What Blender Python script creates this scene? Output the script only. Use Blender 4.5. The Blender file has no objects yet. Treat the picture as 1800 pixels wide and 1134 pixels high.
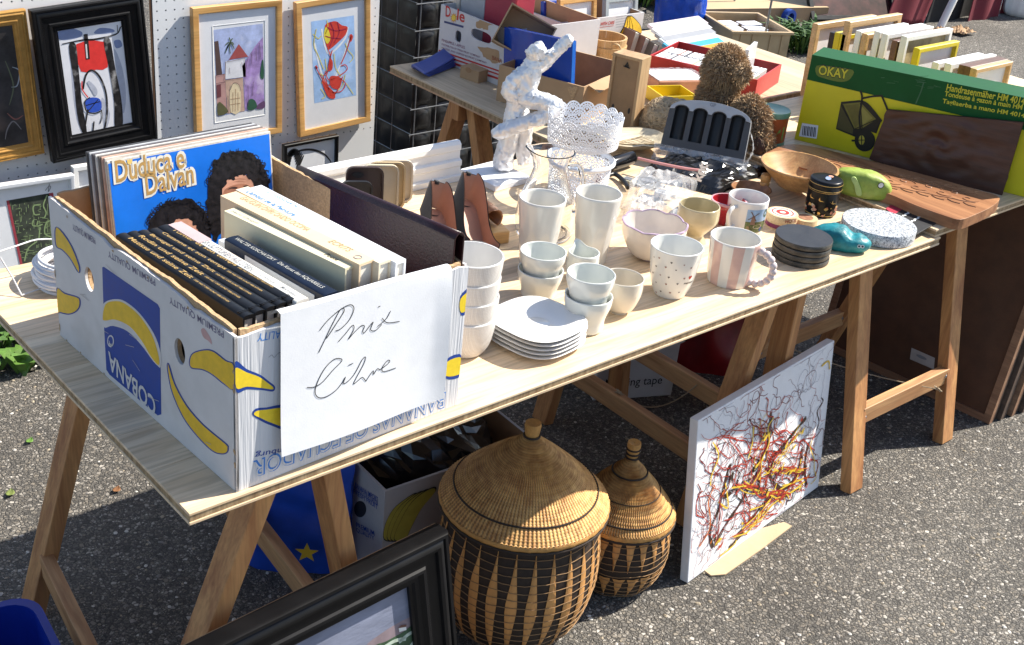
import bpy, bmesh, math, random
from math import sin, cos, pi, radians, atan2, sqrt
from mathutils import Vector, Matrix, noise
from mathutils.geometry import tessellate_polygon
random.seed(7)
SC = bpy.context.scene
COL = SC.collection
# ---------------------------------------------------------------- camera
FPX = 2148.25                      # focal length in pixels of an 1800 px wide frame
CAM = Vector((-0.6172, -1.2306, 1.7803))
PITCH, ROLL, YAW = 0.48206, 0.10718, 0.76284
_f = Vector((sin(YAW) * cos(PITCH), cos(YAW) * cos(PITCH), -sin(PITCH)))
_r = Vector((cos(YAW), -sin(YAW), 0))
_u = _r.cross(_f)
CR = _r * cos(ROLL) + _u * sin(ROLL)
CU = -_r * sin(ROLL) + _u * cos(ROLL)
CF = _f
cam = bpy.data.cameras.new('camera')
cam.sensor_width = 36
cam.lens = FPX / 1800 * 36
cam.clip_start, cam.clip_end = 0.05, 500
camo = bpy.data.objects.new('camera', cam)
COL.objects.link(camo)
_m = Matrix((CR, CU, -CF)).transposed().to_4x4()
_m.translation = CAM
camo.matrix_world = _m
SC.camera = camo
# ---------------------------------------------------------------- sky, sun, exposure
SUN = Vector((1.0, -0.27, 1.03)).normalized()      # towards the sun
world = bpy.data.worlds.new('World')
SC.world = world
world.use_nodes = True
_n = world.node_tree.nodes
_sky = _n.new('ShaderNodeTexSky')
_sky.sky_type = 'NISHITA'
_sky.sun_disc = False
_sky.sun_elevation = math.asin(SUN.z)
_sky.sun_rotation = atan2(SUN.x, SUN.y)
world.node_tree.links.new(_sky.outputs[0], _n['Background'].inputs[0])
_n['Background'].inputs[1].default_value = 0.098
sl = bpy.data.lights.new('sun', 'SUN')
sl.energy = 5.0
sl.angle = radians(0.5)
sl.color = (1.0, 0.94, 0.83)
so = bpy.data.objects.new('sun', sl)
COL.objects.link(so)
so.rotation_euler = SUN.to_track_quat('Z', 'Y').to_euler()
so.location = (3, -1, 5)
SC.view_settings.view_transform = 'Standard'
SC.view_settings.look = 'None'
SC.view_settings.gamma = 1
SC.view_settings.exposure = 1.0
SC.render.engine = 'CYCLES'
SC.cycles.max_bounces = 10
SC.cycles.transparent_max_bounces = 16
SC.cycles.use_denoising = True

T = 0.75                                            # table height
# ---------------------------------------------------------------- helpers
def ray(px, py):
    return CF + CR * ((px - 900) / FPX) - CU * ((py - 567) / FPX)
def at(px, py, z=None, y=None, x=None):
    """point of the place seen at (px,py), on the level / depth given"""
    d = ray(px, py)
    if z is not None: t = (z - CAM.z) / d.z
    elif y is not None: t = (y - CAM.y) / d.y
    else: t = (x - CAM.x) / d.x
    return CAM + d * t
def upright(b, t, w=0, z=T):
    """foot point, height and radius of a standing round thing"""
    B = at(*b, z=z); d = ray(*t); w0 = B - CAM
    a11, a12, a22 = 1, -d.z, d.dot(d)
    r1, r2 = -w0.z, w0.dot(d)
    h = (r1 * a22 - a12 * r2) / (a11 * a22 - a12 * a12)
    return B, h, w / 2 * w0.dot(CF) / FPX
def hit(px, py, M):
    """pixel -> (a,b) in the plane given by matrix M (x,y axes, z normal)"""
    o = M.translation; n = M.col[2].xyz; d = ray(px, py)
    t = (o - CAM).dot(n) / d.dot(n)
    q = M.inverted() @ (CAM + d * t)
    return (q.x, q.y)
def frame(o, a, b):
    a = Vector(a).normalized(); b = Vector(b); b = (b - a * b.dot(a)).normalized(); n = a.cross(b)
    m = Matrix((a, b, n)).transposed().to_4x4(); m.translation = Vector(o); return m
def tr(x=0, y=0, z=0): return Matrix.Translation((x, y, z))
def rz(a): return Matrix.Rotation(a, 4, 'Z')
def rx(a): return Matrix.Rotation(a, 4, 'X')
def ry(a): return Matrix.Rotation(a, 4, 'Y')
def fbm(p, s, o=3):
    return noise.fractal(Vector(p) * s, 1.0, 2.0, o)

class MB:
    """collects shapes that become one mesh object"""
    def __init__(s): s.v = []; s.f = []; s.mi = []; s.cur = 0
    def add(s, vs, fs, M=None):
        k = len(s.v)
        s.v += [tuple(M @ Vector(v)) if M else tuple(v) for v in vs]
        s.f += [tuple(i + k for i in f) for f in fs]; s.mi += [s.cur] * len(fs)
        return s
    def box(s, a, b, M=None):
        x0, y0, z0 = a; x1, y1, z1 = b
        vs = [(x0,y0,z0),(x1,y0,z0),(x1,y1,z0),(x0,y1,z0),(x0,y0,z1),(x1,y0,z1),(x1,y1,z1),(x0,y1,z1)]
        return s.add(vs, [(3,2,1,0),(4,5,6,7),(0,1,5,4),(1,2,6,5),(2,3,7,6),(3,0,4,7)], M)
    def beam(s, p, q, w, h, up=(0,0,1)):
        """square bar from p to q, w wide, h along 'up'"""
        p, q = Vector(p), Vector(q); d = (q - p); L = d.length; d.normalize()
        u = Vector(up); u = (u - d * u.dot(d)).normalized(); r = d.cross(u)
        M = Matrix((d, r, u)).transposed().to_4x4(); M.translation = p
        return s.box((0, -w/2, -h/2), (L, w/2, h/2), M)
    def prism(s, poly, z0, z1, M=None):
        n = len(poly)
        tri = tessellate_polygon([[Vector((x, y, 0)) for x, y in poly]])
        area = sum(poly[i][0]*poly[(i+1)%n][1] - poly[(i+1)%n][0]*poly[i][1] for i in range(n))
        vs = [(x, y, z0) for x, y in poly] + [(x, y, z1) for x, y in poly]
        fs = []
        for t in tri:
            a, b, c = t
            ar = (poly[b][0]-poly[a][0])*(poly[c][1]-poly[a][1]) - (poly[c][0]-poly[a][0])*(poly[b][1]-poly[a][1])
            if ar < 0: a, c = c, a
            fs.append((a+n, b+n, c+n)); fs.append((c, b, a))
        for i in range(n):
            j = (i+1) % n
            fs.append((i, j, j+n, i+n) if area > 0 else (j, i, i+n, j+n))
        return s.add(vs, fs, M)
    def lathe(s, prof, n=48, M=None, fr=None, cap=False):
        """profile of (r,z) turned round z; fr(a,i,r,z) may change (r,z)"""
        vs = []; m = len(prof)
        for j in range(n):
            a = 2*pi*j/n
            for i, (r, z) in enumerate(prof):
                if fr: r, z = fr(a, i, r, z)
                vs.append((r*cos(a), r*sin(a), z))
        fs = []
        for j in range(n):
            k = (j+1) % n
            for i in range(m-1):
                fs.append((j*m+i, k*m+i, k*m+i+1, j*m+i+1))
        return s.add(vs, fs, M)
    def tube(s, pts, r, n=8, M=None, closed=False):
        pts = [Vector(p) for p in pts]; m = len(pts)
        rr = r if isinstance(r, (list, tuple)) else [r]*m
        vs = []; ref = Vector((0.123, 0.456, 0.88)).normalized()
        for i, p in enumerate(pts):
            a = pts[(i-1) % m] if (closed or i > 0) else p
            b = pts[(i+1) % m] if (closed or i < m-1) else p
            d = (b - a); d = d.normalized() if d.length > 1e-9 else Vector((0,0,1))
            u = (ref - d*ref.dot(d))
            if u.length < 1e-3: u = d.orthogonal()
            u.normalize(); w = d.cross(u); ref = u
            for k in range(n):
                t = 2*pi*k/n; vs.append(p + (u*cos(t) + w*sin(t))*rr[i])
        fs = []
        for i in range(m if closed else m-1):
            i2 = (i+1) % m
            for k in range(n):
                k2 = (k+1) % n; fs.append((i*n+k, i*n+k2, i2*n+k2, i2*n+k))
        if not closed:
            fs.append(tuple(range(n-1, -1, -1))); fs.append(tuple((m-1)*n+k for k in range(n)))
        return s.add(vs, fs, M)
    def grid(s, fn, nu, nv, M=None):
        vs = [fn(i/nu, j/nv) for j in range(nv+1) for i in range(nu+1)]
        fs = [(j*(nu+1)+i, j*(nu+1)+i+1, (j+1)*(nu+1)+i+1, (j+1)*(nu+1)+i) for j in range(nv) for i in range(nu)]
        return s.add(vs, fs, M)
    def ribbon(s, pts, w, z=0, M=None):
        """flat stroke in the local xy plane"""
        m = len(pts); vs = []
        for i, p in enumerate(pts):
            a = pts[max(i-1, 0)]; b = pts[min(i+1, m-1)]
            dx, dy = b[0]-a[0], b[1]-a[1]; L = sqrt(dx*dx+dy*dy) or 1
            ww = (w[i] if isinstance(w, (list, tuple)) else w)/2
            vs += [(p[0]-dy/L*ww, p[1]+dx/L*ww, z), (p[0]+dy/L*ww, p[1]-dx/L*ww, z)]
        return s.add(vs, [(2*i, 2*i+1, 2*i+3, 2*i+2) for i in range(m-1)], M)
    def flat(s, poly, z=0, M=None):
        tri = tessellate_polygon([[Vector((x, y, 0)) for x, y in poly]]); fs = []
        for a, b, c in tri:
            ar = (poly[b][0]-poly[a][0])*(poly[c][1]-poly[a][1]) - (poly[c][0]-poly[a][0])*(poly[b][1]-poly[a][1])
            fs.append((a, b, c) if ar > 0 else (c, b, a))
        return s.add([(x, y, z) for x, y in poly], fs, M)
    def build(s, name, mat, parent=None, M=None, smooth=None, bevel=0, seg=2, sub=0, solid=0, label=None):
        me = bpy.data.meshes.new(name)
        me.from_pydata(s.v, [], s.f)
        for m_ in (mat if isinstance(mat, (list, tuple)) else [mat]): me.materials.append(m_)
        if isinstance(mat, (list, tuple)): me.polygons.foreach_set('material_index', s.mi)
        if smooth is not None:
            me.shade_smooth()
            if smooth < 179: me.set_sharp_from_angle(angle=radians(smooth))
        me.update()
        o = bpy.data.objects.new(name, me); COL.objects.link(o)
        if parent: o.parent = parent
        if M: o.matrix_local = M
        if solid:
            q = o.modifiers.new('solid', 'SOLIDIFY'); q.thickness = solid; q.offset = 0
        if bevel:
            q = o.modifiers.new('bevel', 'BEVEL'); q.width = bevel; q.segments = seg; q.limit_method = 'ANGLE'; q.angle_limit = radians(40); q.harden_normals = False
        if sub:
            q = o.modifiers.new('sub', 'SUBSURF'); q.levels = sub; q.render_levels = sub
        if label: o['label'] = label
        return o

def tag(o, label, cat, group=None):
    o['label'] = label; o['category'] = cat
    if group: o['group'] = group
    return o
def thing(name, label, cat, M=None, group=None):
    o = bpy.data.objects.new(name, None); COL.objects.link(o)
    o.empty_display_size = 0.02
    if M is not None: o.matrix_world = M if isinstance(M, Matrix) else tr(*M)
    return tag(o, label, cat, group)
def struct(o): o['kind'] = 'structure'; return o
def catmull(pts, k=8, closed=False):
    out = []; n = len(pts); P = [Vector(p) for p in pts]
    for i in range(n if closed else n-1):
        g = lambda j: P[j % n] if closed else P[max(0, min(n-1, j))]
        a, b, c, d = g(i-1), g(i), g(i+1), g(i+2)
        for t in range(k):
            t /= k
            out.append(0.5*((2*b) + (c-a)*t + (2*a-5*b+4*c-d)*t*t + (3*b-a-3*c+d)*t**3))
    if not closed: out.append(P[-1])
    return out
def mesh_from(o, remesh=0):
    """evaluated copy of an object's mesh; the object is removed"""
    if remesh:
        q = o.modifiers.new('r', 'REMESH'); q.mode = 'VOXEL'; q.voxel_size = remesh
    bpy.context.view_layer.update()
    dg = bpy.context.evaluated_depsgraph_get()
    me = bpy.data.meshes.new_from_object(o.evaluated_get(dg))
    bpy.data.objects.remove(o); return me
def text(body, size, mat, parent, M, name='lettering', bold=0, ax='LEFT', ay='BOTTOM', shear=0, sx=1, sy=1, space=1, line=1, ext=0):
    c = bpy.data.curves.new(name, 'FONT'); c.body = body; c.size = size; c.align_x = ax; c.align_y = ay
    c.offset = bold; c.shear = shear; c.space_character = space; c.space_line = line; c.resolution_u = 3; c.extrude = ext
    o = bpy.data.objects.new(name, c); COL.objects.link(o)
    me = mesh_from(o); me.materials.clear(); me.materials.append(mat)
    o = bpy.data.objects.new(name, me); COL.objects.link(o); o.parent = parent
    o.matrix_local = M @ Matrix.Diagonal((sx, sy, 1, 1)); return o
def text_w(body, w, h, mat, parent, M, **k):
    """text scaled to fill a w x h area whose lower left is M's origin"""
    o = text(body, 1.0, mat, parent, Matrix(), **k)
    xs = [v.co.x for v in o.data.vertices]; ys = [v.co.y for v in o.data.vertices]
    sx, sy = w/(max(xs)-min(xs)), h/(max(ys)-min(ys))
    o.data.transform(Matrix.Diagonal((sx, sy, 1, 1)) @ tr(-min(xs), -min(ys), 0)); o.matrix_local = M; return o
def rough_mesh(me, amp, sc, octv=3):
    ns = [v.normal.copy() for v in me.vertices]
    for v, n in zip(me.vertices, ns): v.co += n*amp*fbm(v.co, sc, octv)
    me.update()
def obj_from(me, name, mat, parent=None, M=None, smooth=True):
    me.materials.clear(); me.materials.append(mat); me.name = name
    if smooth: me.shade_smooth()
    o = bpy.data.objects.new(name, me); COL.objects.link(o)
    if parent: o.parent = parent
    if M: o.matrix_local = M
    return o

# ---------------------------------------------------------------- materials
MATS = {}
def _base(name):
    m = bpy.data.materials.new(name); m.use_nodes = True
    return m, m.node_tree.nodes, m.node_tree.links, m.node_tree.nodes['Principled BSDF']
def mat(name, col, rough=0.55, metal=0, var=0.12, vs=9, bump=0.0, bs=150, spec=0.5, coat=0, trans=0, ior=1.45, sheen=0, stain=None, alpha=1, stretch=None, sss=0):
    """one colour with uneven tone, optional fine relief and stains"""
    if name in MATS: return MATS[name]
    m, N, L, b = _base(name)
    b.inputs['Roughness'].default_value = rough; b.inputs['Metallic'].default_value = metal
    b.inputs['Specular IOR Level'].default_value = spec; b.inputs['IOR'].default_value = ior
    b.inputs['Coat Weight'].default_value = coat; b.inputs['Transmission Weight'].default_value = trans
    b.inputs['Alpha'].default_value = alpha
    if sss:
        b.inputs['Subsurface Weight'].default_value = sss; b.inputs['Subsurface Radius'].default_value = (0.01,)*3
    if sheen: b.inputs['Sheen Weight'].default_value = sheen
    tc = N.new('ShaderNodeTexCoord'); src = tc.outputs['Object']
    if stretch:
        mp = N.new('ShaderNodeMapping'); mp.inputs['Scale'].default_value = stretch; L.new(src, mp.inputs[0]); src = mp.outputs[0]
    if var:
        nz = N.new('ShaderNodeTexNoise'); nz.inputs['Scale'].default_value = vs; nz.inputs['Detail'].default_value = 6; nz.inputs['Roughness'].default_value = 0.65
        L.new(src, nz.inputs['Vector'])
        rp = N.new('ShaderNodeValToRGB'); rp.color_ramp.elements[0].position = 0.3; rp.color_ramp.elements[1].position = 0.72
        rp.color_ramp.elements[0].color = (*[c*(1-var) for c in col], 1); rp.color_ramp.elements[1].color = (*[min(1, c*(1+var*0.6)) for c in col], 1)
        L.new(nz.outputs[0], rp.inputs[0]); out = rp.outputs[0]
        if stain:
            n2 = N.new('ShaderNodeTexNoise'); n2.inputs['Scale'].default_value = vs*0.45; n2.inputs['Detail'].default_value = 4
            L.new(src, n2.inputs['Vector'])
            r2 = N.new('ShaderNodeValToRGB'); r2.color_ramp.elements[0].position = 0.58; r2.color_ramp.elements[1].position = 0.75
            L.new(n2.outputs[0], r2.inputs[0])
            mx = N.new('ShaderNodeMix'); mx.data_type = 'RGBA'; L.new(r2.outputs[0], mx.inputs[0]); L.new(out, mx.inputs[6]); mx.inputs[7].default_value = (*stain, 1); out = mx.outputs[2]
        L.new(out, b.inputs['Base Color'])
        # uneven gloss
        mr = N.new('ShaderNodeMapRange'); mr.inputs[3].default_value = max(0.02, rough*0.85); mr.inputs[4].default_value = min(1, rough*1.15+0.02)
        L.new(nz.outputs[0], mr.inputs[0]); L.new(mr.outputs[0], b.inputs['Roughness'])
    else: b.inputs['Base Color'].default_value = (*col, 1)
    if bump:
        nb = N.new('ShaderNodeTexNoise'); nb.inputs['Scale'].default_value = bs; nb.inputs['Detail'].default_value = 3; L.new(src, nb.inputs['Vector'])
        bp = N.new('ShaderNodeBump'); bp.inputs['Strength'].default_value = bump; bp.inputs['Distance'].default_value = 0.002
        L.new(nb.outputs[0], bp.inputs['Height']); L.new(bp.outputs[0], b.inputs['Normal'])
    MATS[name] = m; return m
def wood(name, c0, c1, axis='X', sc=1.0, rough=0.55, knots=None, bump=0.25, fine=1.0):
    """grain running along an axis"""
    if name in MATS: return MATS[name]
    m, N, L, b = _base(name)
    tc = N.new('ShaderNodeTexCoord'); mp = N.new('ShaderNodeMapping'); L.new(tc.outputs['Object'], mp.inputs[0])
    s = {'X': (1.2, 22, 22), 'Y': (22, 1.2, 22), 'Z': (22, 22, 1.2)}[axis]
    mp.inputs['Scale'].default_value = [k*sc for k in s]
    # slow warp so that the grain wanders
    nw = N.new('ShaderNodeTexNoise'); nw.inputs['Scale'].default_value = 3*sc; nw.inputs['Detail'].default_value = 2; L.new(tc.outputs['Object'], nw.inputs['Vector'])
    va = N.new('ShaderNodeVectorMath'); va.operation = 'MULTIPLY_ADD'; L.new(nw.outputs['Color'], va.inputs[0]); va.inputs[1].default_value = (1.2, 1.2, 1.2); L.new(mp.outputs[0], va.inputs[2])
    nz = N.new('ShaderNodeTexNoise'); nz.inputs['Scale'].default_value = 1.1; nz.inputs['Detail'].default_value = 8; nz.inputs['Roughness'].default_value = 0.62; L.new(va.outputs[0], nz.inputs['Vector'])
    rp = N.new('ShaderNodeValToRGB'); e = rp.color_ramp.elements; e[0].position = 0.34; e[1].position = 0.66; e[0].color = (*c0, 1); e[1].color = (*c1, 1)
    L.new(nz.outputs[0], rp.inputs[0]); out = rp.outputs[0]
    if fine:
        n3 = N.new('ShaderNodeTexNoise'); n3.inputs['Scale'].default_value = 7; n3.inputs['Detail'].default_value = 3; L.new(mp.outputs[0], n3.inputs['Vector'])
        r3 = N.new('ShaderNodeValToRGB'); r3.color_ramp.elements[0].position = 0.38; r3.color_ramp.elements[0].color = (0.72,)*3+(1,); r3.color_ramp.elements[1].position = 0.56; r3.color_ramp.elements[1].color = (1,)*4
        L.new(n3.outputs[0], r3.inputs[0]); mx = N.new('ShaderNodeMix'); mx.data_type = 'RGBA'; mx.blend_type = 'MULTIPLY'; mx.inputs[0].default_value = 0.6*fine
        L.new(out, mx.inputs[6]); L.new(r3.outputs[0], mx.inputs[7]); out = mx.outputs[2]
    if knots:
        vo = N.new('ShaderNodeTexVoronoi'); vo.inputs['Scale'].default_value = 1; m2 = N.new('ShaderNodeMapping'); L.new(tc.outputs['Object'], m2.inputs[0])
        m2.inputs['Scale'].default_value = {'X': (5, 7.5, 5), 'Y': (7.5, 5, 5), 'Z': (7, 7, 5)}[axis]; L.new(m2.outputs[0], vo.inputs['Vector'])
        r4 = N.new('ShaderNodeValToRGB'); r4.color_ramp.elements[0].position = 0.035; r4.color_ramp.elements[0].color = (1,)*4; r4.color_ramp.elements[1].position = 0.085; r4.color_ramp.elements[1].color = (0, 0, 0, 1)
        L.new(vo.outputs['Distance'], r4.inputs[0]); mx = N.new('ShaderNodeMix'); mx.data_type = 'RGBA'; L.new(r4.outputs[0], mx.inputs[0]); L.new(out, mx.inputs[6]); mx.inputs[7].default_value = (*knots, 1); out = mx.outputs[2]
    L.new(out, b.inputs['Base Color']); b.inputs['Roughness'].default_value = rough
    bp = N.new('ShaderNodeBump'); bp.inputs['Strength'].default_value = bump; bp.inputs['Distance'].default_value = 0.001
    L.new(nz.outputs[0], bp.inputs['Height']); L.new(bp.outputs[0], b.inputs['Normal'])
    MATS[name] = m; return m
def paper(name, col, rough=0.7): return mat(name, col, rough, var=0.05, vs=30, bump=0.08, bs=400)
def ink(name, col): return mat(name, col, 0.5, var=0.14, vs=60)
# ================================================================ shared materials
M_TOP = wood('spruce', (0.63, 0.445, 0.265), (0.82, 0.64, 0.435), 'X', 1.0, 0.5, knots=(0.36, 0.18, 0.08), fine=1.25)
M_CORE = wood('ply_core', (0.20, 0.12, 0.055), (0.46, 0.33, 0.19), 'Z', 4.0, 0.7, fine=1.0)
M_EDGE = wood('spruce_edge', (0.40, 0.20, 0.11), (0.58, 0.36, 0.21), 'Y', 1.4, 0.65)
M_TRES = wood('trestle_pine', (0.32, 0.125, 0.045), (0.60, 0.305, 0.115), 'Z', 1.2, 0.6, knots=(0.18, 0.07, 0.03))
M_PINEF = wood('honey_pine', (0.50, 0.25, 0.075), (0.68, 0.40, 0.15), 'X', 1.3, 0.35)
M_PLY = wood('plywood', (0.46, 0.35, 0.23), (0.60, 0.48, 0.33), 'Y', 0.8, 0.6)
M_CARD = mat('cardboard', (0.42, 0.27, 0.15), 0.8, var=0.13, vs=14, bump=0.12, bs=220)
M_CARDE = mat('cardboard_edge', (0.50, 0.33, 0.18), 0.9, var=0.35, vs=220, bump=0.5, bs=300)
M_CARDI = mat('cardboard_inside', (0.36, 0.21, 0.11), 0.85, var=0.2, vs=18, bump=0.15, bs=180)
M_WCARD = mat('white_printed_card', (0.64, 0.61, 0.60), 0.55, var=0.10, vs=12, bump=0.35, bs=26, stain=(0.50, 0.46, 0.43))
M_WHITE = mat('white_paint', (0.78, 0.78, 0.77), 0.4, var=0.05, vs=10)
M_PAPER = paper('white_paper', (0.78, 0.79, 0.82))
M_MATB = paper('mount_board', (0.70, 0.71, 0.74))
M_BLACK = mat('black_lacquer', (0.007, 0.007, 0.008), 0.30, var=0.3, vs=20, spec=0.25)
M_BLK2 = mat('black_plastic', (0.012, 0.012, 0.013), 0.38, var=0.3, vs=20)
M_STRING = mat('string', (0.42, 0.33, 0.22), 0.9, var=0.2, vs=200)
M_WIRE = mat('zinc_wire', (0.24, 0.25, 0.27), 0.5, metal=0.6, var=0.15, vs=40)
I_BLACK = ink('ink_black', (0.02, 0.02, 0.022)); I_BLUE = ink('ink_blue', (0.012, 0.055, 0.30)); I_LBLUE = ink('ink_light_blue', (0.05, 0.22, 0.62))
I_YEL = ink('ink_yellow', (0.80, 0.50, 0.03)); I_RED = ink('ink_red', (0.50, 0.03, 0.025)); I_GREY = ink('ink_grey', (0.22, 0.23, 0.26))
I_GOLD = mat('ink_gold', (0.62, 0.40, 0.14), 0.45, metal=0.3, var=0.2, vs=120); I_GREEN = ink('ink_green', (0.05, 0.20, 0.06)); I_WHITE = ink('ink_white', (0.75, 0.74, 0.70))

# ================================================================ ground
def asphalt():
    m, N, L, b = _base('asphalt')
    tc = N.new('ShaderNodeTexCoord')
    nw = N.new('ShaderNodeTexNoise'); nw.inputs['Scale'].default_value = 160; L.new(tc.outputs['Object'], nw.inputs['Vector'])
    va = N.new('ShaderNodeVectorMath'); va.operation = 'MULTIPLY_ADD'; L.new(nw.outputs['Color'], va.inputs[0]); va.inputs[1].default_value = (0.006,)*3; L.new(tc.outputs['Object'], va.inputs[2])
    cols = []; hs = []
    for sc in (105, 190):
        vo = N.new('ShaderNodeTexVoronoi'); vo.inputs['Scale'].default_value = sc; L.new(va.outputs[0], vo.inputs['Vector'])
        sx = N.new('ShaderNodeSeparateColor'); L.new(vo.outputs['Color'], sx.inputs[0])
        rp = N.new('ShaderNodeValToRGB'); cr = rp.color_ramp; cr.elements[0].position = 0; cr.elements[0].color = (0.070, 0.066, 0.061, 1); cr.elements[1].position = 1; cr.elements[1].color = (0.48, 0.45, 0.41, 1)
        for p_, c_ in ((0.35, (0.115, 0.107, 0.098, 1)), (0.58, (0.165, 0.152, 0.135, 1)), (0.76, (0.215, 0.188, 0.155, 1)), (0.90, (0.29, 0.27, 0.245, 1))):
            e = cr.elements.new(p_); e.color = c_
        L.new(sx.outputs[0], rp.inputs[0])
        ed = N.new('ShaderNodeTexVoronoi'); ed.feature = 'DISTANCE_TO_EDGE'; ed.inputs['Scale'].default_value = sc; L.new(va.outputs[0], ed.inputs['Vector'])
        er = N.new('ShaderNodeValToRGB'); er.color_ramp.elements[0].position = 0.02; er.color_ramp.elements[1].position = 0.17; L.new(ed.outputs['Distance'], er.inputs[0])
        mx = N.new('ShaderNodeMix'); mx.data_type = 'RGBA'; L.new(er.outputs[0], mx.inputs[0]); mx.inputs[6].default_value = (0.045, 0.042, 0.039, 1); L.new(rp.outputs[0], mx.inputs[7])
        cols.append(mx.outputs[2]); hs.append(er.outputs[0])
    nz = N.new('ShaderNodeTexNoise'); nz.inputs['Scale'].default_value = 45; nz.inputs['Detail'].default_value = 2; L.new(tc.outputs['Object'], nz.inputs['Vector'])
    r = N.new('ShaderNodeValToRGB'); r.color_ramp.elements[0].position = 0.44; r.color_ramp.elements[1].position = 0.56; L.new(nz.outputs[0], r.inputs[0])
    mx = N.new('ShaderNodeMix'); mx.data_type = 'RGBA'; L.new(r.outputs[0], mx.inputs[0]); L.new(cols[0], mx.inputs[6]); L.new(cols[1], mx.inputs[7])
    # old surface: broad lighter and darker areas
    n2 = N.new('ShaderNodeTexNoise'); n2.inputs['Scale'].default_value = 1.7; n2.inputs['Detail'].default_value = 5; L.new(tc.outputs['Object'], n2.inputs['Vector'])
    r2 = N.new('ShaderNodeValToRGB'); r2.color_ramp.elements[0].position = 0.3; r2.color_ramp.elements[0].color = (0.70, 0.68, 0.66, 1); r2.color_ramp.elements[1].position = 0.7; r2.color_ramp.elements[1].color = (1.2, 1.19, 1.16, 1)
    L.new(n2.outputs[0], r2.inputs[0]); m2 = N.new('ShaderNodeMix'); m2.data_type = 'RGBA'; m2.blend_type = 'MULTIPLY'; m2.inputs[0].default_value = 1; L.new(mx.outputs[2], m2.inputs[6]); L.new(r2.outputs[0], m2.inputs[7])
    L.new(m2.outputs[2], b.inputs['Base Color']); b.inputs['Roughness'].default_value = 0.85
    bp = N.new('ShaderNodeBump'); bp.inputs['Strength'].default_value = 0.7; bp.inputs['Distance'].default_value = 0.004
    L.new(hs[0], bp.inputs['Height']); L.new(bp.outputs[0], b.inputs['Normal'])
    return m
M_ASPH = asphalt()
g = MB(); g.grid(lambda u, v: (-60+140*u, -60+140*v, 0), 4, 4)
struct(g.build('ground', M_ASPH))
# loose chips lying on the asphalt
def chips():
    m = MB()
    for i in range(5200):
        px = random.random()
        if px < 0.75: x, y = random.uniform(-0.9, 3.2), random.uniform(-1.0, 2.2)
        else: x, y = random.uniform(2.4, 7), random.uniform(-0.6, 4.5)
        s = random.uniform(0.0025, 0.0055)
        M = tr(x, y, s*0.15) @ rz(random.random()*6.3) @ Matrix.Diagonal((s*random.uniform(.8, 1.4), s, s*0.55, 1))
        vs = [(1,0,0),(.5,.8,.1),(-.5,.9,0),(-1,0,.1),(-.4,-.8,0),(.6,-.8,.1),(.25,.1,1),(-.3,-.05,.9)]
        m.cur = random.randrange(3)
        m.add(vs, [(0,1,6),(1,2,6),(2,7,6),(2,3,7),(3,4,7),(4,6,7),(4,5,6),(5,0,6)], M)
    ms = [mat('chip_grey', (0.24, 0.22, 0.20), 0.8, var=.3, vs=60), mat('chip_tan', (0.36, 0.30, 0.22), 0.8, var=.3, vs=60), mat('chip_pale', (0.58, 0.55, 0.50), 0.8, var=.2, vs=60)]
    o = m.build('gravel', ms); o['kind'] = 'stuff'; o['label'] = 'small loose stone chips scattered on the asphalt'; o['category'] = 'gravel'
chips()

M_GRASS = mat('grass_blade', (0.055, 0.125, 0.022), 0.55, var=0.5, vs=25)
M_GRASS2 = mat('weed_leaf', (0.10, 0.20, 0.035), 0.5, var=0.4, vs=40)
def greenery(name, label, c, rad, n, hgt, wide, mt, seed):
    rnd = random.Random(seed); m = MB()
    for i in range(n):
        a = rnd.random()*6.283; r = rad*sqrt(rnd.random()); x, y = c[0]+r*cos(a)*1.3, c[1]+r*sin(a)
        h = hgt*rnd.uniform(.5, 1.1); b = rnd.random()*6.283; w = wide*rnd.uniform(.6, 1.3); ln = rnd.uniform(.3, 1.0)*h
        dx, dy = cos(b), sin(b); sx, sy = -dy*w, dx*w
        m.add([(x-sx*.3, y-sy*.3, 0), (x+sx*.3, y+sy*.3, 0), (x+dx*ln*.5+sx, y+dy*ln*.5+sy, h*.75), (x+dx*ln*.5-sx, y+dy*ln*.5-sy, h*.75), (x+dx*ln, y+dy*ln, h*.8)], [(0, 1, 2, 3), (3, 2, 4)])
    o = m.build(name, mt); o['kind'] = 'stuff'; o['label'] = label; o['category'] = 'plants'
greenery('weeds', 'leafy green weeds growing on the asphalt left of the table', (0.33, 1.84), .17, 200, .085, .017, M_GRASS2, 1)
greenery('grass', 'tuft of dark grass beside the beige plastic crate', tuple(at(1412, 84, z=0))[:2], .17, 420, .17, .008, M_GRASS, 2)
greenery('grass', 'low green bush of leaves at the far top edge', (5.5, 4.6), .55, 900, .3, .02, M_GRASS2, 3)

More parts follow.
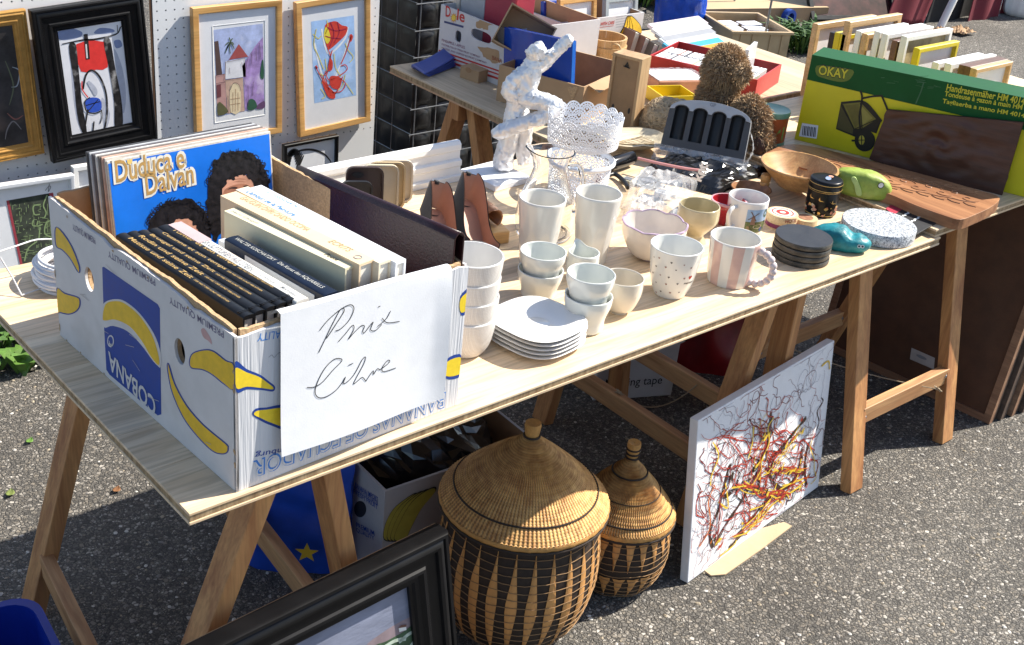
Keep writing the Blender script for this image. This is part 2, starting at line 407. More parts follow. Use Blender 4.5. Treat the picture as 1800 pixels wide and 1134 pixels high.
# ================================================================ tables
def board(name, label, x0, x1, y0, y1, z1, th, group, nplank, axis='X'):
    t = thing(name, label, 'table top', (x0, y0, z1-th), group)
    L, W = x1-x0, y1-y0
    core = MB(); core.box((0.0015, 0.0015, 0.005), (L-0.0015, W-0.0015, th-0.005)); core.build('core_layer', M_CORE, t)
    lo = MB(); lo.box((0, 0, 0), (L, W, 0.0049)); lo.build('bottom_layer', M_EDGE if axis == 'Y' else M_TOP, t, bevel=.0008)
    ws = [random.uniform(.85, 1.2) for _ in range(nplank)]; S = sum(ws); c = 0
    for w in ws:
        w = w/S*(W if axis == 'X' else L); m = MB(); e = 0.00035
        if axis == 'X':
            m.box((-L/2, -w/2+e, 0), (L/2, w/2-e, 0.0049)); M = tr(L/2, c+w/2, th-0.0049)
        else:
            m.box((-w/2+e, -W/2, 0), (w/2-e, W/2, 0.0049)); M = tr(c+w/2, W/2, th-0.0049)
        o = m.build('plank', M_TOP if axis == 'X' else M_PLY, t, bevel=.0007, seg=1)
        # shift the mesh so that every plank shows its own stretch of grain
        sh = Vector((random.uniform(-3, 3), random.uniform(-3, 3), 0)); o.data.transform(tr(*sh)); o.matrix_local = M @ tr(*-sh); c += w
    return t
GT = 'wooden trestle table tops of the stall'
B1 = board('table_top', 'pale spruce table top carrying the banana box and the crockery', 0, 1.88, 0, .835, T, .020, GT, 7)
B2 = board('table_top', 'pale spruce table top under the green and yellow mower carton', 1.86, 3.35, .005, .815, T+.0195, .019, GT, 7)
B3 = board('table_top', 'grey plywood table top at the back under the fruit boxes', 1.485, 2.80, .885, 1.60, T, .022, GT, 3, 'Y')

def trestle(label, tops, feet, zt, bars, strings=()):
    """tops: two ridge ends; feet: four points, [0],[1] below the first ridge end"""
    t = thing('trestle', label, 'trestle', (tops[0][0], tops[0][1], 0), 'wooden trestles under the tables')
    o = Vector((tops[0][0], tops[0][1], 0)); a, b = [Vector((*q, zt-.03))-o for q in tops]
    rd = (b-a).normalized(); side = Vector((-rd.y, rd.x, 0))
    F = [Vector((*q, 0))-o for q in feet]
    m = MB(); m.beam(a-rd*.05, b+rd*.05, .034, .056); m.build('ridge_beam', M_TRES, t, bevel=.002)
    ends = []
    for i, f in enumerate(F):
        top = (a if i < 2 else b); s = 1 if (f-top).dot(side) > 0 else -1
        tp = top + side*s*.036 + Vector((0, 0, .012)); m = MB(); d = (tp-f)
        m.beam(Vector((0, 0, 0)), d, .032, .054, rd if i % 2 == 0 else -rd)
        mm = m.build('leg', M_TRES, t, tr(*f), bevel=.002); ends.append((f, d))
        mm.data.transform(tr(i*1.3, i*.7, i*.9)); mm.matrix_local = tr(*f) @ tr(-i*1.3, -i*.7, -i*.9)
    for (i, j, z) in bars:
        p = ends[i][0]+ends[i][1]*(z/ends[i][1].z); q = ends[j][0]+ends[j][1]*(z/ends[j][1].z)
        dd = (q-p).normalized(); nb = MB(); L = (q-p).length
        nb.box((-L/2+.017, -.013, -.024), (L/2-.017, .013, .024))
        for e_ in (-1, 1):
            sw = MB(); sw.lathe([(.0003, .0008), (.0042, .0008), (.0046, 0)], 10); sw.build('screw', M_WIRE, t, frame((p+q)/2+dd*e_*(L/2-.03), dd, Vector((0, 0, 1)).cross(dd)) @ tr(0, -.0136, .004*e_) @ rx(radians(90)))
        fr_ = frame((p+q)/2, dd, Vector((0, 0, 1)).cross(dd)); nb.build('crossbar', wood('crossbar_pine', (0.35, 0.155, 0.06), (0.62, 0.36, 0.165), 'X', 1.2, 0.6, knots=(0.2, .08, .03)), t, fr_, bevel=.002)
    for p, q, sag in strings:
        pts = [Vector(p).lerp(Vector(q), k/14) - o - Vector((0, 0, sag*4*(k/14)*(1-k/14))) for k in range(15)]
        m = MB(); m.tube(pts, .0016, 5)
        for e in (pts[0], pts[-1]):
            m.tube([e+Vector((.004*sin(k*2.1), .012*cos(k*1.7), .004*cos(k*2.6))) for k in range(14)], .0016, 5)
        m.build('string', M_STRING, t)
    return t
trestle('reddish trestle at the left end under the banana box', [(.255, .14), (.272, .77)], [(-.068, .14), (.437, .14), (.03, .77), (.52, .77)], T-.021, [(0, 2, .13), (1, 3, .15)],
        [((.00, .33, .13), (.45, .33, .15), .0)])
trestle('trestle in the middle behind the paint-splashed canvas', [(1.615, .205), (1.62, .75)], [(1.41, .205), (1.66, .205), (1.43, .75), (1.67, .70)], T-.021, [(0, 2, .17), (1, 3, .20)],
        [((1.46, .52, .20), (1.655, .42, .22), .06)])
trestle('trestle at the right end with its front crossbar in the sun', [(1.90, .255), (2.335, .25)], [(1.90, .06), (1.90, .52), (2.335, .055), (2.335, .52)], T-.001, [(0, 2, .20), (1, 3, .22)],
        [((2.20, .05, .215), (2.0, .53, .22), .02)])
trestle('trestle under the grey plywood table at the back', [(1.56, 1.32), (2.0, 1.32)], [(1.56, 1.04), (1.56, 1.58), (2.0, 1.04), (2.0, 1.58)], T-.023, [(0, 2, .2), (1, 3, .2)])

# ================================================================ pegboards
def pegmat():
    m, N, L, b = _base('pegboard_white'); b.inputs['Roughness'].default_value = 0.45
    tc = N.new('ShaderNodeTexCoord'); nz = N.new('ShaderNodeTexNoise'); nz.inputs['Scale'].default_value = 6; L.new(tc.outputs['Object'], nz.inputs['Vector'])
    rp = N.new('ShaderNodeValToRGB'); rp.color_ramp.elements[0].color = (.66, .67, .69, 1); rp.color_ramp.elements[1].color = (.76, .77, .78, 1); L.new(nz.outputs[0], rp.inputs[0]); L.new(rp.outputs[0], b.inputs[0]); return m
M_PEG = pegmat()
PY = 1.88
def pegboard(label, x0, x1, z0, z1, y):
    """sheet with real holes every 20 mm in the part above the table"""
    t = thing('pegboard', label, 'pegboard', (x0, y, z0), 'white pegboard panels behind the stall')
    m = MB(); P = .026; h = .0023; n = int((x1-x0)/P); k0 = int((.45-z0)/P); k1 = int((z1-z0)/P); W = x1-x0; H = z1-z0
    for i in range(n+1):
        for j in range(k0, k1+1):
            xa, xb = i*P, min((i+1)*P, W); za, zb = j*P, min((j+1)*P, H)
            if i == n or j == k1:
                if xb > xa and zb > za: m.add([(xa, 0, za), (xb, 0, za), (xb, 0, zb), (xa, 0, zb)], [(0, 1, 2, 3)])
                continue
            cx, cz = (xa+xb)/2, (za+zb)/2
            vs = [(xa, 0, za), (xb, 0, za), (xb, 0, zb), (xa, 0, zb)] + [(cx+h*1.15*cos(pi/4*q+pi/8*9), 0, cz+h*1.15*sin(pi/4*q+pi/8*9)) for q in range(8)] + [(cx+h*1.15*cos(pi/4*q+pi/8*9), .004, cz+h*1.15*sin(pi/4*q+pi/8*9)) for q in range(8)]
            fs = [(0, 1, 6, 5), (1, 2, 8, 7), (2, 3, 10, 9), (3, 0, 4, 11), (0, 5, 4), (1, 7, 6), (2, 9, 8), (3, 11, 10)]
            fs = [(0, 1, 6, 5), (0, 5, 4), (1, 2, 8, 7), (1, 7, 6), (2, 3, 10, 9), (2, 9, 8), (3, 0, 4, 11), (3, 11, 10)]
            fs += [(4+q, 12+q, 12+(q+1) % 8, 4+(q+1) % 8) for q in range(8)]
            m.add(vs, fs)
    zb = k0*P
    m.add([(0, 0, 0), (W, 0, 0), (W, 0, zb), (0, 0, zb)], [(0, 1, 2, 3)])
    m.build('perforated_sheet', M_PEG, t)
    b = MB(); b.box((0, .004, 0), (W, .007, H)); b.build('backing', mat('peg_back', (.10, .10, .11), .8), t)
    for x in (.03, W-.03):
        b = MB(); b.box((x-.02, .0072, 0), (x+.02, .04, H)); b.build('post', M_TRES, t)
    f = MB(); f.box((0, -.25, -z0), (.05, .3, -z0+.04)); f.box((W-.05, -.05, -z0), (W, .3, -z0+.04)); f.box((.01, .0402, -z0+.04), (.05, .08, .3)); f.box((W-.05, .0402, -z0+.04), (W-.01, .08, .3)); f.build('foot', M_TRES, t)
    return t
pegboard('white pegboard on the left with the dark painting', -.9, at(246, 150, y=PY+.02).x, .15, 1.5, PY+.02)
pegboard('white pegboard with the two honey wood picture frames', at(271.5, 100, y=PY).x, at(663, 100, y=PY).x, .15, 1.5, PY)

# ================================================================ black lined wire cages
M_FAB = mat('black_liner', (0.011, 0.011, 0.013), 0.33, var=.4, vs=8, bump=.35, bs=40, spec=.6)
def cage(label, x0, y0, nx, ny, nz, s, z0=0.02):
    t = thing('wire_cage', label, 'wire cage', (x0, y0, z0), 'black lined wire cages behind the stall')
    W, D, H = nx*s, ny*s, nz*s
    def bulge(u, v, k): return k*(abs(sin(pi*u))*abs(sin(pi*v)))**.45
    m = MB()
    m.grid(lambda u, v: (W*u, -bulge(nx*u, nz*v, .018)-.004*fbm((u*9, v*9, 1), 2), H*v), nx*6, nz*6)
    m.grid(lambda u, v: (-bulge(ny*u, nz*v, .008)-.004*fbm((u*7, v*9, 5), 2), D*(1-u), H*v), ny*5, nz*5)
    m.add([(0, 0, H), (W, 0, H), (W, D, H), (0, D, H), (W, 0, 0), (W, D, 0)], [(0, 1, 2, 3), (4, 5, 2, 1)])
    m.build('fabric_liner', M_FAB, t, smooth=60)
    e = -.024
    for i in range(nx+1):
        w = MB(); w.tube([(i*s, e+.004, 0), (i*s, e+.004, H)], .0020, 6); w.build('wire', M_WIRE, t, smooth=60)
    for j in range(1, ny+1):
        w = MB(); w.tube([(e+.01, j*s, 0), (e+.01, j*s, H)], .0016, 6); w.build('wire', M_WIRE, t, smooth=60)
    for k in range(nz+1):
        w = MB(); w.tube([(e+.012, D, k*s), (e+.012, e, k*s)], .0016, 6); w.tube([(e, e, k*s), (W, e, k*s)], .0021, 6); w.build('wire', M_WIRE, t, smooth=60)
    return t
cage('tall black lined wire cage right of the pegboard', at(726, 150, y=2.12).x, 2.12, 8, 6, 15, .094)
# ================================================================ pictures
def moulding(m, W, H, prof):
    """prof: (inset, height) from the outer back edge round to the inner edge"""
    k = len(prof); vs = []
    for (sx, sy) in ((-1, -1), (1, -1), (1, 1), (-1, 1)):
        for i, z in prof: vs.append((sx*(W/2-i), sy*(H/2-i), z))
    fs = []
    for c in range(4):
        d = (c+1) % 4
        for i in range(k-1): fs.append((c*k+i, d*k+i, d*k+i+1, c*k+i+1))
    m.add(vs, fs)
P_SLIM = lambda w, d: [(0, 0), (0, d*.9), (.0015, d), (w-.002, d), (w, d*.93), (w, .0)]
def P_STEP(w, d): return [(0, 0), (0, d*.8), (w*.05, d*.95), (w*.12, d*.95), (w*.15, d*.86), (w*.2, d*.95), (w*.27, d), (w*.34, d*.95), (w*.37, d*.8), (w*.62, d*.74), (w*.66, d*.84), (w*.72, d*.86), (w*.76, d*.72), (w*.8, d*.66), (w*.9, d*.66), (w*.94, d*.52), (w, d*.48), (w, .0)]
def picture(name, label, M, W, H, fm, prof, depth, inner, inm, glass=True, group=None, fw=None):
    """framed picture in the plane M (x right, y up, z to the viewer), centred"""
    t = thing(name, label, 'picture', M, group)
    m = MB(); moulding(m, W, H, prof); m.build('picture_frame', fm, t, smooth=35)
    iw = fw or prof[-1][0]
    b = MB(); b.box((-W/2+.001, -H/2+.001, -.003), (W/2-.001, H/2-.001, .0)); b.build('back_panel', M_CARD, t)
    q = MB(); q.box((-W/2+iw-.002, -H/2+iw-.002, .0005), (W/2-iw+.002, H/2-iw+.002, inner)); o = q.build('mount', inm, t)
    return t
def corners(TL, TR, BR, BL, y):
    a, b, c, d = [at(*q, y=y) for q in (TL, TR, BR, BL)]
    ce = (a+b+c+d)/4; ex = ((b-a)+(c-d)); ey = ((a-d)+(b-c))
    return frame(ce, ex, ey), ((b-a).length+(c-d).length)/2, ((a-d).length+(b-c).length)/2
def poly(px, M): return [hit(x, y, M) for x, y in px]
def smoothpoly(px, M, k=5, closed=True): return [(p.x, p.y) for p in catmull([(*hit(x, y, M), 0) for x, y in px], k, closed)]
# ================================================================ pictures on and below the pegboards
def Z(ox, oy, s): return lambda *p: [(ox+x/s, oy+y/s) for x, y in p]
Z1 = Z(0, 0, 2.8356); Z2 = Z(300, 0, 3.24); Z6 = Z(80, 200, 2.836); Z7 = Z(480, 200, 2.8356); Z3 = Z(0, 280, 3.15)
_k = [0]
def paint(parent, name, mt, px, M, off, k=4, smooth=True):
    """flat area of colour traced on the plane M"""
    _k[0] += 1
    p = smoothpoly(px, M, k) if smooth else poly(px, M)
    m = MB(); m.flat(p, off); return m.build(name, mt, parent)
def line(parent, name, mt, px, w, M, off, k=6, closed=False, taper=False):
    pts = [hit(x, y, M) for x, y in px]
    pp = [(q.x, q.y) for q in catmull([(a, b, 0) for a, b in pts], k, closed)]
    ww = [w*(0.45+0.75*sin(pi*min(1, max(0.08, i/(len(pp)-1))))) for i in range(len(pp))] if taper else w
    m = MB(); m.ribbon(pp, ww, off); return m.build(name, mt, parent)
def jitter(px, amp, n=4, seed=1, closed=True):
    r = random.Random(seed); out = []
    L = len(px)
    for i in range(L if closed else L-1):
        a, b = px[i], px[(i+1) % L]
        for k in range(n):
            t = k/n; out.append((a[0]+(b[0]-a[0])*t+r.uniform(-amp, amp), a[1]+(b[1]-a[1])*t+r.uniform(-amp, amp)))
    return out
YP = PY-.012
# --- dark painting in a gold frame, cut by the left edge
M, W, H = corners((-170, 42), (33.5, 14), (82, 266), (-117, 304), YP+.02)
M_GOLD = mat('gilt', (0.50, 0.27, 0.07), 0.35, metal=.35, var=.3, vs=30)
M_DARKP = mat('dark_canvas', (0.035, 0.032, 0.034), 0.45, var=.8, vs=14, bump=.3, bs=60, stain=(0.13, 0.09, 0.075))
t = picture('dark_painting', 'dark abstract painting in a gold frame at the far left', M, W, H, M_GOLD, P_STEP(.037, .018), .02, .008, M_DARKP, group='pictures on the pegboard')
for i, (pp, c) in enumerate([(((55, 330), (90, 350), (80, 420), (50, 430)), (.30, .33, .36)), (((30, 560), (70, 590), (110, 570)), (.25, .10, .08)), (((100, 640), (60, 600), (30, 640), (20, 690)), (.2, .19, .2)), (((20, 300), (60, 420), (40, 520)), (.12, .14, .08))]):
    line(t, 'brush_stroke', ink('dp%d' % i, c), Z1(*pp), .003, M, .0086, taper=True)
# --- black frame, red and black abstract
M, W, H = corners((44, 10), (240, -6), (275, 236), (93, 288), YP+.005)
t = picture('abstract_painting', 'red, black and white abstract painting in a wide black stepped frame', M, W, H, M_BLACK, P_STEP(.064, .026), .03, .010, mat('abs_white', (.74, .74, .78), .5, var=.06, vs=20, bump=.1, bs=80), group='pictures on the pegboard')
IN = lambda n, pp, o, k=4, sm=True: paint(t, 'brush_area', n, Z1(*pp), M, .0102+o*.0002, k, sm)
IL = lambda n, pp, w, o, **q: line(t, 'brush_stroke', n, Z1(*pp), w, M, .0102+o*.0002, **q)
g1, g2 = ink('smoke_blue', (.20, .25, .42)), ink('smoke_grey', (.45, .47, .55)); kb = mat('paint_black', (.022, .020, .021), .4, var=.9, vs=70, stain=(.35, .34, .33)); rd = ink('paint_red', (.72, .035, .03))
IN(g1, ((275, 165), (300, 140), (345, 135), (400, 155), (390, 180), (320, 195), (285, 190)), 0); IN(g1, ((460, 160), (490, 135), (550, 140), (560, 155), (500, 165)), 0); IN(g1, ((560, 200), (590, 195), (600, 225), (570, 235)), 0)
IN(g2, ((345, 300), (370, 420), (380, 560), (400, 640), (375, 590), (355, 450)), 0); IN(g2, ((560, 240), (600, 330), (620, 470), (605, 560), (580, 400)), 0); IN(g2, ((500, 480), (540, 560), (520, 640), (505, 600)), 0)
IN(rd, ((372, 215), (510, 204), (528, 330), (470, 342), (396, 352)), 1, 2)
IN(kb, ((335, 225), (368, 215), (382, 320), (392, 430), (402, 520), (425, 650), (400, 650), (376, 560), (360, 400)), 2); IN(kb, ((508, 200), (540, 192), (565, 330), (595, 480), (603, 620), (565, 630), (560, 500), (535, 340)), 2)
IL(kb, ((300, 215), (400, 195), (470, 190), (570, 165), (590, 130)), .004, 3, taper=True); IL(kb, ((575, 120), (580, 160), (595, 125)), .002, 3); IL(kb, ((418, 165), (425, 230), (430, 290)), .011, 3); IL(ink('w_ab', (.7, .7, .7)), ((420, 215), (426, 285)), .004, 4)
IL(kb, ((405, 440), (420, 370), (450, 345), (490, 380), (520, 460), (525, 560), (510, 650)), .005, 3); IL(rd, ((400, 400), (402, 440), (430, 480)), .003, 4); IL(kb, ((470, 490), (500, 560), (490, 610)), .003, 3); IL(g2, ((430, 400), (460, 440), (470, 470)), .012, 3, taper=True)
IL(kb, ((430, 540), (420, 600), (415, 660), (450, 660), (460, 600)), .004, 4); IN(ink('paint_blue', (.03, .09, .50)), ((418, 495), (450, 480), (490, 490), (495, 540), (450, 555), (425, 540)), 4); IL(kb, ((420, 520), (490, 500)), .0025, 5); IL(kb, ((430, 550), (480, 490)), .0025, 5); IL(kb, ((440, 480), (415, 500), (420, 545), (460, 560), (500, 545)), .003, 5)
# --- village watercolour
M, W, H = corners((331, 13), (486, -3), (496.5, 230), (344, 256), YP+.002)
t = picture('village_watercolour', 'watercolour of a white house with red roof and palm in a honey wood frame', M, W, H, M_PINEF, P_SLIM(.019, .016), .016, .009, M_MATB, group='pictures on the pegboard')
IN = lambda n, pp, o, k=4, sm=True: paint(t, 'watercolour_area', n, Z2(*pp), M, .0092+o*.0002, k, sm)
IL = lambda n, pp, w, o, **q: line(t, 'pen_line', n, Z2(*pp), w, M, .0092+o*.0002, **q)
m = MB(); moulding(m, *(lambda a, b: (abs(a[0]-b[0])+.006, abs(a[1]-b[1])+.006))(hit(372, 46, M), hit(462, 199, M)), [(0, .0), (0, .0012), (.0028, .0004)]); cx = [(hit(372, 46, M)[i]+hit(462, 199, M)[i])/2 for i in (0, 1)]; m.build('mount_bevel', M_WHITE, t, tr(cx[0], cx[1], .0088))
IN(mat('wc_sky', (.40, .47, .72), .6, var=.35, vs=30, stain=(.68, .68, .76)), ((235, 166), (515, 130), (525, 608), (258, 659)), 0, 1, False)
IN(ink('wc_tower', (.09, .055, .05)), ((240, 232), (262, 228), (285, 420), (250, 425)), 1, 1, False); IN(ink('wc_pink', (.48, .28, .26)), ((246, 425), (300, 415), (312, 640), (258, 657)), 1, 1, False)
IN(ink('wc_white', (.70, .70, .74)), ((302, 345), (412, 325), (418, 432), (300, 446)), 2, 1, False); IN(ink('wc_tan', (.52, .36, .28)), ((302, 452), (402, 436), (412, 628), (314, 642)), 2, 1, False)
IN(ink('wc_roof', (.34, .075, .075)), ((322, 336), (378, 246), (432, 318)), 3, 1, False); IN(mat('wc_purple', (.36, .24, .52), .6, var=.5, vs=40, stain=(.62, .55, .70)), ((398, 372), (432, 318), (470, 260), (516, 206), (524, 600), (452, 615), (414, 622), (408, 480)), 2, 1, False)
IN(ink('wc_cream', (.72, .60, .40)), ((328, 500), (340, 475), (358, 468), (378, 480), (388, 510), (388, 628), (332, 634)), 4, 2); IN(ink('wc_green', (.03, .10, .06)), ((428, 590), (440, 560), (468, 565), (482, 600), (460, 620), (430, 620)), 5); IN(ink('wc_olive', (.11, .11, .05)), ((258, 590), (275, 578), (318, 630), (262, 652)), 5); IN(ink('wc_green', ()), ((508, 350), (518, 340), (520, 440), (500, 430)), 5); IN(ink('wc_door', (.16, .05, .06)), ((252, 480), (276, 474), (278, 545), (254, 552)), 4, 1, False); IN(ink('wc_dark', (.12, .06, .14)), ((488, 590), (524, 570), (524, 608), (480, 615)), 5)
for pp in (((345, 520), (345, 630)), ((360, 500), (358, 628)), ((374, 520), (374, 625)), ((330, 560), (388, 552)), ((330, 590), (388, 582))): IL(ink('wc_rust', (.40, .22, .12)), pp, .0012, 6)
IL(ink('wc_palm', (.10, .13, .08)), ((330, 300), (326, 270), (330, 240)), .003, 4)
for e in ((300, 255), (308, 280), (300, 300), (350, 250), (352, 275), (345, 215), (322, 208)): IL(ink('wc_palm', ()), ((330, 240), ((330+e[0])/2, (240+e[1])/2-8), e), .0032, 5, taper=True)
for pp in (((322, 336), (320, 345), (412, 326)), ((302, 345), (300, 446)), ((412, 326), (418, 435)), ((432, 318), (420, 370), (410, 480)), ((450, 300), (452, 360)), ((475, 270), (478, 340)), ((495, 240), (500, 320)), ((430, 480), (432, 600)), ((460, 460), (455, 540)), ((246, 425), (300, 415)), ((250, 470), (300, 462)), ((316, 540), (318, 640)), ((300, 450), (402, 437)), ((330, 505), (342, 475), (358, 466), (378, 478), (390, 510)), ((326, 380), (326, 415)), ((395, 350), (398, 380))): IL(ink('wc_ink', (.09, .05, .08)), pp, .0013, 7)
# --- red flower
M, W, H = corners((511, 4), (641.5, -16), (651.5, 210), (527, 238), YP+.002)
t = picture('flower_drawing', 'red and yellow line drawing of a flower on blue in a honey wood frame', M, W, H, M_PINEF, P_SLIM(.019, .016), .016, .009, M_MATB, group='pictures on the pegboard')
IN = lambda n, pp, o, k=4, sm=True: paint(t, 'painted_area', n, Z2(*pp), M, .0092+o*.0002, k, sm)
IL = lambda n, pp, w, o, **q: line(t, 'drawn_line', n, Z2(*pp), w, M, .0092+o*.0002, **q)
IN(mat('fl_blue', (.34, .52, .82), .6, var=.25, vs=26, stain=(.68, .74, .86)), ((790, 119), (1034, 84), (1048, 538), (809, 584)), 0, 1, False)
ye, re, dr, wh = ink('fl_yellow', (.72, .60, .06)), ink('fl_red', (.58, .05, .035)), ink('fl_dark', (.36, .02, .06)), ink('fl_white', (.74, .77, .82))
IL(wh, ((850, 160), (870, 260), (900, 300), (980, 220), (1000, 150)), .006, 1); IL(wh, ((810, 240), (840, 380), (880, 500)), .006, 1); IL(wh, ((1010, 200), (970, 330), (930, 430)), .005, 1)
IN(re, ((870, 140), (905, 120), (935, 118), (965, 140), (998, 150), (985, 195), (945, 235), (905, 270), (885, 275), (868, 220)), 2, 3); IN(ye, ((872, 150), (890, 170), (900, 215), (880, 245), (862, 200)), 3)
for pp in (((880, 150), (930, 170), (990, 160)), ((900, 120), (920, 190), (895, 265)), ((940, 120), (950, 180), (920, 240)), ((870, 200), (900, 210), (960, 215))): IL(dr, pp, .003, 4)
for pp in (((885, 270), (900, 320), (905, 390)), ((910, 280), (895, 340), (880, 420)), ((815, 375), (850, 440), (890, 500), (930, 530)), ((1018, 200), (990, 290), (960, 360)), ((960, 370), (985, 365), (995, 390), (960, 420), (900, 450)), ((870, 400), (890, 450), (940, 440), (985, 470), (960, 515), (900, 520)), ((880, 480), (930, 470), (960, 440)), ((905, 540), (890, 500), (870, 440)), ((900, 390), (860, 430), (880, 480)), ((970, 430), (945, 500), (920, 540))): IL(re, pp, .0030, 5)
for pp in (((895, 330), (912, 345), (910, 390), (892, 395)), ((850, 455), (880, 480), (920, 520), (925, 555), (885, 545)), ((900, 430), (960, 440), (950, 500), (905, 490))): IN(re, pp, 4)
for pp in (((820, 160), (806, 250), (830, 310), (862, 390)), ((800, 190), (830, 215), (848, 200)), ((880, 110), (885, 150), (870, 190)), ((830, 410), (860, 430), (850, 470)), ((845, 500), (870, 540), (850, 560)), ((985, 240), (1000, 280), (1030, 320), (1010, 350)), ((990, 470), (1030, 530)), ((920, 300), (930, 380), (960, 430)), ((870, 330), (880, 400)), ((985, 420), (970, 480), (945, 510))): IL(ye, pp, .0024, 3)
IN(re, ((1008, 200), (1018, 190), (1028, 205), (1015, 235)), 5); IL(re, ((815, 370), (825, 385)), .006, 5)
# --- pictures leaning below the pegboards
M, W, H = corners((488, 255), (584, 237), (596, 330), (503, 350), PY-.05)
t = picture('ink_portrait', 'black ink drawing of hair in a thin black frame below the flower picture', M, W, H, M_BLACK, P_SLIM(.010, .016), .016, .006, M_PAPER)
for i in range(16):
    a = i/15
    p = [(500+a*32+18*s*(1-a)-12*s, 282-22*sin(pi*(.15+.7*a))+s*30*(abs(a-.5)*1.3+.25)) for s in (0, .35, .7, 1)]
    line(t, 'ink_stroke', I_BLACK, p, .006, M, .0064, taper=True)
line(t, 'ink_stroke', I_BLACK, [(500, 285), (520, 266), (545, 262), (568, 270), (580, 284)], .006, M, .0066, taper=True)
M, W, H = corners((-62, 333), (121.5, 301.5), (138, 470), (-46, 502), PY-.06)
t = picture('chalk_drawing', 'dark green scribbled drawing in a wide mount and pale frame beside the banana box', M, W, H, mat('pale_frame', (.66, .68, .72), .4, var=.05), P_SLIM(.012, .02), .02, .006, M_PAPER)
q = Z3((30, 225), (288, 180), (352, 560), (105, 577))
paint(t, 'drawing', mat('chalk_green', (.045, .055, .04), .8, var=.7, vs=40, stain=(.10, .13, .06)), q, M, .0064, 1, False)
gr = ink('chalk_pale', (.25, .34, .16)); rnd = random.Random(4)
for i in range(150):
    x = rnd.uniform(50, 285); y = rnd.uniform(235, 555)
    x += (y-225)*.19; L_ = rnd.uniform(8, 34); v = rnd.random() < .55
    e = (x+rnd.uniform(-3, 3)+(0 if v else L_), y+(L_ if v else rnd.uniform(-8, 3)))
    if e[0] > 285+(e[1]-180)*.17 or e[1] > 570: continue
    line(t, 'chalk_line', gr, Z3((x, y), e), .0013, M, .0066, k=2)
for pp in (((255, 195), (235, 250), (250, 290), (240, 320)), ((180, 330), (175, 360), (200, 365)), ((205, 335), (200, 365), (230, 355)), ((220, 245), (180, 255), (185, 300), (215, 300)), ((290, 330), (250, 350), (245, 410), (300, 430)), ((215, 370), (210, 440)), ((200, 450), (150, 490), (130, 560))): line(t, 'chalk_line', gr, Z3(*pp), .0035, M, .0068)
paint(t, 'red_border', ink('chalk_red', (.35, .05, .07)), Z3((30, 225), (44, 222), (120, 576), (105, 577)), M, .007, 1, False); paint(t, 'red_border', ink('chalk_red', ()), Z3((265, 184), (288, 180), (300, 255), (282, 258)), M, .007, 1, False)
line(t, 'signature', I_GREY, Z3((245, 170), (265, 145), (275, 150), (262, 175), (268, 130)), .002, M, .0064)
M, W, H = corners((120, 293), (260, 268), (278, 420), (138, 446), PY-.03)
picture('white_framed_picture', 'plain white framed picture half hidden behind the records', M, W, H, M_WHITE, P_SLIM(.014, .018), .018, .005, M_PAPER)
# ================================================================ banana box on the table
def sheet(m, outer, holes, z0, z1):
    """flat panel with holes, local xy, thick z0..z1"""
    lists = [outer]+holes; vs = []
    for l in lists: vs += l
    tri = tessellate_polygon([[Vector((x, y, 0)) for x, y in l] for l in lists]); n = len(vs); fs = []
    for a, b, c in tri:
        ar = (vs[b][0]-vs[a][0])*(vs[c][1]-vs[a][1])-(vs[c][0]-vs[a][0])*(vs[b][1]-vs[a][1])
        if ar < 0: a, c = c, a
        fs += [(a+n, b+n, c+n), (c, b, a)]
    k = 0
    for l in lists:
        L = len(l); ar = sum(l[i][0]*l[(i+1) % L][1]-l[(i+1) % L][0]*l[i][1] for i in range(L)); pos = (ar > 0) == (l is outer)
        for i in range(L):
            j = (i+1) % L; f = (k+i, k+j, k+j+n, k+i+n); fs.append(f if pos else f[::-1])
        k += L
    m.add([(x, y, z0) for x, y in vs]+[(x, y, z1) for x, y in vs], fs); return m
def ell(cx, cy, rx_, ry_, n=20, rot=0): return [(cx+rx_*cos(2*pi*i/n)*cos(rot)-ry_*sin(2*pi*i/n)*sin(rot), cy+rx_*cos(2*pi*i/n)*sin(rot)+ry_*sin(2*pi*i/n)*cos(rot)) for i in range(n)]
BA = .0392; BW, BD, BH = .405, .54, .250
MBX = tr(.0761, .0085, T+.0006) @ rz(BA); BI = MBX.inverted()
box = thing('banana_box', 'white banana carton with blue logo standing upside down on the table', 'carton', MBX)
def ragged(x0, x1, y, amp, seed, n=60, dip=()):
    r = random.Random(seed); out = []
    for i in range(n+1):
        u = i/n; d = amp*.35*r.uniform(-1, 1)+amp*.9*noise.noise(Vector((u*14, seed, 0)))+.0015*sin(u*11+seed)
        for c, w, a in dip: d -= a*max(0, 1-abs(u-c)/w)
        out.append((x0+(x1-x0)*u, y+d))
    return out
LF = frame((0, 0, 0), (0, -1, 0), (0, 0, 1))       # local plane of the left face
FF = frame((0, 0, 0), (1, 0, 0), (0, 0, 1))        # local plane of the front face
LW, FW_ = MBX @ LF, MBX @ FF
holes = []
for c, w, h in (((157, 491), 19, 40), ((316, 618), 22, 44)):
    a = hit(*c, LW); holes.append(ell(a[0], a[1], .0145, .0205, 22))
top = ragged(0, -BD, BH-.004, .0016, 3, dip=((.62, .05, .006), (.2, .04, .005)))
m = MB(); sheet(m, [(-BD, 0), (0, 0)]+top, holes, -.0045, 0); m.build('side_wall', M_WCARD, box, LF)
m = MB(); sheet(m, [(-BD+.012, .004), (-.012, .004)]+ragged(-.012, -BD+.012, BH+.001, .0022, 5), holes, -.011, -.0052); m.build('inner_wall', M_CARDE, box, LF)
topf = ragged(BW, 0, BH-.006, .0016, 6, dip=((.05, .05, -.004),))
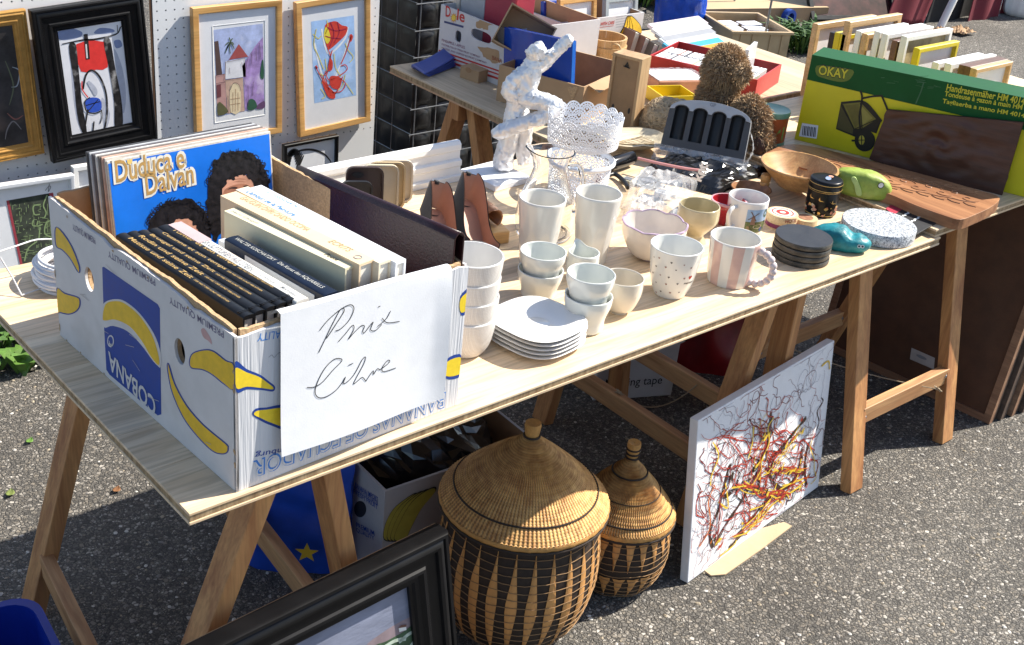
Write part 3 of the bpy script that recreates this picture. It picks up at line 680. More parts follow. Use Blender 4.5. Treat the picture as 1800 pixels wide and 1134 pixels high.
m = MB(); sheet(m, [(0, 0), (BW, 0)]+topf, [], -.0045, 0); m.build('front_wall', mat('corrugated_white', (.62, .63, .66), .5, var=.1, vs=3, bump=.9, bs=30, stretch=(7, .25, 1), stain=(.55, .54, .54)), box, FF)
m = MB(); sheet(m, [(.012, .004), (BW-.012, .004)]+ragged(BW-.012, .012, BH, .0022, 8), [], -.011, -.0052); m.build('inner_wall', M_CARDE, box, FF)
RF = frame((BW, 0, 0), (0, 1, 0), (0, 0, 1))
m = MB(); sheet(m, [(0.005, 0), (BD-.005, 0)]+ragged(BD-.005, .005, BH-.004, .0015, 9), [], -.0045, 0); m.build('side_wall', M_WCARD, box, RF)
m = MB(); sheet(m, [(.012, .004), (BD-.012, .004)]+ragged(BD-.012, .012, BH, .002, 10), [], -.011, -.0052); m.build('inner_wall', M_CARDE, box, RF)
KF = frame((BW, BD, 0), (-1, 0, 0), (0, 0, 1))
m = MB(); sheet(m, [(.005, 0), (BW-.005, 0)]+ragged(BW-.005, .005, BH-.003, .0015, 11), [], -.0045, 0); m.build('rear_wall', M_CARD, box, KF)
m = MB(); sheet(m, [(.012, .004), (BW-.012, .004)]+ragged(BW-.012, .012, BH+.004, .002, 12), [], -.011, -.0052); m.build('inner_wall', M_CARDI, box, KF)
m = MB(); m.box((.012, .012, .001), (BW-.012, BD-.012, .006)); m.build('bottom', M_CARDI, box)
# prints on the left face (upside down)
ZL = Z(0, 400, 2.3615)
def lface(name, mt, pp, o, k=4, sm=True):
    pts = [hit(x, y, LW) for x, y in ZL(*pp)]
    p2 = [(q.x, q.y) for q in catmull([(a, b, 0) for a, b in pts], k, True)] if sm else pts
    p2 = [(max(-BD+.0005, min(-.0003, a)), b) for a, b in p2]
    m = MB(); m.flat(p2, .0003+o*.00025); return m.build(name, mt, box, LF)
lface('blue_logo_panel', I_BLUE, ((425, 165), (432, 163), (655, 318), (664, 335), (670, 775), (655, 780), (455, 610), (442, 590), (433, 420)), 0, 1, False)
lface('white_logo_band', M_WCARD, ((426, 335), (440, 308), (480, 297), (520, 306), (580, 355), (640, 440), (668, 520), (668, 578), (655, 573), (630, 545), (590, 490), (530, 430), (470, 408), (432, 412)), 1)
lface('printed_banana', I_YEL, ((428, 375), (440, 318), (480, 305), (520, 315), (580, 365), (630, 440), (655, 510), (664, 560), (655, 568), (625, 530), (590, 470), (540, 410), (480, 382), (440, 386)), 2)
def banana(pp, o=0):
    lface('banana_outline', I_BLUE, pp, o)
    c = (sum(p[0] for p in pp)/len(pp), sum(p[1] for p in pp)/len(pp)); n = len(pp); q = []
    for i, p in enumerate(pp):
        a, b = pp[i-1], pp[(i+1) % n]; dx, dy = b[0]-a[0], b[1]-a[1]; L = sqrt(dx*dx+dy*dy); nx, ny = dy/L, -dx/L
        ar = sum(pp[k][0]*pp[(k+1) % n][1]-pp[(k+1) % n][0]*pp[k][1] for k in range(n)); s = 1 if ar < 0 else -1
        q.append((p[0]+nx*5*s, p[1]+ny*5*s))
    lface('printed_banana', I_YEL, q, o+1)
banana(((693, 567), (705, 570), (730, 650), (780, 740), (850, 820), (940, 895), (950, 915), (945, 935), (920, 942), (880, 928), (820, 870), (760, 790), (715, 690), (697, 610)))
banana(((785, 555), (800, 520), (850, 505), (890, 512), (940, 550), (975, 572), (974, 672), (930, 652), (880, 612), (840, 592), (795, 585)))
banana(((229, 0), (260, 15), (300, 75), (330, 150), (334, 185), (320, 182), (290, 130), (258, 95), (231, 75)))
banana(((234, 253), (270, 270), (320, 285), (335, 300), (333, 330), (315, 352), (285, 362), (250, 355), (238, 350)))
def ltext(body, ll, lr, h, mt, o, sxf=None, **k):
    """upside-down text: ll is where the first letter's foot is, on the face"""
    a, b = [Vector((*hit(x, y, LW), 0)) for x, y in ZL(ll, lr)]
    d = b-a; M = frame(a+Vector((0, 0, .0003+o*.00025)), d, Vector((-d.y, d.x, 0)))
    return text_w(body, d.length, h, mt, box, LF @ M, **k)
ltext('COBANA', (648, 712), (452, 510), .034, M_WCARD, 3, bold=.02)
lface('registered_mark', M_WCARD, [(461+14*cos(i*pi/8), 471+25*sin(i*pi/8)) for i in range(16)], 2); lface('registered_mark', I_BLUE, [(461+10*cos(i*pi/8), 471+19*sin(i*pi/8)) for i in range(16)], 3); ltext('R', (467, 483), (454, 465), .008, M_WCARD, 5, bold=.02)
for a, b in (((394, 38), (300, -22)), ((643, 210), (447, 90)), ((928, 425), (702, 280))):
    ltext('PREMIUM QUALITY', a, b, .0125, mat('ink_faded_violet', (.17, .15, .24), .5, var=.3, vs=60), 0, bold=.008)
lface('pink_smear', ink('pink_smear', (.55, .33, .32)), ((835, 425), (850, 420), (875, 460), (880, 485), (865, 470), (845, 455)), 0)
rnd = random.Random(14)
for i in range(16):
    u_ = rnd.choice((-.002, -BD+.002)) if i % 2 else rnd.uniform(-BD+.02, -.02); v_ = rnd.uniform(.01, BH-.03) if i % 2 else rnd.choice((.002, BH-.012))
    rr = jitter(ell(u_, v_, rnd.uniform(.0015, .004), rnd.uniform(.003, .009) if i % 2 else .002, 8), .0012, 1, i); rr = [(max(-BD+.0004, min(-.0002, x)), max(.0004, y)) for x, y in rr]
    m = MB(); m.flat(rr, .0004+.00003*i); m.build('scuff', M_CARDE, box, LF)
for i in range(9):
    x0, y0 = rnd.uniform(-BD+.05, -.05), rnd.uniform(.03, BH-.04); m = MB(); m.ribbon([(x0, y0), (x0+rnd.uniform(.01, .04), y0+rnd.uniform(-.01, .01))], .0009, .0018); m.build('crease', mat('crease_grey', (.46, .43, .42), .6, var=.2), box, LF)
# prints on the front face
ZF = Z(400, 450, 2.638)
def fface(name, mt, pp, o, k=4, sm=True):
    pts = [hit(x, y, FW_) for x, y in ZF(*pp)]
    p2 = [(q.x, q.y) for q in catmull([(a, b, 0) for a, b in pts], k, True)] if sm else pts
    p2 = [(min(BW-.0005, max(.0003, a)), b) for a, b in p2]
    m = MB(); m.flat(p2, .0003+o*.00025); return m.build(name, mt, box, FF)
for pp, qq in ((((34, 490), (90, 525), (150, 550), (190, 580), (219, 605), (210, 628), (160, 622), (90, 618), (40, 628)), ((34, 520), (90, 540), (145, 560), (185, 588), (210, 608), (205, 618), (160, 612), (90, 605), (40, 612))),
               (((115, 735), (130, 708), (180, 702), (270, 695), (270, 800), (200, 785), (150, 762)), ((122, 735), (135, 718), (180, 712), (270, 708), (270, 788), (200, 772), (155, 752))),
               (((1080, 185), (1130, 150), (1128, 245), (1082, 275)), ((1080, 198), (1130, 163), (1128, 232), (1082, 262))), (((1015, 480), (1090, 458), (1086, 552), (1012, 568)), ((1015, 492), (1090, 470), (1086, 540), (1012, 556)))):
    fface('banana_outline', I_BLUE, pp, 0); fface('printed_banana', ink('ink_bright_yellow', (.85, .62, .03)), qq, 1)
def ftext(body, ll, lr, h, mt, o, **k):
    a, b = [Vector((*hit(x, y, FW_), 0)) for x, y in ZF(ll, lr)]
    d = b-a; M = frame(a+Vector((0, 0, .0003+o*.00025)), d, Vector((-d.y, d.x, 0)))
    return text_w(body, d.length, h, mt, box, FF @ M, **k)
ftext('BANANAS OF ECUADOR', (1012, 628), (118, 950), .0300, I_LBLUE, 0, bold=.035); ftext('BANANAS OF ECUADOR', (1009, 634), (121, 956), .0262, mat('corrugated_white', ()), 1, bold=-.008)
ftext('Hamburg', (330, 868), (132, 905), .012, I_BLUE, 0, bold=.01); ftext('QUALITY', (310, 328), (143, 352), .014, I_LBLUE, 0, bold=.0); ftext('Pa', (1008, 608), (985, 618), .006, I_BLUE, 0)
line(box, 'scribble', I_GREY, [], .001, FW_, 0) if False else None
# torn flap of clear tape and hand-written scrawl on the front
ft = [Vector((*hit(x, y, FW_), 0)) for x, y in ZF((190, 470), (205, 458), (215, 470), (235, 450), (250, 448), (245, 468), (262, 455))]
m = MB(); m.ribbon([(p.x, p.y) for p in catmull(ft, 4)], .0007, .0005); m.build('scribble', I_GREY, box, FF)

# ================================================================ price sheet hanging over the front wall
PS = thing('price_sheet', 'white paper sheet handwritten Prix libre hanging on the banana box', 'paper sheet', MBX)
pw, ph = .297, .222; px0 = .066
def sheetpt(u, v):
    """u 0..1 across, v 0 = hem at the top, 1 = lower edge"""
    x = px0+u*pw+.006*v*(1-2*u)*0
    d = -.0062-.006*sin(pi*u)*v-.016*v*v*(1-u)*.6-.010*(u**6)*(v**.5)-.0012*sin(7*u+5*v)
    d -= .012*max(0, u-.9)/.1*v*(1-v)
    z = BH+.012-(v*ph)+.020*u*(1-v)*0-.004*u
    return x, d, z
m = MB()
def sp(u, v):
    x, d, z = sheetpt(u, v)
    tilt = radians(-.5); cx, cz = px0+pw/2, BH
    return (cx+(x-cx)*cos(tilt)-(z-cz)*sin(tilt), d, cz+(x-cx)*sin(tilt)+(z-cz)*cos(tilt))
m.grid(lambda u, v: sp(u, 1-v), 40, 30)
m.grid(lambda u, v: (lambda p: (p[0], p[1]+.022*v+.0005, p[2]-.0*v+.004*sin(pi*v)-.010*v*v))(sp(u, 0)), 40, 5)
m.build('sheet', M_PAPER, PS, smooth=179)
PW = MBX @ frame((0, -.010, 0), (1, 0, 0), (0, 0, 1))
# pen strokes follow the sheet
ZP = ZF
def pen(pp, w=.0013, k=8):
    pts = []
    for x, y in ZP(*pp):
        a, b = hit(x, y, PW); u = (a-px0)/pw; v = (BH+.012-b)/ph
        for _ in range(3):
            q = sp(u, v); u += (a-q[0])/pw; v += (q[2]-b)/ph
        pts.append((u, v))
    cc = catmull([(u, v, 0) for u, v in pts], k)
    mm = MB(); vs = []; n = len(cc)
    for i, c in enumerate(cc):
        p = Vector(sp(c.x, c.y)); a = Vector(sp(cc[max(0, i-1)].x, cc[max(0, i-1)].y)); b = Vector(sp(cc[min(n-1, i+1)].x, cc[min(n-1, i+1)].y))
        d = (b-a).normalized(); s = d.cross(Vector((0, -1, 0))).normalized()*w/2; o_ = Vector((0, -.0006, 0)); vs += [p+s+o_, p-s+o_]
    mm.add(vs, [(2*i, 2*i+1, 2*i+3, 2*i+2) for i in range(n-1)]); mm.build('handwriting', I_BLACK, PS)
pen(((425, 450), (450, 400), (490, 320), (530, 250), (545, 260), (500, 330), (462, 385))); pen(((430, 348), (470, 300), (530, 250), (575, 230), (592, 250), (570, 300), (530, 340), (505, 350)))
pen(((518, 400), (550, 365), (585, 325), (590, 345), (565, 388), (590, 360), (625, 328), (640, 330), (632, 352), (640, 358), (680, 310), (668, 345), (690, 348), (720, 320))); pen(((706, 240), (716, 237))); pen(((762, 258), (740, 295), (700, 330))); pen(((722, 292), (745, 312), (800, 305)))
pen(((368, 610), (400, 608), (440, 585), (490, 530), (530, 490), (525, 478), (495, 482), (455, 520), (420, 580), (405, 630), (420, 655), (455, 650), (500, 620), (530, 585)), .0014)
pen(((530, 585), (545, 560), (535, 590), (560, 575), (590, 540), (625, 480), (640, 470), (630, 500), (595, 560), (580, 590), (600, 575), (620, 560), (635, 575), (640, 570), (670, 530), (672, 545), (690, 520), (700, 525))); pen(((560, 508), (582, 498))); pen(((700, 525), (735, 500), (748, 485), (738, 482), (715, 510), (712, 530), (730, 530), (775, 515)))

# ================================================================ records
LPA = radians(2.2)
def lp_frame(k, dx=0): return tr(.137+dx, .478+k*.0042, T+.008) @ rz(LPA) @ rx(-radians(6-k*.25))
LPW = .300
M_LPB = mat('lp_cover_blue', (.010, .17, .72), .3, var=.25, vs=7, coat=.3)
lp_specs = [('record_sleeve', 'blue record sleeve with gold title at the front of the records', M_LPB, 0, 0)]
edge = mat('lp_edge', (.62, .58, .52), .7, var=.3, vs=80)
lpbl = MB()
def lp(label, k, dx, cm, th=.0032, dz=0):
    t = thing('record_sleeve', label, 'record sleeve', lp_frame(k, dx) @ tr(0, 0, dz), 'record sleeves in the banana box')
    m = MB(); m.box((0, -th/2, 0), (LPW, th/2, LPW)); m.build('sleeve', cm, t, bevel=.001); return t
L0 = lp('blue record sleeve with gold title and two curly heads, front of the records', 0, 0, edge)
LPM = lp_frame(0) @ frame((0, -.0018, 0), (1, 0, 0), (0, 0, 1)); LPL = frame((0, -.0018, 0), (1, 0, 0), (0, 0, 1))
def lpaint(name, mt, pp, o, k=4, sm=True, jit=0, seed=0):
    px = Z6(*pp)
    if jit: px = jitter(px, jit, 5, seed)
    pts = [hit(x, y, LPM) for x, y in px]
    p2 = [(q.x, q.y) for q in catmull([(a, b, 0) for a, b in pts], k, True)] if sm else pts
    p2 = [(max(.003, min(LPW-.003, a)), max(.003, min(LPW-.003, b))) for a, b in p2]
    m = MB(); m.flat(p2, .0002+.0002*o); return m.build(name, mt, L0, LPL)
m = MB(); m.flat([(.002, .002), (LPW-.003, .002), (LPW-.003, LPW-.004), (.002, LPW-.004)], .0002); m.build('cover_print', M_LPB, L0, LPL)
hair = mat('curly_hair_print', (.012, .010, .012), .45, var=1.2, vs=90); skin = mat('skin_print', (.60, .30, .20), .45, var=.35, vs=25)
lpaint('printed_face', skin, ((880, 400), (890, 340), (960, 300), (1030, 330), (1040, 420), (960, 480), (890, 450)), 2); lpaint('printed_face', skin, ((620, 590), (640, 530), (700, 510), (760, 560), (770, 640), (650, 650)), 2)
lpaint('printed_hair', hair, ((800, 470), (808, 340), (840, 240), (890, 195), (960, 178), (1035, 195), (1085, 255), (1108, 340), (1122, 420), (1060, 400), (1030, 330), (1000, 305), (960, 310), (930, 330), (905, 330), (885, 380), (890, 470), (900, 560), (850, 640), (815, 580)), 3, 2, True, 2.4, 2)
lpaint('printed_hair', hair, ((505, 590), (530, 510), (580, 455), (650, 422), (720, 425), (785, 470), (820, 560), (822, 640), (770, 620), (750, 560), (710, 520), (655, 525), (625, 560), (610, 640), (530, 650)), 3, 2, True, 2.4, 3)
def lptext(body, ll, lr, h):
    a, b = [Vector((*hit(x, y, LPM), 0)) for x, y in Z6(ll, lr)]; d = b-a
    for i, (mt, bo) in enumerate(((ink('lp_outline', (.74, .70, .60)), .085), (mat('lp_gold', (.50, .30, .10), .4, var=.3, vs=60), .012))):
        gx = .0045 if i == 0 else 0
        M = frame(a+Vector((-gx, -gx, .0010+.0003*i)), d, Vector((-d.y, d.x, 0)))
        text_w(body, d.length+2*gx, h+2*gx, mt, L0, LPL @ M, bold=bo, shear=.08)
rnd = random.Random(8)
for (cx_, cy_, rx_, ry_) in ((960, 330, 150, 150), (665, 540, 155, 120)):
    for i in range(46):
        a_ = pi*(.98+1.04*i/45)+rnd.uniform(-.05, .05); x0, y0 = cx_+rx_*cos(a_)*rnd.uniform(.86, 1.0), cy_+ry_*sin(a_)*rnd.uniform(.86, 1.0); r_ = rnd.uniform(6, 15); b0 = rnd.random()*6.3
        q = [hit(*Z6((x0+r_*cos(b0+k*.9), y0+r_*sin(b0+k*.9)))[0], LPM) for k in range(5)]
        q = [(max(.004, min(LPW-.004, x)), max(.004, min(LPW-.004, y))) for x, y in q]
        m = MB(); m.ribbon([(p.x, p.y) for p in catmull([(x, y, 0) for x, y in q], 3)], .0016, .0014+.00002*i); m.build('printed_hair', hair, L0, LPL)
brow = mat('brow_print', (.06, .03, .025), .5, var=.3, vs=60); shd = mat('skin_shade_print', (.40, .17, .10), .5, var=.3, vs=40)
lpaint('printed_face', shd, ((885, 398), (900, 372), (950, 352), (1000, 352), (1030, 380), (1030, 430), (890, 440)), 2.4); lpaint('printed_face', brow, ((905, 378), (930, 364), (955, 366), (950, 374), (925, 374)), 2.8); lpaint('printed_face', brow, ((985, 360), (1005, 356), (1020, 366), (1012, 372), (992, 368)), 2.8); lpaint('printed_face', shd, ((640, 585), (690, 570), (750, 588), (750, 640), (640, 640)), 2.4)
for yy in (330, 342): lpaint('printed_face', shd, ((930, yy), (965, yy-8), (1000, yy-2), (965, yy-4)), 2.6)
lptext('Duduca e', (352, 345), (694, 268), .036); lptext('Dalvan', (503, 408), (742, 345), .036)
lpaint('sun_spot', mat('lp_spot', (.75, .52, .15), .4, var=.1), [(417+14*cos(i*pi/6), 228+24*sin(i*pi/6)) for i in range(12)], 7)
for i, (c, lab) in enumerate((((.55, .50, .45), 'worn cream record sleeve edge just behind the blue one'), ((.50, .32, .25), 'rose brown record sleeve second behind the blue one'), ((.16, .14, .13), 'dark record sleeve third behind the blue one'), ((.60, .58, .55), 'grey white record sleeve in the middle of the records'), ((.10, .09, .10), 'black record sleeve near the back of the records'), ((.45, .46, .48), 'pale grey record sleeve next to the last one'), ((.06, .06, .065), 'black record sleeve in clear plastic at the very back'))):
    lp(lab, i*1.05+1, -.002-.0035*i, mat('sleeve%d' % i, c, .35, var=.3, vs=30), .0034, .004+.0012*i)

# ================================================================ books, spines up
def book(label, r, f, z, w, hgt, cm, pages=True, name='book', round_=0.0, pg=(.70, .66, .58), roll=0):
    """r, f: pixels of the left edge of the spine at the far and near end; z height of the spine"""
    a, b = at(*r, z=z), at(*f, z=z); L = (a-b).length
    M = frame(b, (a-b), (0, 0, 1)); M = Matrix((M.col[0].xyz, Vector((0, 0, 1)).cross(M.col[0].xyz), (0, 0, 1))).transposed().to_4x4(); M.translation = b
    M = M @ rx(roll)
    t = thing(name, label, 'book', M, 'books in the banana box')   # local x to the back, y to the left, z up
    m = MB(); n = 8
    prof = [(-w, -hgt), (-w, -round_)]+([(-w/2-w/2*cos(pi*i/n), -round_+round_*sin(pi*i/n)) for i in range(1, n)] if round_ else [])+[(0, -round_), (0, -hgt)]
    inn = [(0-.003, -hgt), (-.003, -.004-round_*.6), (-w+.003, -.004-round_*.6), (-w+.003, -hgt)]
    pr_ = prof+inn
    vs = [(0, y, zz) for y, zz in pr_]+[(L, y, zz) for y, zz in pr_]; k = len(pr_)
    tri = tessellate_polygon([[Vector((y, zz, 0)) for y, zz in pr_]])
    fs = [tuple(t_) for t_ in tri]+[tuple(q+k for q in t_[::-1]) for t_ in tri]+[(i, (i+1) % k, (i+1) % k+k, i+k) for i in range(k)]
    m.add(vs, fs); bm = bmesh.new(); o = m.build('cover', cm, t, smooth=40)
    bm.from_mesh(o.data); bmesh.ops.recalc_face_normals(bm, faces=bm.faces); bm.to_mesh(o.data); bm.free()
    p = MB(); p.box((.003, -w+.0032, -hgt+.003), (L-.003, -.0032, -.0045-round_*.6)); p.build('pages', mat('pages_%.2f' % pg[2], pg, .8, var=.25, vs=120, stretch=(1, 20, 1)), t)
    t['L'] = L; return t, L
def spine(t, body, x0, x1, y, h, mt, flip=True, bold=.006, dz=.0004, **k):
    # reads from the near end to the far end, upside down as the books stand
    M = frame((x0, y, dz), (-1, 0, 0) if flip else (1, 0, 0), (0, -1, 0) if flip else (0, 1, 0))
    if flip: M = frame((x1, y, dz), (-1, 0, 0), (0, -1, 0))
    text_w(body, x1-x0, h, mt, t, M, bold=bold, **k)
ZB = T+.252
M_BLKB = mat('black_book_cloth', (.009, .009, .010), .30, var=.4, vs=40, spec=.3)
rr = Z6((350, 600), (403, 590), (452, 585), (512, 576), (558, 560)); ff = Z6((985, 1010), (1040, 988), (1098, 968), (1152, 950), (1205, 932))
for i, (ti, sub, lab) in enumerate((('Matisse und seine Zeit', 'TIME-LIFE', 'black art book at the left wall of the carton'), ('Rodin und seine Zeit', 'TIME', 'black art book second from the left wall'), ('Bruegel und seine Zeit', 'TIME', 'black art book third from the left wall'), ('Cezanne et son temps', 'TIME', 'black art book fourth from the left wall'), ('Turner et son temps', 'TIME', 'black art book beside the white spine'))):
    w = .0205 if i < 4 else .024
    t, L = book(lab, rr[i], ff[i], ZB+.001*i, w, .235, M_BLKB, round_=.004, roll=radians(3))
    spine(t, ti, L*.42, L*.93, -w*.30, .0085, I_GOLD, True, .004); spine(t, 'DER WELT DER KUNST BIBLIOTHEK', L*.14, L*.40, -w*.36, .0036, I_GOLD, True, .004)
    for e in (.035, .045): m = MB(); m.box((L*e, -w*.92, -.0035), (L*e+.0012, -w*.08, .0003)); m.build('raised_band', M_BLKB, t)
t, L = book('slim rose-topped book between the black books and the white spine', *Z6((612, 552)), *Z6((1262, 930)), ZB+.002, .012, .22, mat('rose_cover', (.42, .30, .30), .4, var=.2, vs=12)) if False else (None, None)
a_, b_ = Z6((610, 552), (1250, 935)); t, L = book('white spined sculpture book beside the black books', a_, b_, ZB+.004, .022, .23, mat('white_spine', (.66, .65, .60), .35, var=.12, vs=20, stain=(.50, .42, .38)), round_=.003)
spine(t, 'SKULPTUREN AIS STEIN', L*.36, L*.74, -.006, .0095, I_GREY, True, .004); spine(t, 'Conrad', L*.2, L*.3, -.008, .005, I_GREY, True); spine(t, 'Moravanst', L*.04, L*.15, -.008, .006, I_GREY, True, .002, shear=.2)
m = MB(); m.box((L*.74, -.0221, -.004), (L*.995, .0002, .0004)); m.build('rose_spine_end', mat('rose_cover', (.50, .36, .36), .4, var=.2, vs=12), t)
a_ = Z6((862, 628))[0]; b_ = Z7((205, 905))[0]; t, L = book('pale grey booklet beside the navy book', a_, b_, ZB-.004, .012, .22, mat('pale_booklet', (.52, .54, .58), .4, var=.1, vs=20))
a_ = Z6((892, 622))[0]; b_ = Z7((255, 905))[0]; t, L = book('dark navy book lying low under the thick cream book', a_, b_, ZB+.004, .026, .22, mat('navy_cloth', (.007, .012, .028), .35, var=.3, vs=30, spec=.3), round_=.002)
spine(t, 'WALTER KOSCHATZKY   Die Kunst des AQUARELLS', L*.08, L*.96, -.009, .0085, mat('silver_ink', (.45, .45, .42), .5, var=.1), True, .002)
a_ = Z6((890, 484))[0]; b_ = Z7((360, 772))[0]; t, L = book('thick cream book with pale pages standing above the navy one', a_, b_, T+.272, .022, .255, mat('cream_cover', (.66, .60, .42), .35, var=.1, vs=10), pg=(.62, .58, .50))
spine(t, 'Marc Chagall', L*.74, L*.97, -.005, .006, I_GREY, True, .0, shear=.15); spine(t, 'Poete', L*.1, L*.2, -.008, .008, I_BLACK, True, .01, shear=.2)
a_ = Z6((872, 408))[0]; b_ = Z7((430, 752))[0]; t, L = book('cream book with gilt lettering in the middle of the carton', a_, b_, T+.278, .030, .26, mat('buff_cover', (.68, .52, .34), .35, var=.1, vs=10))
spine(t, 'GAUGUIN OVIRI ONDO OCCIMA', L*.42, L*.92, -.016, .012, mat('bronze_ink', (.38, .26, .13), .5, var=.1), True, .0); spine(t, 'ECRITS', L*.13, L*.27, -.016, .012, mat('bronze_ink', ()), True, .0, shear=.2)
m = MB(); m.lathe([(.0062, 0), (.0062, .0006), (.0052, .0006), (.0052, 0)], 20); m.build('printed_ring', I_GREY, t, tr(L*.06, -.015, .0002))
a_ = Z6((948, 378))[0]; b_ = Z7((528, 745))[0]; t, L = book('yellowed paperback with blue title next to the cream book', a_, b_, T+.277, .024, .26, mat('yellowed_cover', (.72, .63, .47), .35, var=.12, vs=8))
spine(t, "L'amour de la Peinture", L*.60, L*.95, -.006, .011, mat('cyan_ink', (.02, .22, .55), .5, var=.1), True, .012)
a_ = Z6((1025, 368))[0]; b_ = Z7((612, 742))[0]; t, L = book('white paperback standing left of the maroon binder', a_, b_, T+.275, .020, .26, mat('white_cover', (.74, .75, .78), .3, var=.06, vs=10))
spine(t, 'G. TISSANDIER 74', L*.70, L*.92, -.008, .006, I_LBLUE, True, .0)
# maroon binder along the right wall
p, q = at(522, 301, x=.462), at(806, 421, x=.462)
q.y = max(q.y, .0345); M = frame(Vector((q.x-.004, q.y, T+.012)), (0, 1, 0), (0, 0, 1))
t = thing('ring_binder', 'dark maroon leather binder standing along the right carton wall', 'binder', M)
Lb = p.y-q.y; z0, z1 = q.z-T-.012, p.z-T-.012
M_MAR = mat('maroon_leather', (.030, .009, .011), .33, var=.25, vs=30, bump=.35, bs=260)
for s, xx in (('cover', 0.0), ('cover', .019)):
    m = MB(); m.prism([(0, 0), (Lb, 0), (Lb, z1), (0, z0)], xx-.0015 if xx == 0 else xx-.003, xx+.0015 if xx == 0 else xx); m.build(s, M_MAR, t, bevel=.001)
m = MB(); m.grid(lambda u, v: (Lb*u, (z0+(z1-z0)*u)+.0095*sin(pi*v)-.001, .019*v-.001*(1-v)), 6, 12); m.build('spine', M_MAR, t, smooth=60, solid=.0025)
m = MB(); m.box((.004, .0, .004), (Lb-.004, min(z0, z1)-.006, .014)); m.build('pages', mat('pages_dark', (.25, .24, .23), .8), t)
# ================================================================ crockery on the front table
def vessel(outer, th=.003, bot=.006, foot=True):
    inn = [(max(.0005, r-th), z) for r, z in reversed(outer) if z > bot]
    rim = outer[-1]
    return [(0.0003, .002)]+([(outer[0][0]-.004, .002), (outer[0][0]-.003, 0)] if foot else [])+outer+[(rim[0]-th*.25, rim[1]+th*.35), (rim[0]-th*.75, rim[1]+th*.35)]+inn+[(inn[-1][0]*.8, bot), (.0003, bot)]
def curve(pts, k=6): return [(p.x, p.y) for p in catmull([(r, z, 0) for r, z in pts], k)]
def facing(loc): d = CAM-loc; return atan2(d.y, d.x)
M_POR = mat('white_porcelain', (.72, .71, .69), .12, var=.06, vs=12, coat=.4)
M_POR2 = mat('warm_porcelain', (.70, .68, .63), .14, var=.05, vs=12, coat=.4)
M_STONEW = mat('bluegrey_white_glaze', (.66, .68, .645), .10, var=.05, vs=10, coat=.5)
def wrap(o, r, a0, z0, rt=None, hh=1):
    for v in o.data.vertices:
        x, y, z = v.co; rr = (r+(rt-r)*(z0+y)/hh if rt else r)+.0004+z
        v.co = (rr*cos(a0+x/rr), rr*sin(a0+x/rr), z0+y)
    o.data.update()

# tall fluted beakers
def beaker(label, b, tp, w):
    B, h, r = upright(b, tp, w); n = 30
    t = thing('tall_beaker', label, 'beaker', tr(*B) @ rz(facing(B)), 'tall white beakers')
    out = [(r*(.70+.30*(i/n)**1.1), h*i/n) for i in range(n+1)]
    def fl(a, i, rr, z):
        ph = (a*9/(2*pi)) % 1-.5; arch = h*(.60-.9*ph*ph)
        if z < arch and i <= n+3: rr *= 1-.028*min(1, (arch-z)/(h*.04))*(1-2.2*ph*ph*1.2)
        return rr, z
    m = MB(); m.lathe(vessel(out, .0035), 108, fr=fl); m.build('body', M_POR2, t, smooth=50); return t
beaker('tall white fluted beaker at the left, in front of the glass jug', (940, 473), (956, 348), 82)
beaker('tall white fluted beaker at the right, in front of the lace pot', (1037, 456), (1060, 340), 81)

# stacked textured bowls
def weave():
    m, N, L, b = _base('woven_glaze'); b.inputs['Base Color'].default_value = (.62, .59, .55, 1); b.inputs['Roughness'].default_value = .4
    tc = N.new('ShaderNodeTexCoord'); w1 = N.new('ShaderNodeTexVoronoi'); w1.inputs['Scale'].default_value = 330; w1.inputs['Randomness'].default_value = .15; L.new(tc.outputs['Object'], w1.inputs['Vector'])
    rp = N.new('ShaderNodeValToRGB'); rp.color_ramp.elements[0].color = (.68, .66, .63, 1); rp.color_ramp.elements[1].color = (.54, .51, .48, 1); rp.color_ramp.elements[1].position = .75; L.new(w1.outputs['Distance'], rp.inputs[0]); L.new(rp.outputs[0], b.inputs[0])
    bp = N.new('ShaderNodeBump'); bp.invert = True; bp.inputs['Strength'].default_value = .6; bp.inputs['Distance'].default_value = .001; L.new(w1.outputs['Distance'], bp.inputs['Height']); L.new(bp.outputs[0], b.inputs['Normal']); return m
M_WEAVE = weave()
B, h, r = upright((813, 615), (828, 447), 108)
for i, lab in enumerate(('lowest white bowl of the four woven-texture bowls', 'second lowest white bowl of the four woven-texture bowls', 'third white bowl from the bottom of the woven-texture bowls', 'topmost white bowl of the four woven-texture bowls')):
    d = (h-.072)/3; t = thing('bowl', lab, 'bowl', tr(B.x+.001*(i % 2), B.y-.001*i, B.z+d*i), 'stack of woven-texture bowls')
    out = curve([(.026, 0), (.036, .004), (.046, .022), (r-.0015, .050), (r, .072)], 5)
    m = MB(); m.lathe([(.0003, .002)]+out, 64); m.build('outer_wall', M_WEAVE, t, smooth=60)
    inn = [(r, .072), (r-.0008, .0734), (r-.0026, .0734)]+[(q-.003, z) for q, z in reversed(out) if z > .008]+[(.0003, .007)]
    m = MB(); m.lathe(inn, 64); m.build('rim_and_inside', M_POR, t, smooth=60)

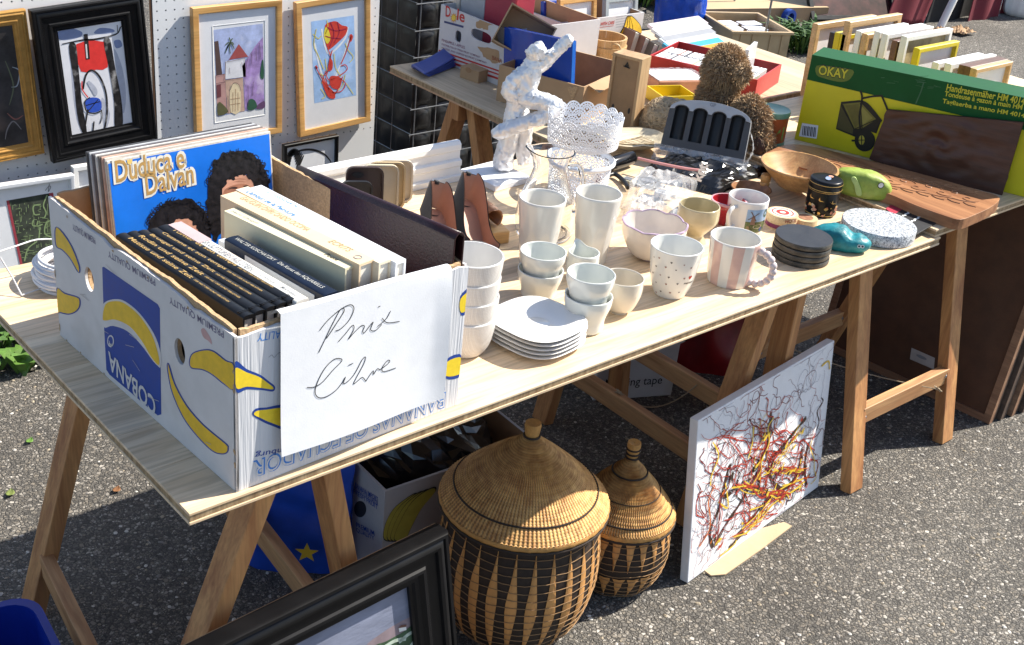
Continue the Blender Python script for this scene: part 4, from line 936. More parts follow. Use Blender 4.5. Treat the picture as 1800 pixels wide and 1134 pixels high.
# square plates
PC = at(946, 560, z=T+.045); PR = .079
def squircle(u, n=2.9): return (abs(cos(u))**(2/n)*(1 if cos(u) > 0 else -1), abs(sin(u))**(2/n)*(1 if sin(u) > 0 else -1))
labs = ('bottom', 'second', 'middle', 'fourth', 'top')
for i in range(5):
    t = thing('square_plate', {'top': 'top white rounded square plate of the stack of five', 'bottom': 'bottom white rounded square plate of the stack of five', 'middle': 'middle white rounded square plate of the stack of five', 'second': 'white rounded square plate second from the bottom of five', 'fourth': 'white rounded square plate just below the top one of five'}[labs[i]], 'plate', tr(PC.x+.0012*random.uniform(-1, 1), PC.y+.0012*random.uniform(-1, 1), T+i*.0082) @ rz(radians(8+random.uniform(-2, 2))), 'stack of square plates')
    m = MB(); prof = [(.0, .0015), (.42, .0015), (.46, .0), (.50, .0015), (.62, .003), (.86, .0085), (.99, .0118), (1.0, .0128), (.985, .0134), (.86, .0110), (.62, .0062), (.5, .0052), (.30, .005), (.285, .0043), (.27, .0043), (.255, .0050), (.0, .005)]
    n = 72; k = len(prof); vs = []
    for j in range(n):
        sx, sy = squircle(2*pi*j/n)
        for q, z in prof:
            f = q; c, s = cos(2*pi*j/n), sin(2*pi*j/n); bl = min(1, max(0, (q-.32)/.4)); vs.append((PR*f*(c*(1-bl)+sx*bl), PR*f*(s*(1-bl)+sy*bl), z))
    m.add(vs, [(j*k+a, ((j+1) % n)*k+a, ((j+1) % n)*k+a+1, j*k+a+1) for j in range(n) for a in range(k-1)])
    m.build('plate_body', M_POR, t, smooth=60)

# small cups in two stacks
def cup(label, B, z, h, r, rb, mt, group, name='cup'):
    t = thing(name, label, 'cup', tr(B.x, B.y, z), group); out = curve([(rb, 0), (rb+.008, .004), (r*.80, h*.38), (r*.97, h*.75), (r, h)], 5)
    m = MB(); m.lathe(vessel(out, .0028), 56); m.build('body', mt, t, smooth=60); return t
B, h, r = upright((945, 522), (957, 442), 81)
cup('lower white glazed cup of the stack behind the plates', B, T, h*.62, r, .024, M_STONEW, 'small white cups'); cup('upper white glazed cup of the stack behind the plates', B+Vector((.0012, 0, 0)), T+h*.38, h*.62, r, .024, M_STONEW, 'small white cups')
B, h, r = upright((1027, 577), (1031, 480), 85)
cup('lower white glazed cup of the stack right of the plates', B, T, h*.62, r, .025, M_STONEW, 'small white cups'); cup('upper white glazed cup of the stack right of the plates', B+Vector((0, .001, 0)), T+h*.38, h*.62, r, .025, M_STONEW, 'small white cups')
# creamer with pinched spout
B, h, r = upright((1020, 492), (1029, 443), 57)
t = thing('creamer', 'small white pouring jug with pinched spout between the cup stacks', 'jug', tr(*B) @ rz(facing(B)+radians(205)))
out = curve([(r*.72, 0), (r*.9, h*.12), (r, h*.5), (r*.98, h)], 5)
def spout(a, i, rr, z):
    a = (a+pi) % (2*pi)-pi; k = max(0, (z/h-.35)/.65)**2; return rr*(1+k*(.38*math.exp(-(a/.30)**2)-.10*math.exp(-((abs(a)-.75)/.4)**2))), z+k*.008*math.exp(-(a/.35)**2)
m = MB(); m.lathe(vessel(out, .003), 80, fr=spout); m.build('body', M_STONEW, t, smooth=60)
# iridescent bowl
def pearl():
    m, N, L, b = _base('mother_of_pearl'); b.inputs['Roughness'].default_value = .12; b.inputs['Coat Weight'].default_value = .6
    b.inputs['Thin Film Thickness'].default_value = 430; b.inputs['Thin Film IOR'].default_value = 1.7; b.inputs['Base Color'].default_value = (.66, .64, .60, 1); b.inputs['Specular IOR Level'].default_value = .9
    return m
M_PEARL = mat('pearl_glaze', (.66, .60, .50), .12, var=.10, vs=9, coat=.6, stain=(.60, .64, .66))
B, h, r = upright((1087, 547), (1107, 489), 73)
t = thing('iridescent_bowl', 'small pearly iridescent bowl on a round foot', 'bowl', tr(*B)); out = curve([(r*.42, 0), (r*.46, .004), (r*.72, h*.18), (r*.98, h*.58), (r, h)], 6)
m = MB(); m.lathe(vessel(out, .0022), 64); m.build('body', M_PEARL, t, smooth=60)
# mug with dots
B, h, r = upright((1176, 515), (1195, 432), 93)
t = thing('dotted_mug', 'white mug with tiny grey hearts and a small red heart', 'mug', tr(*B) @ rz(facing(B)))
out = curve([(r*.55, 0), (r*.62, .004), (r*.80, h*.30), (r*.93, h*.70), (r*.99, h*.96), (r*1.0, h)], 6)
m = MB(); m.lathe(vessel(out, .0032), 64); m.build('body', mat('dotted_glaze', (.72, .72, .69), .10, var=.05, coat=.5), t, smooth=60)
def rad(z):
    for (r0, z0), (r1, z1) in zip(out, out[1:]):
        if z0 <= z <= z1: return r0+(r1-r0)*(z-z0)/(z1-z0+1e-9)
    return r
def on_mug(par, polyxy, a0, z0, mt, name, off=.0005, R=None):
    m = MB(); R = R or rad; vs = []
    tri = tessellate_polygon([[Vector((x, y, 0)) for x, y in polyxy]])
    for x, y in polyxy:
        rr = R(z0+y)+off; vs.append((rr*cos(a0+x/rr), rr*sin(a0+x/rr), z0+y))
    m.add(vs, [tuple(q) for q in tri]); return m.build(name, mt, par)
heart = [(.0, -.5), (.45, .0), (.5, .3), (.25, .5), (0, .3), (-.25, .5), (-.5, .3), (-.45, 0)]
dm = [ink('dot_grey', (.10, .09, .09)), ink('dot_brown', (.30, .16, .14))]
for i, (dx, dz) in enumerate(((-.9, .82), (-.62, .86), (-.1, .84), (.4, .82), (-.75, .66), (-.3, .72), (.12, .70), (.75, .74), (-.95, .48), (-.5, .52), (-.12, .52), (.55, .52), (-.72, .32), (-.2, .36), (.3, .40), (-1.0, .22), (-.45, .16), (.05, .18), (.5, .2), (-.8, .08))):
    s = .0042 if i % 3 else .0032
    on_mug(t, [(x*s, y*s) for x, y in heart], dx, h*dz, dm[i % 2], 'printed_heart')
on_mug(t, [(x*.009, y*.009) for x, y in heart], .86, h*.52, I_RED, 'red_heart')
o = text('Herzens', .0075, dm[0], t, Matrix(), bold=.0002); wrap(o, rad(h*.40), .60, h*.37)
# striped mug with beaded handle
B, h, r = upright((1279, 493), (1299, 418), 89)
t = thing('striped_mug', 'pink and white striped mug with beaded loop handle', 'mug', tr(*B) @ rz(facing(B)))
out = curve([(r*.80, 0), (r*.84, .004), (r*.90, h*.3), (r*.95, h*.7), (r, h)], 4)
m = MB(); k = 14; n = 112
m.lathe(vessel(out, .0032), n)
L_ = len(vessel(out, .0032))-1
for j in range(n):
    for i in range(L_):
        if 2 <= i < len(out)+2: m.mi[j*L_+i] = 1 if (int((j+.0)/(n/k)) % 2 == 0) else 0
m.build('body', [M_POR2, mat('pink_glaze', (.62, .42, .37), .14, var=.12, vs=25, coat=.4)], t, smooth=60)
hp = [Vector((cos(1.28), sin(1.28), 0))*(r*.96)+Vector((0, 0, h*.78))]
dirv = Vector((cos(1.32), sin(1.32), 0)); c = dirv*(r*.98)+Vector((0, 0, h*.48)); beads = []
for i in range(11):
    a = radians(100-200*i/10); beads.append(c+dirv*(.036*cos(a))+Vector((0, 0, .036*sin(a))))
M_BEAD = mat('pinkish_glaze', (.66, .56, .55), .12, var=.12, vs=40, coat=.5)
for p in beads:
    m = MB(); R = .0085; m.lathe([(R*sin(pi*i/8)+1e-5, -R*cos(pi*i/8)) for i in range(9)], 14); m.build('handle_bead', M_BEAD, t, tr(*p), smooth=179)
m = MB(); m.tube(beads, .0055, 8); m.build('handle_core', M_BEAD, t, smooth=60)
# bowl with petal rim
B, h, r = upright((1142, 452), (1160, 393), 114)
t = thing('petal_bowl', 'cream bowl with lobed rim edged in violet', 'bowl', tr(*B)); out = curve([(r*.36, 0), (r*.40, .004), (r*.66, h*.16), (r*.93, h*.6), (r, h)], 6)
lob = lambda a, i, rr, z: (rr*(1+.028*(abs(cos(a*4))-.6)*min(1, z/h*1.2)), z+.0035*(abs(cos(a*4))-.6)*(z/h)**3)
m = MB(); m.lathe(vessel(out, .003), 128, fr=lob); m.build('body', mat('cream_glaze', (.70, .635, .575), .15, var=.08, vs=20, coat=.4), t, smooth=60)
m = MB(); m.lathe([(r+.0006, h-.0005), (r+.0002, h+.0018), (r-.003, h+.0022), (r-.0036, h)], 128, fr=lob); m.build('violet_rim', mat('violet_glaze', (.44, .33, .44), .15, var=.4, vs=60, coat=.4), t, smooth=60)
m = MB(); m.lathe([(r*.37, .0002), (r*.41, .0045), (r*.38, .005)], 64); m.build('violet_foot', mat('violet_glaze', ()), t, smooth=60)
# cream footed cup
B, h, r = upright((1219, 424), (1229, 360), 73)
t = thing('footed_cup', 'ochre cream cup narrowing to a flared foot', 'cup', tr(*B)); out = curve([(r*.62, 0), (r*.56, h*.05), (r*.42, h*.20), (r*.62, h*.34), (r*.96, h*.58), (r*1.0, h*.8), (r*.97, h)], 5)
m = MB(); m.lathe(vessel(out, .003, h*.35), 64); m.build('body', mat('ochre_glaze', (.50, .43, .27), .2, var=.12, vs=14, coat=.3), t, smooth=60)
# mug with windmill picture
B, h, r = upright((1306, 402), (1320, 346), 71)
t = thing('windmill_mug', 'white mug printed with a windmill landscape, handle towards the camera', 'mug', tr(*B) @ rz(facing(B))); out = curve([(r*.86, 0), (r*.92, .003), (r*.97, h*.5), (r, h)], 5)
m = MB(); m.lathe(vessel(out, .003), 64); m.build('body', M_POR, t, smooth=60)
_mo = list(out)
def R2(z):
    for (r0, z0), (r1, z1) in zip(_mo, _mo[1:]):
        if z0 <= z <= z1: return r0+(r1-r0)*(z-z0)/(z1-z0+1e-9)
    return r
def patch(a0, a1, z0, z1, mt, name, off):
    m = MB(); m.grid(lambda u, v: ((R2(z0+(z1-z0)*v)+off)*cos(a0+(a1-a0)*u), (R2(z0+(z1-z0)*v)+off)*sin(a0+(a1-a0)*u), z0+(z1-z0)*v), 24, 2); return m.build(name, mt, t, smooth=60)
patch(.05, 1.35, h*.45, h*.82, mat('mill_sky', (.30, .45, .66), .2, var=.3, vs=60, stain=(.68, .72, .78)), 'printed_sky', .0004)
patch(.05, 1.35, h*.10, h*.45, mat('mill_land', (.10, .14, .05), .2, var=.9, vs=110, stain=(.40, .26, .14)), 'printed_land', .0004)
on_mug(t, [(-.006, -.012), (.006, -.012), (.003, .010), (-.003, .010)], .42, h*.52, ink('mill_body', (.22, .13, .10)), 'printed_windmill', .0008, R2)
for a in (.6, 2.17, 3.74, 5.31):
    ca, sa = cos(a), sin(a); on_mug(t, [(ca*.014-sa*.0012, sa*.014+ca*.0012), (ca*.014+sa*.0012, sa*.014-ca*.0012), (sa*.001, -ca*.001), (-sa*.001, ca*.001)], .42, h*.62, ink('mill_sail', (.12, .08, .07)), 'printed_sail', .001, R2)
on_mug(t, ell(0, 0, .007, .010, 12), 1.15, h*.68, ink('mill_tree', (.03, .08, .05)), 'printed_tree', .0008, R2); on_mug(t, ell(0, 0, .012, .005, 12), .75, h*.30, ink('mill_field', (.55, .42, .30)), 'printed_field', .0008, R2); on_mug(t, ell(0, 0, .005, .006, 12), 1.0, h*.2, ink('mill_blue', (.03, .06, .2)), 'printed_figure', .001, R2)
for i, pp in enumerate((((-.004, -.01), (.0, .008), (.001, .008), (-.002, -.01)), ((-.002, .002), (.006, .008), (.006, .007), (-.001, 0)))): on_mug(t, pp, -1.02, h*.72, ink('mill_twig', (.1, .1, .1)), 'printed_twig', .0008, R2)
hp = [Vector((R2(h*f)*cos(-.55), R2(h*f)*sin(-.55), h*f)) for f in (.80, .22)]; dv = Vector((cos(-.55), sin(-.55), 0))
m = MB(); m.tube(catmull([hp[0]-dv*.002, hp[0]+dv*.016, hp[0]+dv*.024-Vector((0, 0, h*.14)), hp[1]+dv*.022+Vector((0, 0, h*.16)), hp[1]+dv*.012, hp[1]-dv*.002], 6), .0048, 10); m.build('handle', M_POR, t, smooth=60)
# red dish and wooden saucer behind the mug
B, h, r = upright((1274, 392), (1266, 350), 62)
t = thing('red_dish', 'red glazed dish with pink edge behind the windmill mug', 'dish', tr(*B) @ rz(.3)); out = curve([(r*.5, 0), (r*.7, h*.2), (r*.95, h*.7), (r, h)], 5)
hr = lambda a, i, rr, z: (rr*(1-.10*math.exp(-((a-pi)/.5)**2)*z/h+.08*math.exp(-(min(a, 2*pi-a)/.5)**2)), z)
m = MB(); m.lathe(vessel(out, .003), 64, fr=hr); m.build('body', mat('red_glaze', (.46, .020, .03), .12, var=.2, vs=30, coat=.5), t, smooth=60)
m = MB(); m.lathe([(r+.0008, h-.004), (r+.0008, h+.0015), (r-.0032, h+.0018)], 64, fr=hr); m.build('pink_rim', mat('pink_rim', (.62, .32, .36), .15, var=.1), t, smooth=60)
B, h, r = upright((1318, 345), (1318, 330), 72)
t = thing('wooden_saucer', 'dark turned wood saucer behind the windmill mug', 'saucer', tr(*B)); m = MB(); m.lathe(vessel(curve([(r*.55, 0), (r*.75, h*.3), (r, h)], 5), .004), 56); m.build('body', wood('walnut', (.20, .085, .035), (.38, .18, .08), 'X', 2, .35), t, smooth=60)
C_ = at(1338, 332, z=T+.01); t = thing('cork', 'small ridged wooden cork beside the dark saucer', 'cork', tr(C_.x+.01, C_.y, T+.018) @ rz(.5)); m = MB(); m.lathe([(.0003, 0), (.011, 0), (.012, .004), (.0105, .008), (.012, .012), (.0125, .02), (.0115, .027), (.0003, .028)], 24); m.build('body', M_PINEF, t, smooth=40)
# round chip-wood boxes
B, h, r = upright((1371, 397), (1374, 373), 55)
M_CHIP = wood('chipwood', (.50, .36, .19), (.66, .52, .32), 'X', 3, .6)
t = thing('round_wooden_box', 'round chip-wood box with red label on its lid', 'box', tr(*B)); m = MB(); m.lathe([(.0003, 0), (r*.97, 0), (r*.97, h*.52), (r*.9, h*.52)], 48); m.build('base', M_CHIP, t, smooth=50)
m = MB(); m.lathe([(r*.975, h*.12), (r*.982, h*.12), (r*.982, h*.42), (r*.975, h*.42)], 48); m.build('purple_band', mat('purple_band', (.20, .03, .09), .5, var=.5, vs=90), t, smooth=50)
m = MB(); m.lathe([(r*.94, h*.54), (r, h*.54), (r, h*.97), (r*.98, h), (.0003, h)], 48); m.build('lid', M_CHIP, t, smooth=50)
m = MB(); m.lathe([(.0003, .0004), (r*.84, .0004)], 40); m.build('label_paper', paper('label_paper', (.66, .60, .52)), t, tr(0, 0, h)); m = MB(); m.lathe([(r*.62, .0007), (r*.70, .0007)], 40); m.lathe([(r*.2, .0007), (r*.42, .0007)], 40); m.build('label_ring', I_RED, t, tr(0, 0, h))
o = text('HOTEL', .011, ink('lab', (.25, .07, .05)), t, Matrix(), bold=.0003); wrap(o, r*1.005, facing(B)+.25, h*.62)
B2_, h2, r2 = upright((1414, 392), (1416, 380), 44)
t = thing('chip_wood_pot', 'small flat round chip-wood pot left of the black lacquer jar', 'pot', tr(*B2_)); m = MB(); m.lathe([(.0003, 0), (r2, 0), (r2, .012), (r2*.97, .014), (.0003, .0145)], 40); m.build('body', M_CHIP, t, smooth=50); m = MB(); m.lathe([(.0003, .0149), (r2*.6, .0149)], 30); m.build('label_paper', mat('brown_label', (.34, .16, .09), .5, var=.4, vs=90), t)
# black lacquer jar
B, h, r = upright((1440, 374), (1455, 313), 57)
t = thing('lacquer_jar', 'tall black lacquer jar with gold rings, cranes and flowers', 'jar', tr(*B) @ rz(facing(B)))
m = MB(); m.lathe([(.0003, 0), (r*.90, 0), (r*.94, .003), (r*.97, h*.4), (r*.98, h*.70)], 56); m.build('body', M_BLACK, t, smooth=50)
m = MB(); m.lathe([(r*.98, h*.705), (r*1.02, h*.72), (r*1.02, h*.93), (r*.98, h*.985), (r*.9, h), (r*.55, h*.992), (.0003, h*.985)], 56); m.build('lid', M_BLACK, t, smooth=50)
M_GLD = mat('gold_paint', (.60, .38, .12), .35, metal=.5, var=.25, vs=60)
for z in (.70, .745, .90, .06):
    m = MB(); rr = r*(1.028 if z > .71 else .99); m.lathe([(rr, h*z), (rr+.0004, h*(z+.009)), (rr, h*(z+.018))], 56); m.build('gold_ring', M_GLD, t, smooth=50)
RJ = lambda z: r*.985
rnd = random.Random(5)
for i in range(26):
    a, z = rnd.uniform(-1.2, 1.3), rnd.uniform(.08, .34); s = rnd.uniform(.002, .006); on_mug(t, jitter(ell(0, 0, s, s*.8, 7), s*.25, 1, i), a, h*z, [M_GLD, ink('jar_pink', (.55, .26, .18)), ink('jar_cream', (.62, .52, .36)), ink('jar_rust', (.35, .12, .06))][i % 4], 'painted_flower', .0006+i*.00002, RJ)
for a, z in ((-.75, .52), (-.1, .50), (.75, .45)):
    on_mug(t, [(-.011, .004), (-.004, .0), (-.002, .007), (0, .0), (.010, -.002), (.0, -.003)], a, h*z, M_GLD, 'painted_crane', .0006, RJ)
m = MB(); m.flat(ell(.004, .003, r*.32, r*.18, 14), h+.0012); m.build('painted_flower', ink('jar_blue', (.25, .32, .5)), t); m = MB(); m.flat(ell(-.012, .008, r*.2, r*.16, 12), h+.0014); m.build('painted_flower', ink('jar_pink', ()), t)
# granite disc
def granite():
    m, N, L, b = _base('granite'); b.inputs['Roughness'].default_value = .35; tc = N.new('ShaderNodeTexCoord'); nz = N.new('ShaderNodeTexNoise'); nz.inputs['Scale'].default_value = 210; nz.inputs['Detail'].default_value = 5; nz.inputs['Distortion'].default_value = 1.2; L.new(tc.outputs['Object'], nz.inputs['Vector'])
    rp = N.new('ShaderNodeValToRGB'); e = rp.color_ramp.elements; e[0].position = .36; e[0].color = (.10, .11, .13, 1); e[1].position = .60; e[1].color = (.62, .64, .66, 1); q = rp.color_ramp.elements.new(.47); q.color = (.34, .36, .39, 1); L.new(nz.outputs[0], rp.inputs[0]); L.new(rp.outputs[0], b.inputs[0]); return m
M_GRAN = granite()
B, h, r = upright((1541, 411), (1548, 391), 129)
t = MB(); t.lathe([(.0003, 0), (r*.96, 0), (r, .002), (r, h-.0015), (r-.0012, h), (.0003, h)], 72); tag(t.build('granite_disc', M_GRAN, M=tr(*B), smooth=40), 'round grey speckled granite disc near the table edge', 'stone disc')
# slate coasters
B, h, r = upright((1405, 452), (1417, 414), 100)
M_SLATE = mat('slate', (.028, .029, .033), .4, var=.3, vs=40, bump=.2, bs=80); M_SLEDGE = mat('slate_edge', (.055, .055, .05), .5, var=.7, vs=60, bump=.8, bs=110)
for i, lab in enumerate(('bottom black slate coaster of the stack of four', 'second lowest black slate coaster of the stack of four', 'third black slate coaster from the bottom of the stack', 'topmost black slate coaster of the stack of four')):
    d = h/4; t = thing('slate_coaster', lab, 'coaster', tr(B.x+random.uniform(-1, 1)*.0012, B.y+random.uniform(-1, 1)*.0012, T+i*d), 'stack of slate coasters')
    ro = lambda a, k, rr, z: (rr*(1+.006*fbm((cos(a), sin(a), i+z*90), 5)), z)
    m = MB(); m.lathe([(r*.985, .0006), (r, .002), (r, d-.003), (r*.985, d-.0012)], 90, fr=ro); m.build('edge', M_SLEDGE, t, smooth=60)
    m = MB(); m.lathe([(.0003, .0006), (r*.985, .0006)], 60); m.lathe([(r*.985, d-.0012), (.0003, d-.0010)], 60); m.build('face', M_SLATE, t, smooth=60)

# ---------------------------------------------------------------- painted stones
def blob(nx, ny, shape):
    vs = [(0, 0, -1)]; fs = []
    me = bmesh.new(); bmesh.ops.create_uvsphere(me, u_segments=nx, v_segments=ny, radius=1)
    for v in me.verts: v.co = shape(v.co)
    m = bpy.data.meshes.new('blob'); me.to_mesh(m); me.free(); return m
def sup(v, n=2.6):
    k = (abs(v.x)**n+abs(v.y)**n+abs(v.z)**n)**(-1/n); return v*k
# teal stone with small eyes: long axis towards the right of the picture
P0 = at(1484, 430, z=T+.01)
def teal(v):
    v = sup(v, 2.4); q = Vector((v.x*.066, v.y*.036, v.z*.026)); q.z *= 1-.22*max(0, v.x); q.y *= 1-.18*max(0, v.x)
    q.z += .006*math.exp(-((v.x+.2)/.4)**2)*max(0, v.z)-.007*math.exp(-((v.x-.35)/.16)**2)*max(0, v.z)
    q.z = max(q.z, -.018); return q+Vector((0, 0, .018))
M_TEAL = mat('teal_paint', (.012, .22, .26), .45, var=.5, vs=30, bump=1.0, bs=70)
t = thing('painted_stone', 'teal painted stone with a white eye beside the granite disc', 'painted stone', tr(P0.x, P0.y+.012, T) @ rz(radians(-62)))
me = blob(64, 40, teal); rough_mesh(me, .0016, 60); obj_from(me, 'stone', M_TEAL, t)
for s, q in ((.0040, I_WHITE), (.0022, I_BLACK)):
    for e in ((.050, -.026, .0235), (.043, -.029, .0235)):
        m = MB(); m.lathe([(.0003, 0), (s, 0)], 14); m.build('painted_eye', q, t, tr(e[0], e[1]-(.0003 if q is I_BLACK else 0)-.0015, e[2]) @ rx(radians(62)))
# green fish stone
P0 = at(1512, 366, z=T)
def fish(v):
    v = sup(v, 3.2); q = Vector((v.x*.068, v.y*.030, v.z*.033)); q.z *= 1-.25*max(0, v.x)**2; q.y *= 1-.25*max(0, v.x)**2; q.z -= .010*max(0, v.x)**2; return q+Vector((0, 0, .0325))
t = thing('painted_stone', 'lime green stone painted as a fish with fin and eye', 'painted stone', tr(P0.x+.02, P0.y+.02, T+.0195) @ rz(radians(-58)))
M_LIME = mat('lime_paint', (.29, .38, .06), .5, var=.3, vs=26, bump=.7, bs=60, stain=(.42, .46, .16))
me = blob(64, 40, fish); rough_mesh(me, .0014, 55); obj_from(me, 'stone', M_LIME, t)
MF = frame((0, -.0305, .0), (1, 0, 0), (0, 0, 1))
m = MB(); m.prism([(p.x, p.y) for p in catmull([(-.030, .050, 0), (-.022, .055, 0), (-.012, .044, 0), (-.002, .028, 0), (.002, .014, 0), (-.008, .012, 0), (-.014, .022, 0), (-.020, .036, 0)], 4, True)], -.002, .003); m.build('fin', mat('fin_paint', (.45, .58, .20), .45, var=.2, vs=30), t, MF, bevel=.001)
for s, q, o in ((.0078, I_BLACK, 0), (.0062, I_WHITE, .0004), (.0036, I_BLACK, .0008), (.0015, I_WHITE, .0012)):
    m = MB(); m.lathe([(.0003, 0), (s, 0)], 18); m.build('painted_eye', q, t, tr(.040-(.001 if s < .004 else 0), -.0275-o-.0012, .046) @ rz(radians(22)) @ rx(radians(90)))
m = MB(); m.prism([(p.x, p.y) for p in catmull([(.050, .022, 0), (.062, .026, 0), (.066, .022, 0), (.058, .017, 0)], 4, True)], -.008, .0008); m.build('mouth', ink('fish_red', (.22, .02, .02)), t, frame((0, -.0235, 0), (1, .25, 0), (0, 0, 1)))
# ---------------------------------------------------------------- folded leaflet
zl = T+.0195+.003
q = [at(*p, z=zl) for p in ((1557, 367), (1574, 354), (1658, 385), (1612, 411))]
t = thing('leaflet', 'black booklet with a red end and white writing under the carved board', 'booklet', tr(*q[0])); lo = [p-q[0] for p in q]
m = MB(); m.prism([(p.x, p.y) for p in lo], -.003, 0); m.build('cover', I_BLACK, t, bevel=.0005)
e = [lo[0], lo[1], lo[1].lerp(lo[2], .26), lo[0].lerp(lo[3], .26)]; m = MB(); m.flat([(p.x, p.y) for p in e][::-1], .0004); m.build('red_end', ink('leaf_red', (.45, .03, .06)), t)
for a in (.42, .66):
    p0, p1 = lo[0].lerp(lo[3], a), lo[1].lerp(lo[2], a); m = MB(); m.ribbon([(p0.lerp(p1, .25+.06*i).x, p0.lerp(p1, .25+.06*i).y+.002*sin(i*2.3)) for i in range(9)], .005, .0004); m.build('white_writing', I_WHITE, t)

# ---------------------------------------------------------------- wooden bowl
B, h, r = upright((1398, 327), (1402, 290), 137, z=T+.0195)
M_OLIVE = wood('turned_wood', (.38, .19, .07), (.60, .36, .15), 'X', 1.6, .4)
t = MB(); t.lathe(vessel(curve([(r*.46, 0), (r*.50, .004), (r*.72, h*.45), (r*1.0, h)], 5), .007, .010), 72); tag(t.build('wooden_bowl', M_OLIVE, M=tr(*B), smooth=50), 'wide turned wooden bowl behind the lacquer jar', 'bowl')
# ---------------------------------------------------------------- carved live-edge board
zc = T+.0195+.026
op = [at(*p, z=zc) for p in ((1345, 274), (1356, 264), (1385, 254), (1430, 258), (1520, 280), (1620, 306), (1720, 334), (1750, 343), (1757, 351), (1742, 364), (1715, 377), (1688, 386), (1660, 379), (1610, 361), (1562, 341), (1500, 322), (1440, 304), (1390, 289))]
o0 = op[0]; loc = [(p.x, p.y) for p in catmull([(p-o0) for p in op], 4, True)]
t = thing('carved_board', 'long live-edge wooden board carved with scrolls, bark on its near edge', 'carved board', tr(o0.x, o0.y, T+.0197))
M_CARV = wood('carved_wood', (.22, .085, .035), (.44, .21, .095), 'Y', 1.1, .4, bump=.5)
m = MB(); m.prism(loc, .0, .026); m.build('slab', M_CARV, t, bevel=.002)
M_BARK = mat('bark', (.085, .045, .025), .9, var=.6, vs=60, bump=1.0, bs=60)
n = len(loc); sel = [loc[i] for i in range(n*11//18, n*15//18+2)]
def bark(u, v):
    k = u*(len(sel)-1); i = min(int(k), len(sel)-2); f = k-i; x = sel[i][0]*(1-f)+sel[i+1][0]*f; y = sel[i][1]*(1-f)+sel[i+1][1]*f
    dx, dy = sel[i+1][0]-sel[i][0], sel[i+1][1]-sel[i][1]; L = sqrt(dx*dx+dy*dy); d = .0015+.0035*abs(fbm((u*9, v*3, 2), 4))+.002*sin(pi*v)
    s = 1; return (x-(-dy/L)*d*s*-1*(-1), y-(dx/L)*d*s*-1*(-1), .0245*v)
m = MB(); m.grid(bark, 90, 8); m.build('bark_edge', M_BARK, t, smooth=60)
cv = MB(); cc = [(op[i]-o0) for i in range(len(op))]
ax0, ax1 = (cc[0]+cc[1])/2, (cc[9]+cc[8])/2
ux = (ax1-ax0).normalized(); uy = Vector((-ux.y, ux.x, 0)); Lc = (ax1-ax0).length
for j in range(15):
    c = ax0+ux*(Lc*(.12+.055*j)); s = 1 if j % 2 else -1; pts = []
    for k in range(26):
        a = k/25*5.2; rr = .020*(1-k/30); pts.append(c+ux*(rr*cos(a)*1.2)+uy*(s*rr*sin(a)+.012*s)+Vector((0, 0, .0262)))
    cv.tube(pts, .0017, 6)
for off in (-.043, .043):
    pts = [ax0+ux*(Lc*(.06+.86*k/40))+uy*(off*(1-.25*((k/40-.5)*2)**2)+.002*sin(k*1.3))+Vector((0, 0, .0262)) for k in range(41)]
    cv.tube(pts, .0018, 6)
for j in range(26):
    c = ax0+ux*(Lc*(.08+.033*j)); s = 1 if j % 2 else -1
    cv.tube(catmull([c+uy*(s*.046)+Vector((0, 0, .0262)), c+ux*.012+uy*(s*.058)+Vector((0, 0, .0262)), c+ux*.030+uy*(s*.060)+Vector((0, 0, .0262))], 4), .0018, 6)
cv.build('carved_scrolls', M_CARV, t, smooth=60)
# ================================================================ goods in the middle of the table
RIGHT = Vector((CR.x, CR.y, 0)).normalized()
def standing(px, py, z=T):
    """frame at a foot point: x to the picture's right, y up, z to the camera"""
    return frame(at(px, py, z=z), RIGHT, (0, 0, 1))
# ---- white foam slab and the foil figure
zs = T+.014; L_, F_, R_ = at(809, 297, z=zs), at(871, 328, z=zs), at(934, 311, z=zs)
K_ = L_+R_-F_; t = MB(); t.prism([(p.x-L_.x, p.y-L_.y) for p in (L_, F_, R_, K_)], -.0138, 0)
tag(t.build('plinth', mat('white_board', (.76, .77, .80), .5, var=.05), M=tr(*L_), bevel=.0015), 'flat white board under the crumpled foil figure', 'board')
FM = standing(902, 300, zs)
t = thing('foil_figure', 'crumpled white foil figure with one arm raised, on the white board', 'sculpture', FM)
def limb(m, pts, rs, dz):
    P = []; Rr = []
    for i, (p, r_) in enumerate(zip(pts, rs)):
        a, b = hit(*p, FM); P.append((a, b, dz[i])); Rr.append(r_*.00150)
    P = catmull(P, 4); R2_ = []
    for i in range(len(rs)-1): R2_ += [Rr[i]+(Rr[i+1]-Rr[i])*k/4 for k in range(4)]
    m.tube(P, R2_+[Rr[-1]], 12)
m = MB()
limb(m, [(938, 80), (942, 88), (940, 100)], [11, 15, 11], [.004, .004, .002])
limb(m, [(940, 98), (938, 112), (928, 138), (918, 165), (914, 180)], [8, 14, 17, 17, 15], [0, 0, 0, 0, 0])
limb(m, [(945, 118), (962, 104), (982, 84), (1002, 65)], [10, 9, 8, 7], [0, .004, .008, .01])
limb(m, [(926, 122), (902, 138), (893, 156), (905, 172)], [9, 9, 9, 7], [.006, .014, .016, .012])
limb(m, [(918, 170), (945, 172), (974, 178), (984, 184)], [14, 13, 11, 8], [.006, .02, .03, .032])
limb(m, [(978, 184), (955, 198), (915, 212), (880, 226), (870, 232)], [10, 10, 10, 10, 7], [.03, .03, .028, .024, .022])
limb(m, [(910, 176), (902, 212), (894, 244), (886, 276), (884, 294)], [14, 14, 13, 14, 15], [0, .002, 0, 0, 0])
limb(m, [(916, 200), (924, 232), (920, 262), (922, 292)], [11, 11, 10, 11], [-.012, -.016, -.02, -.02])
o = m.build('tmp', M_WHITE); me = mesh_from(o, .0028)
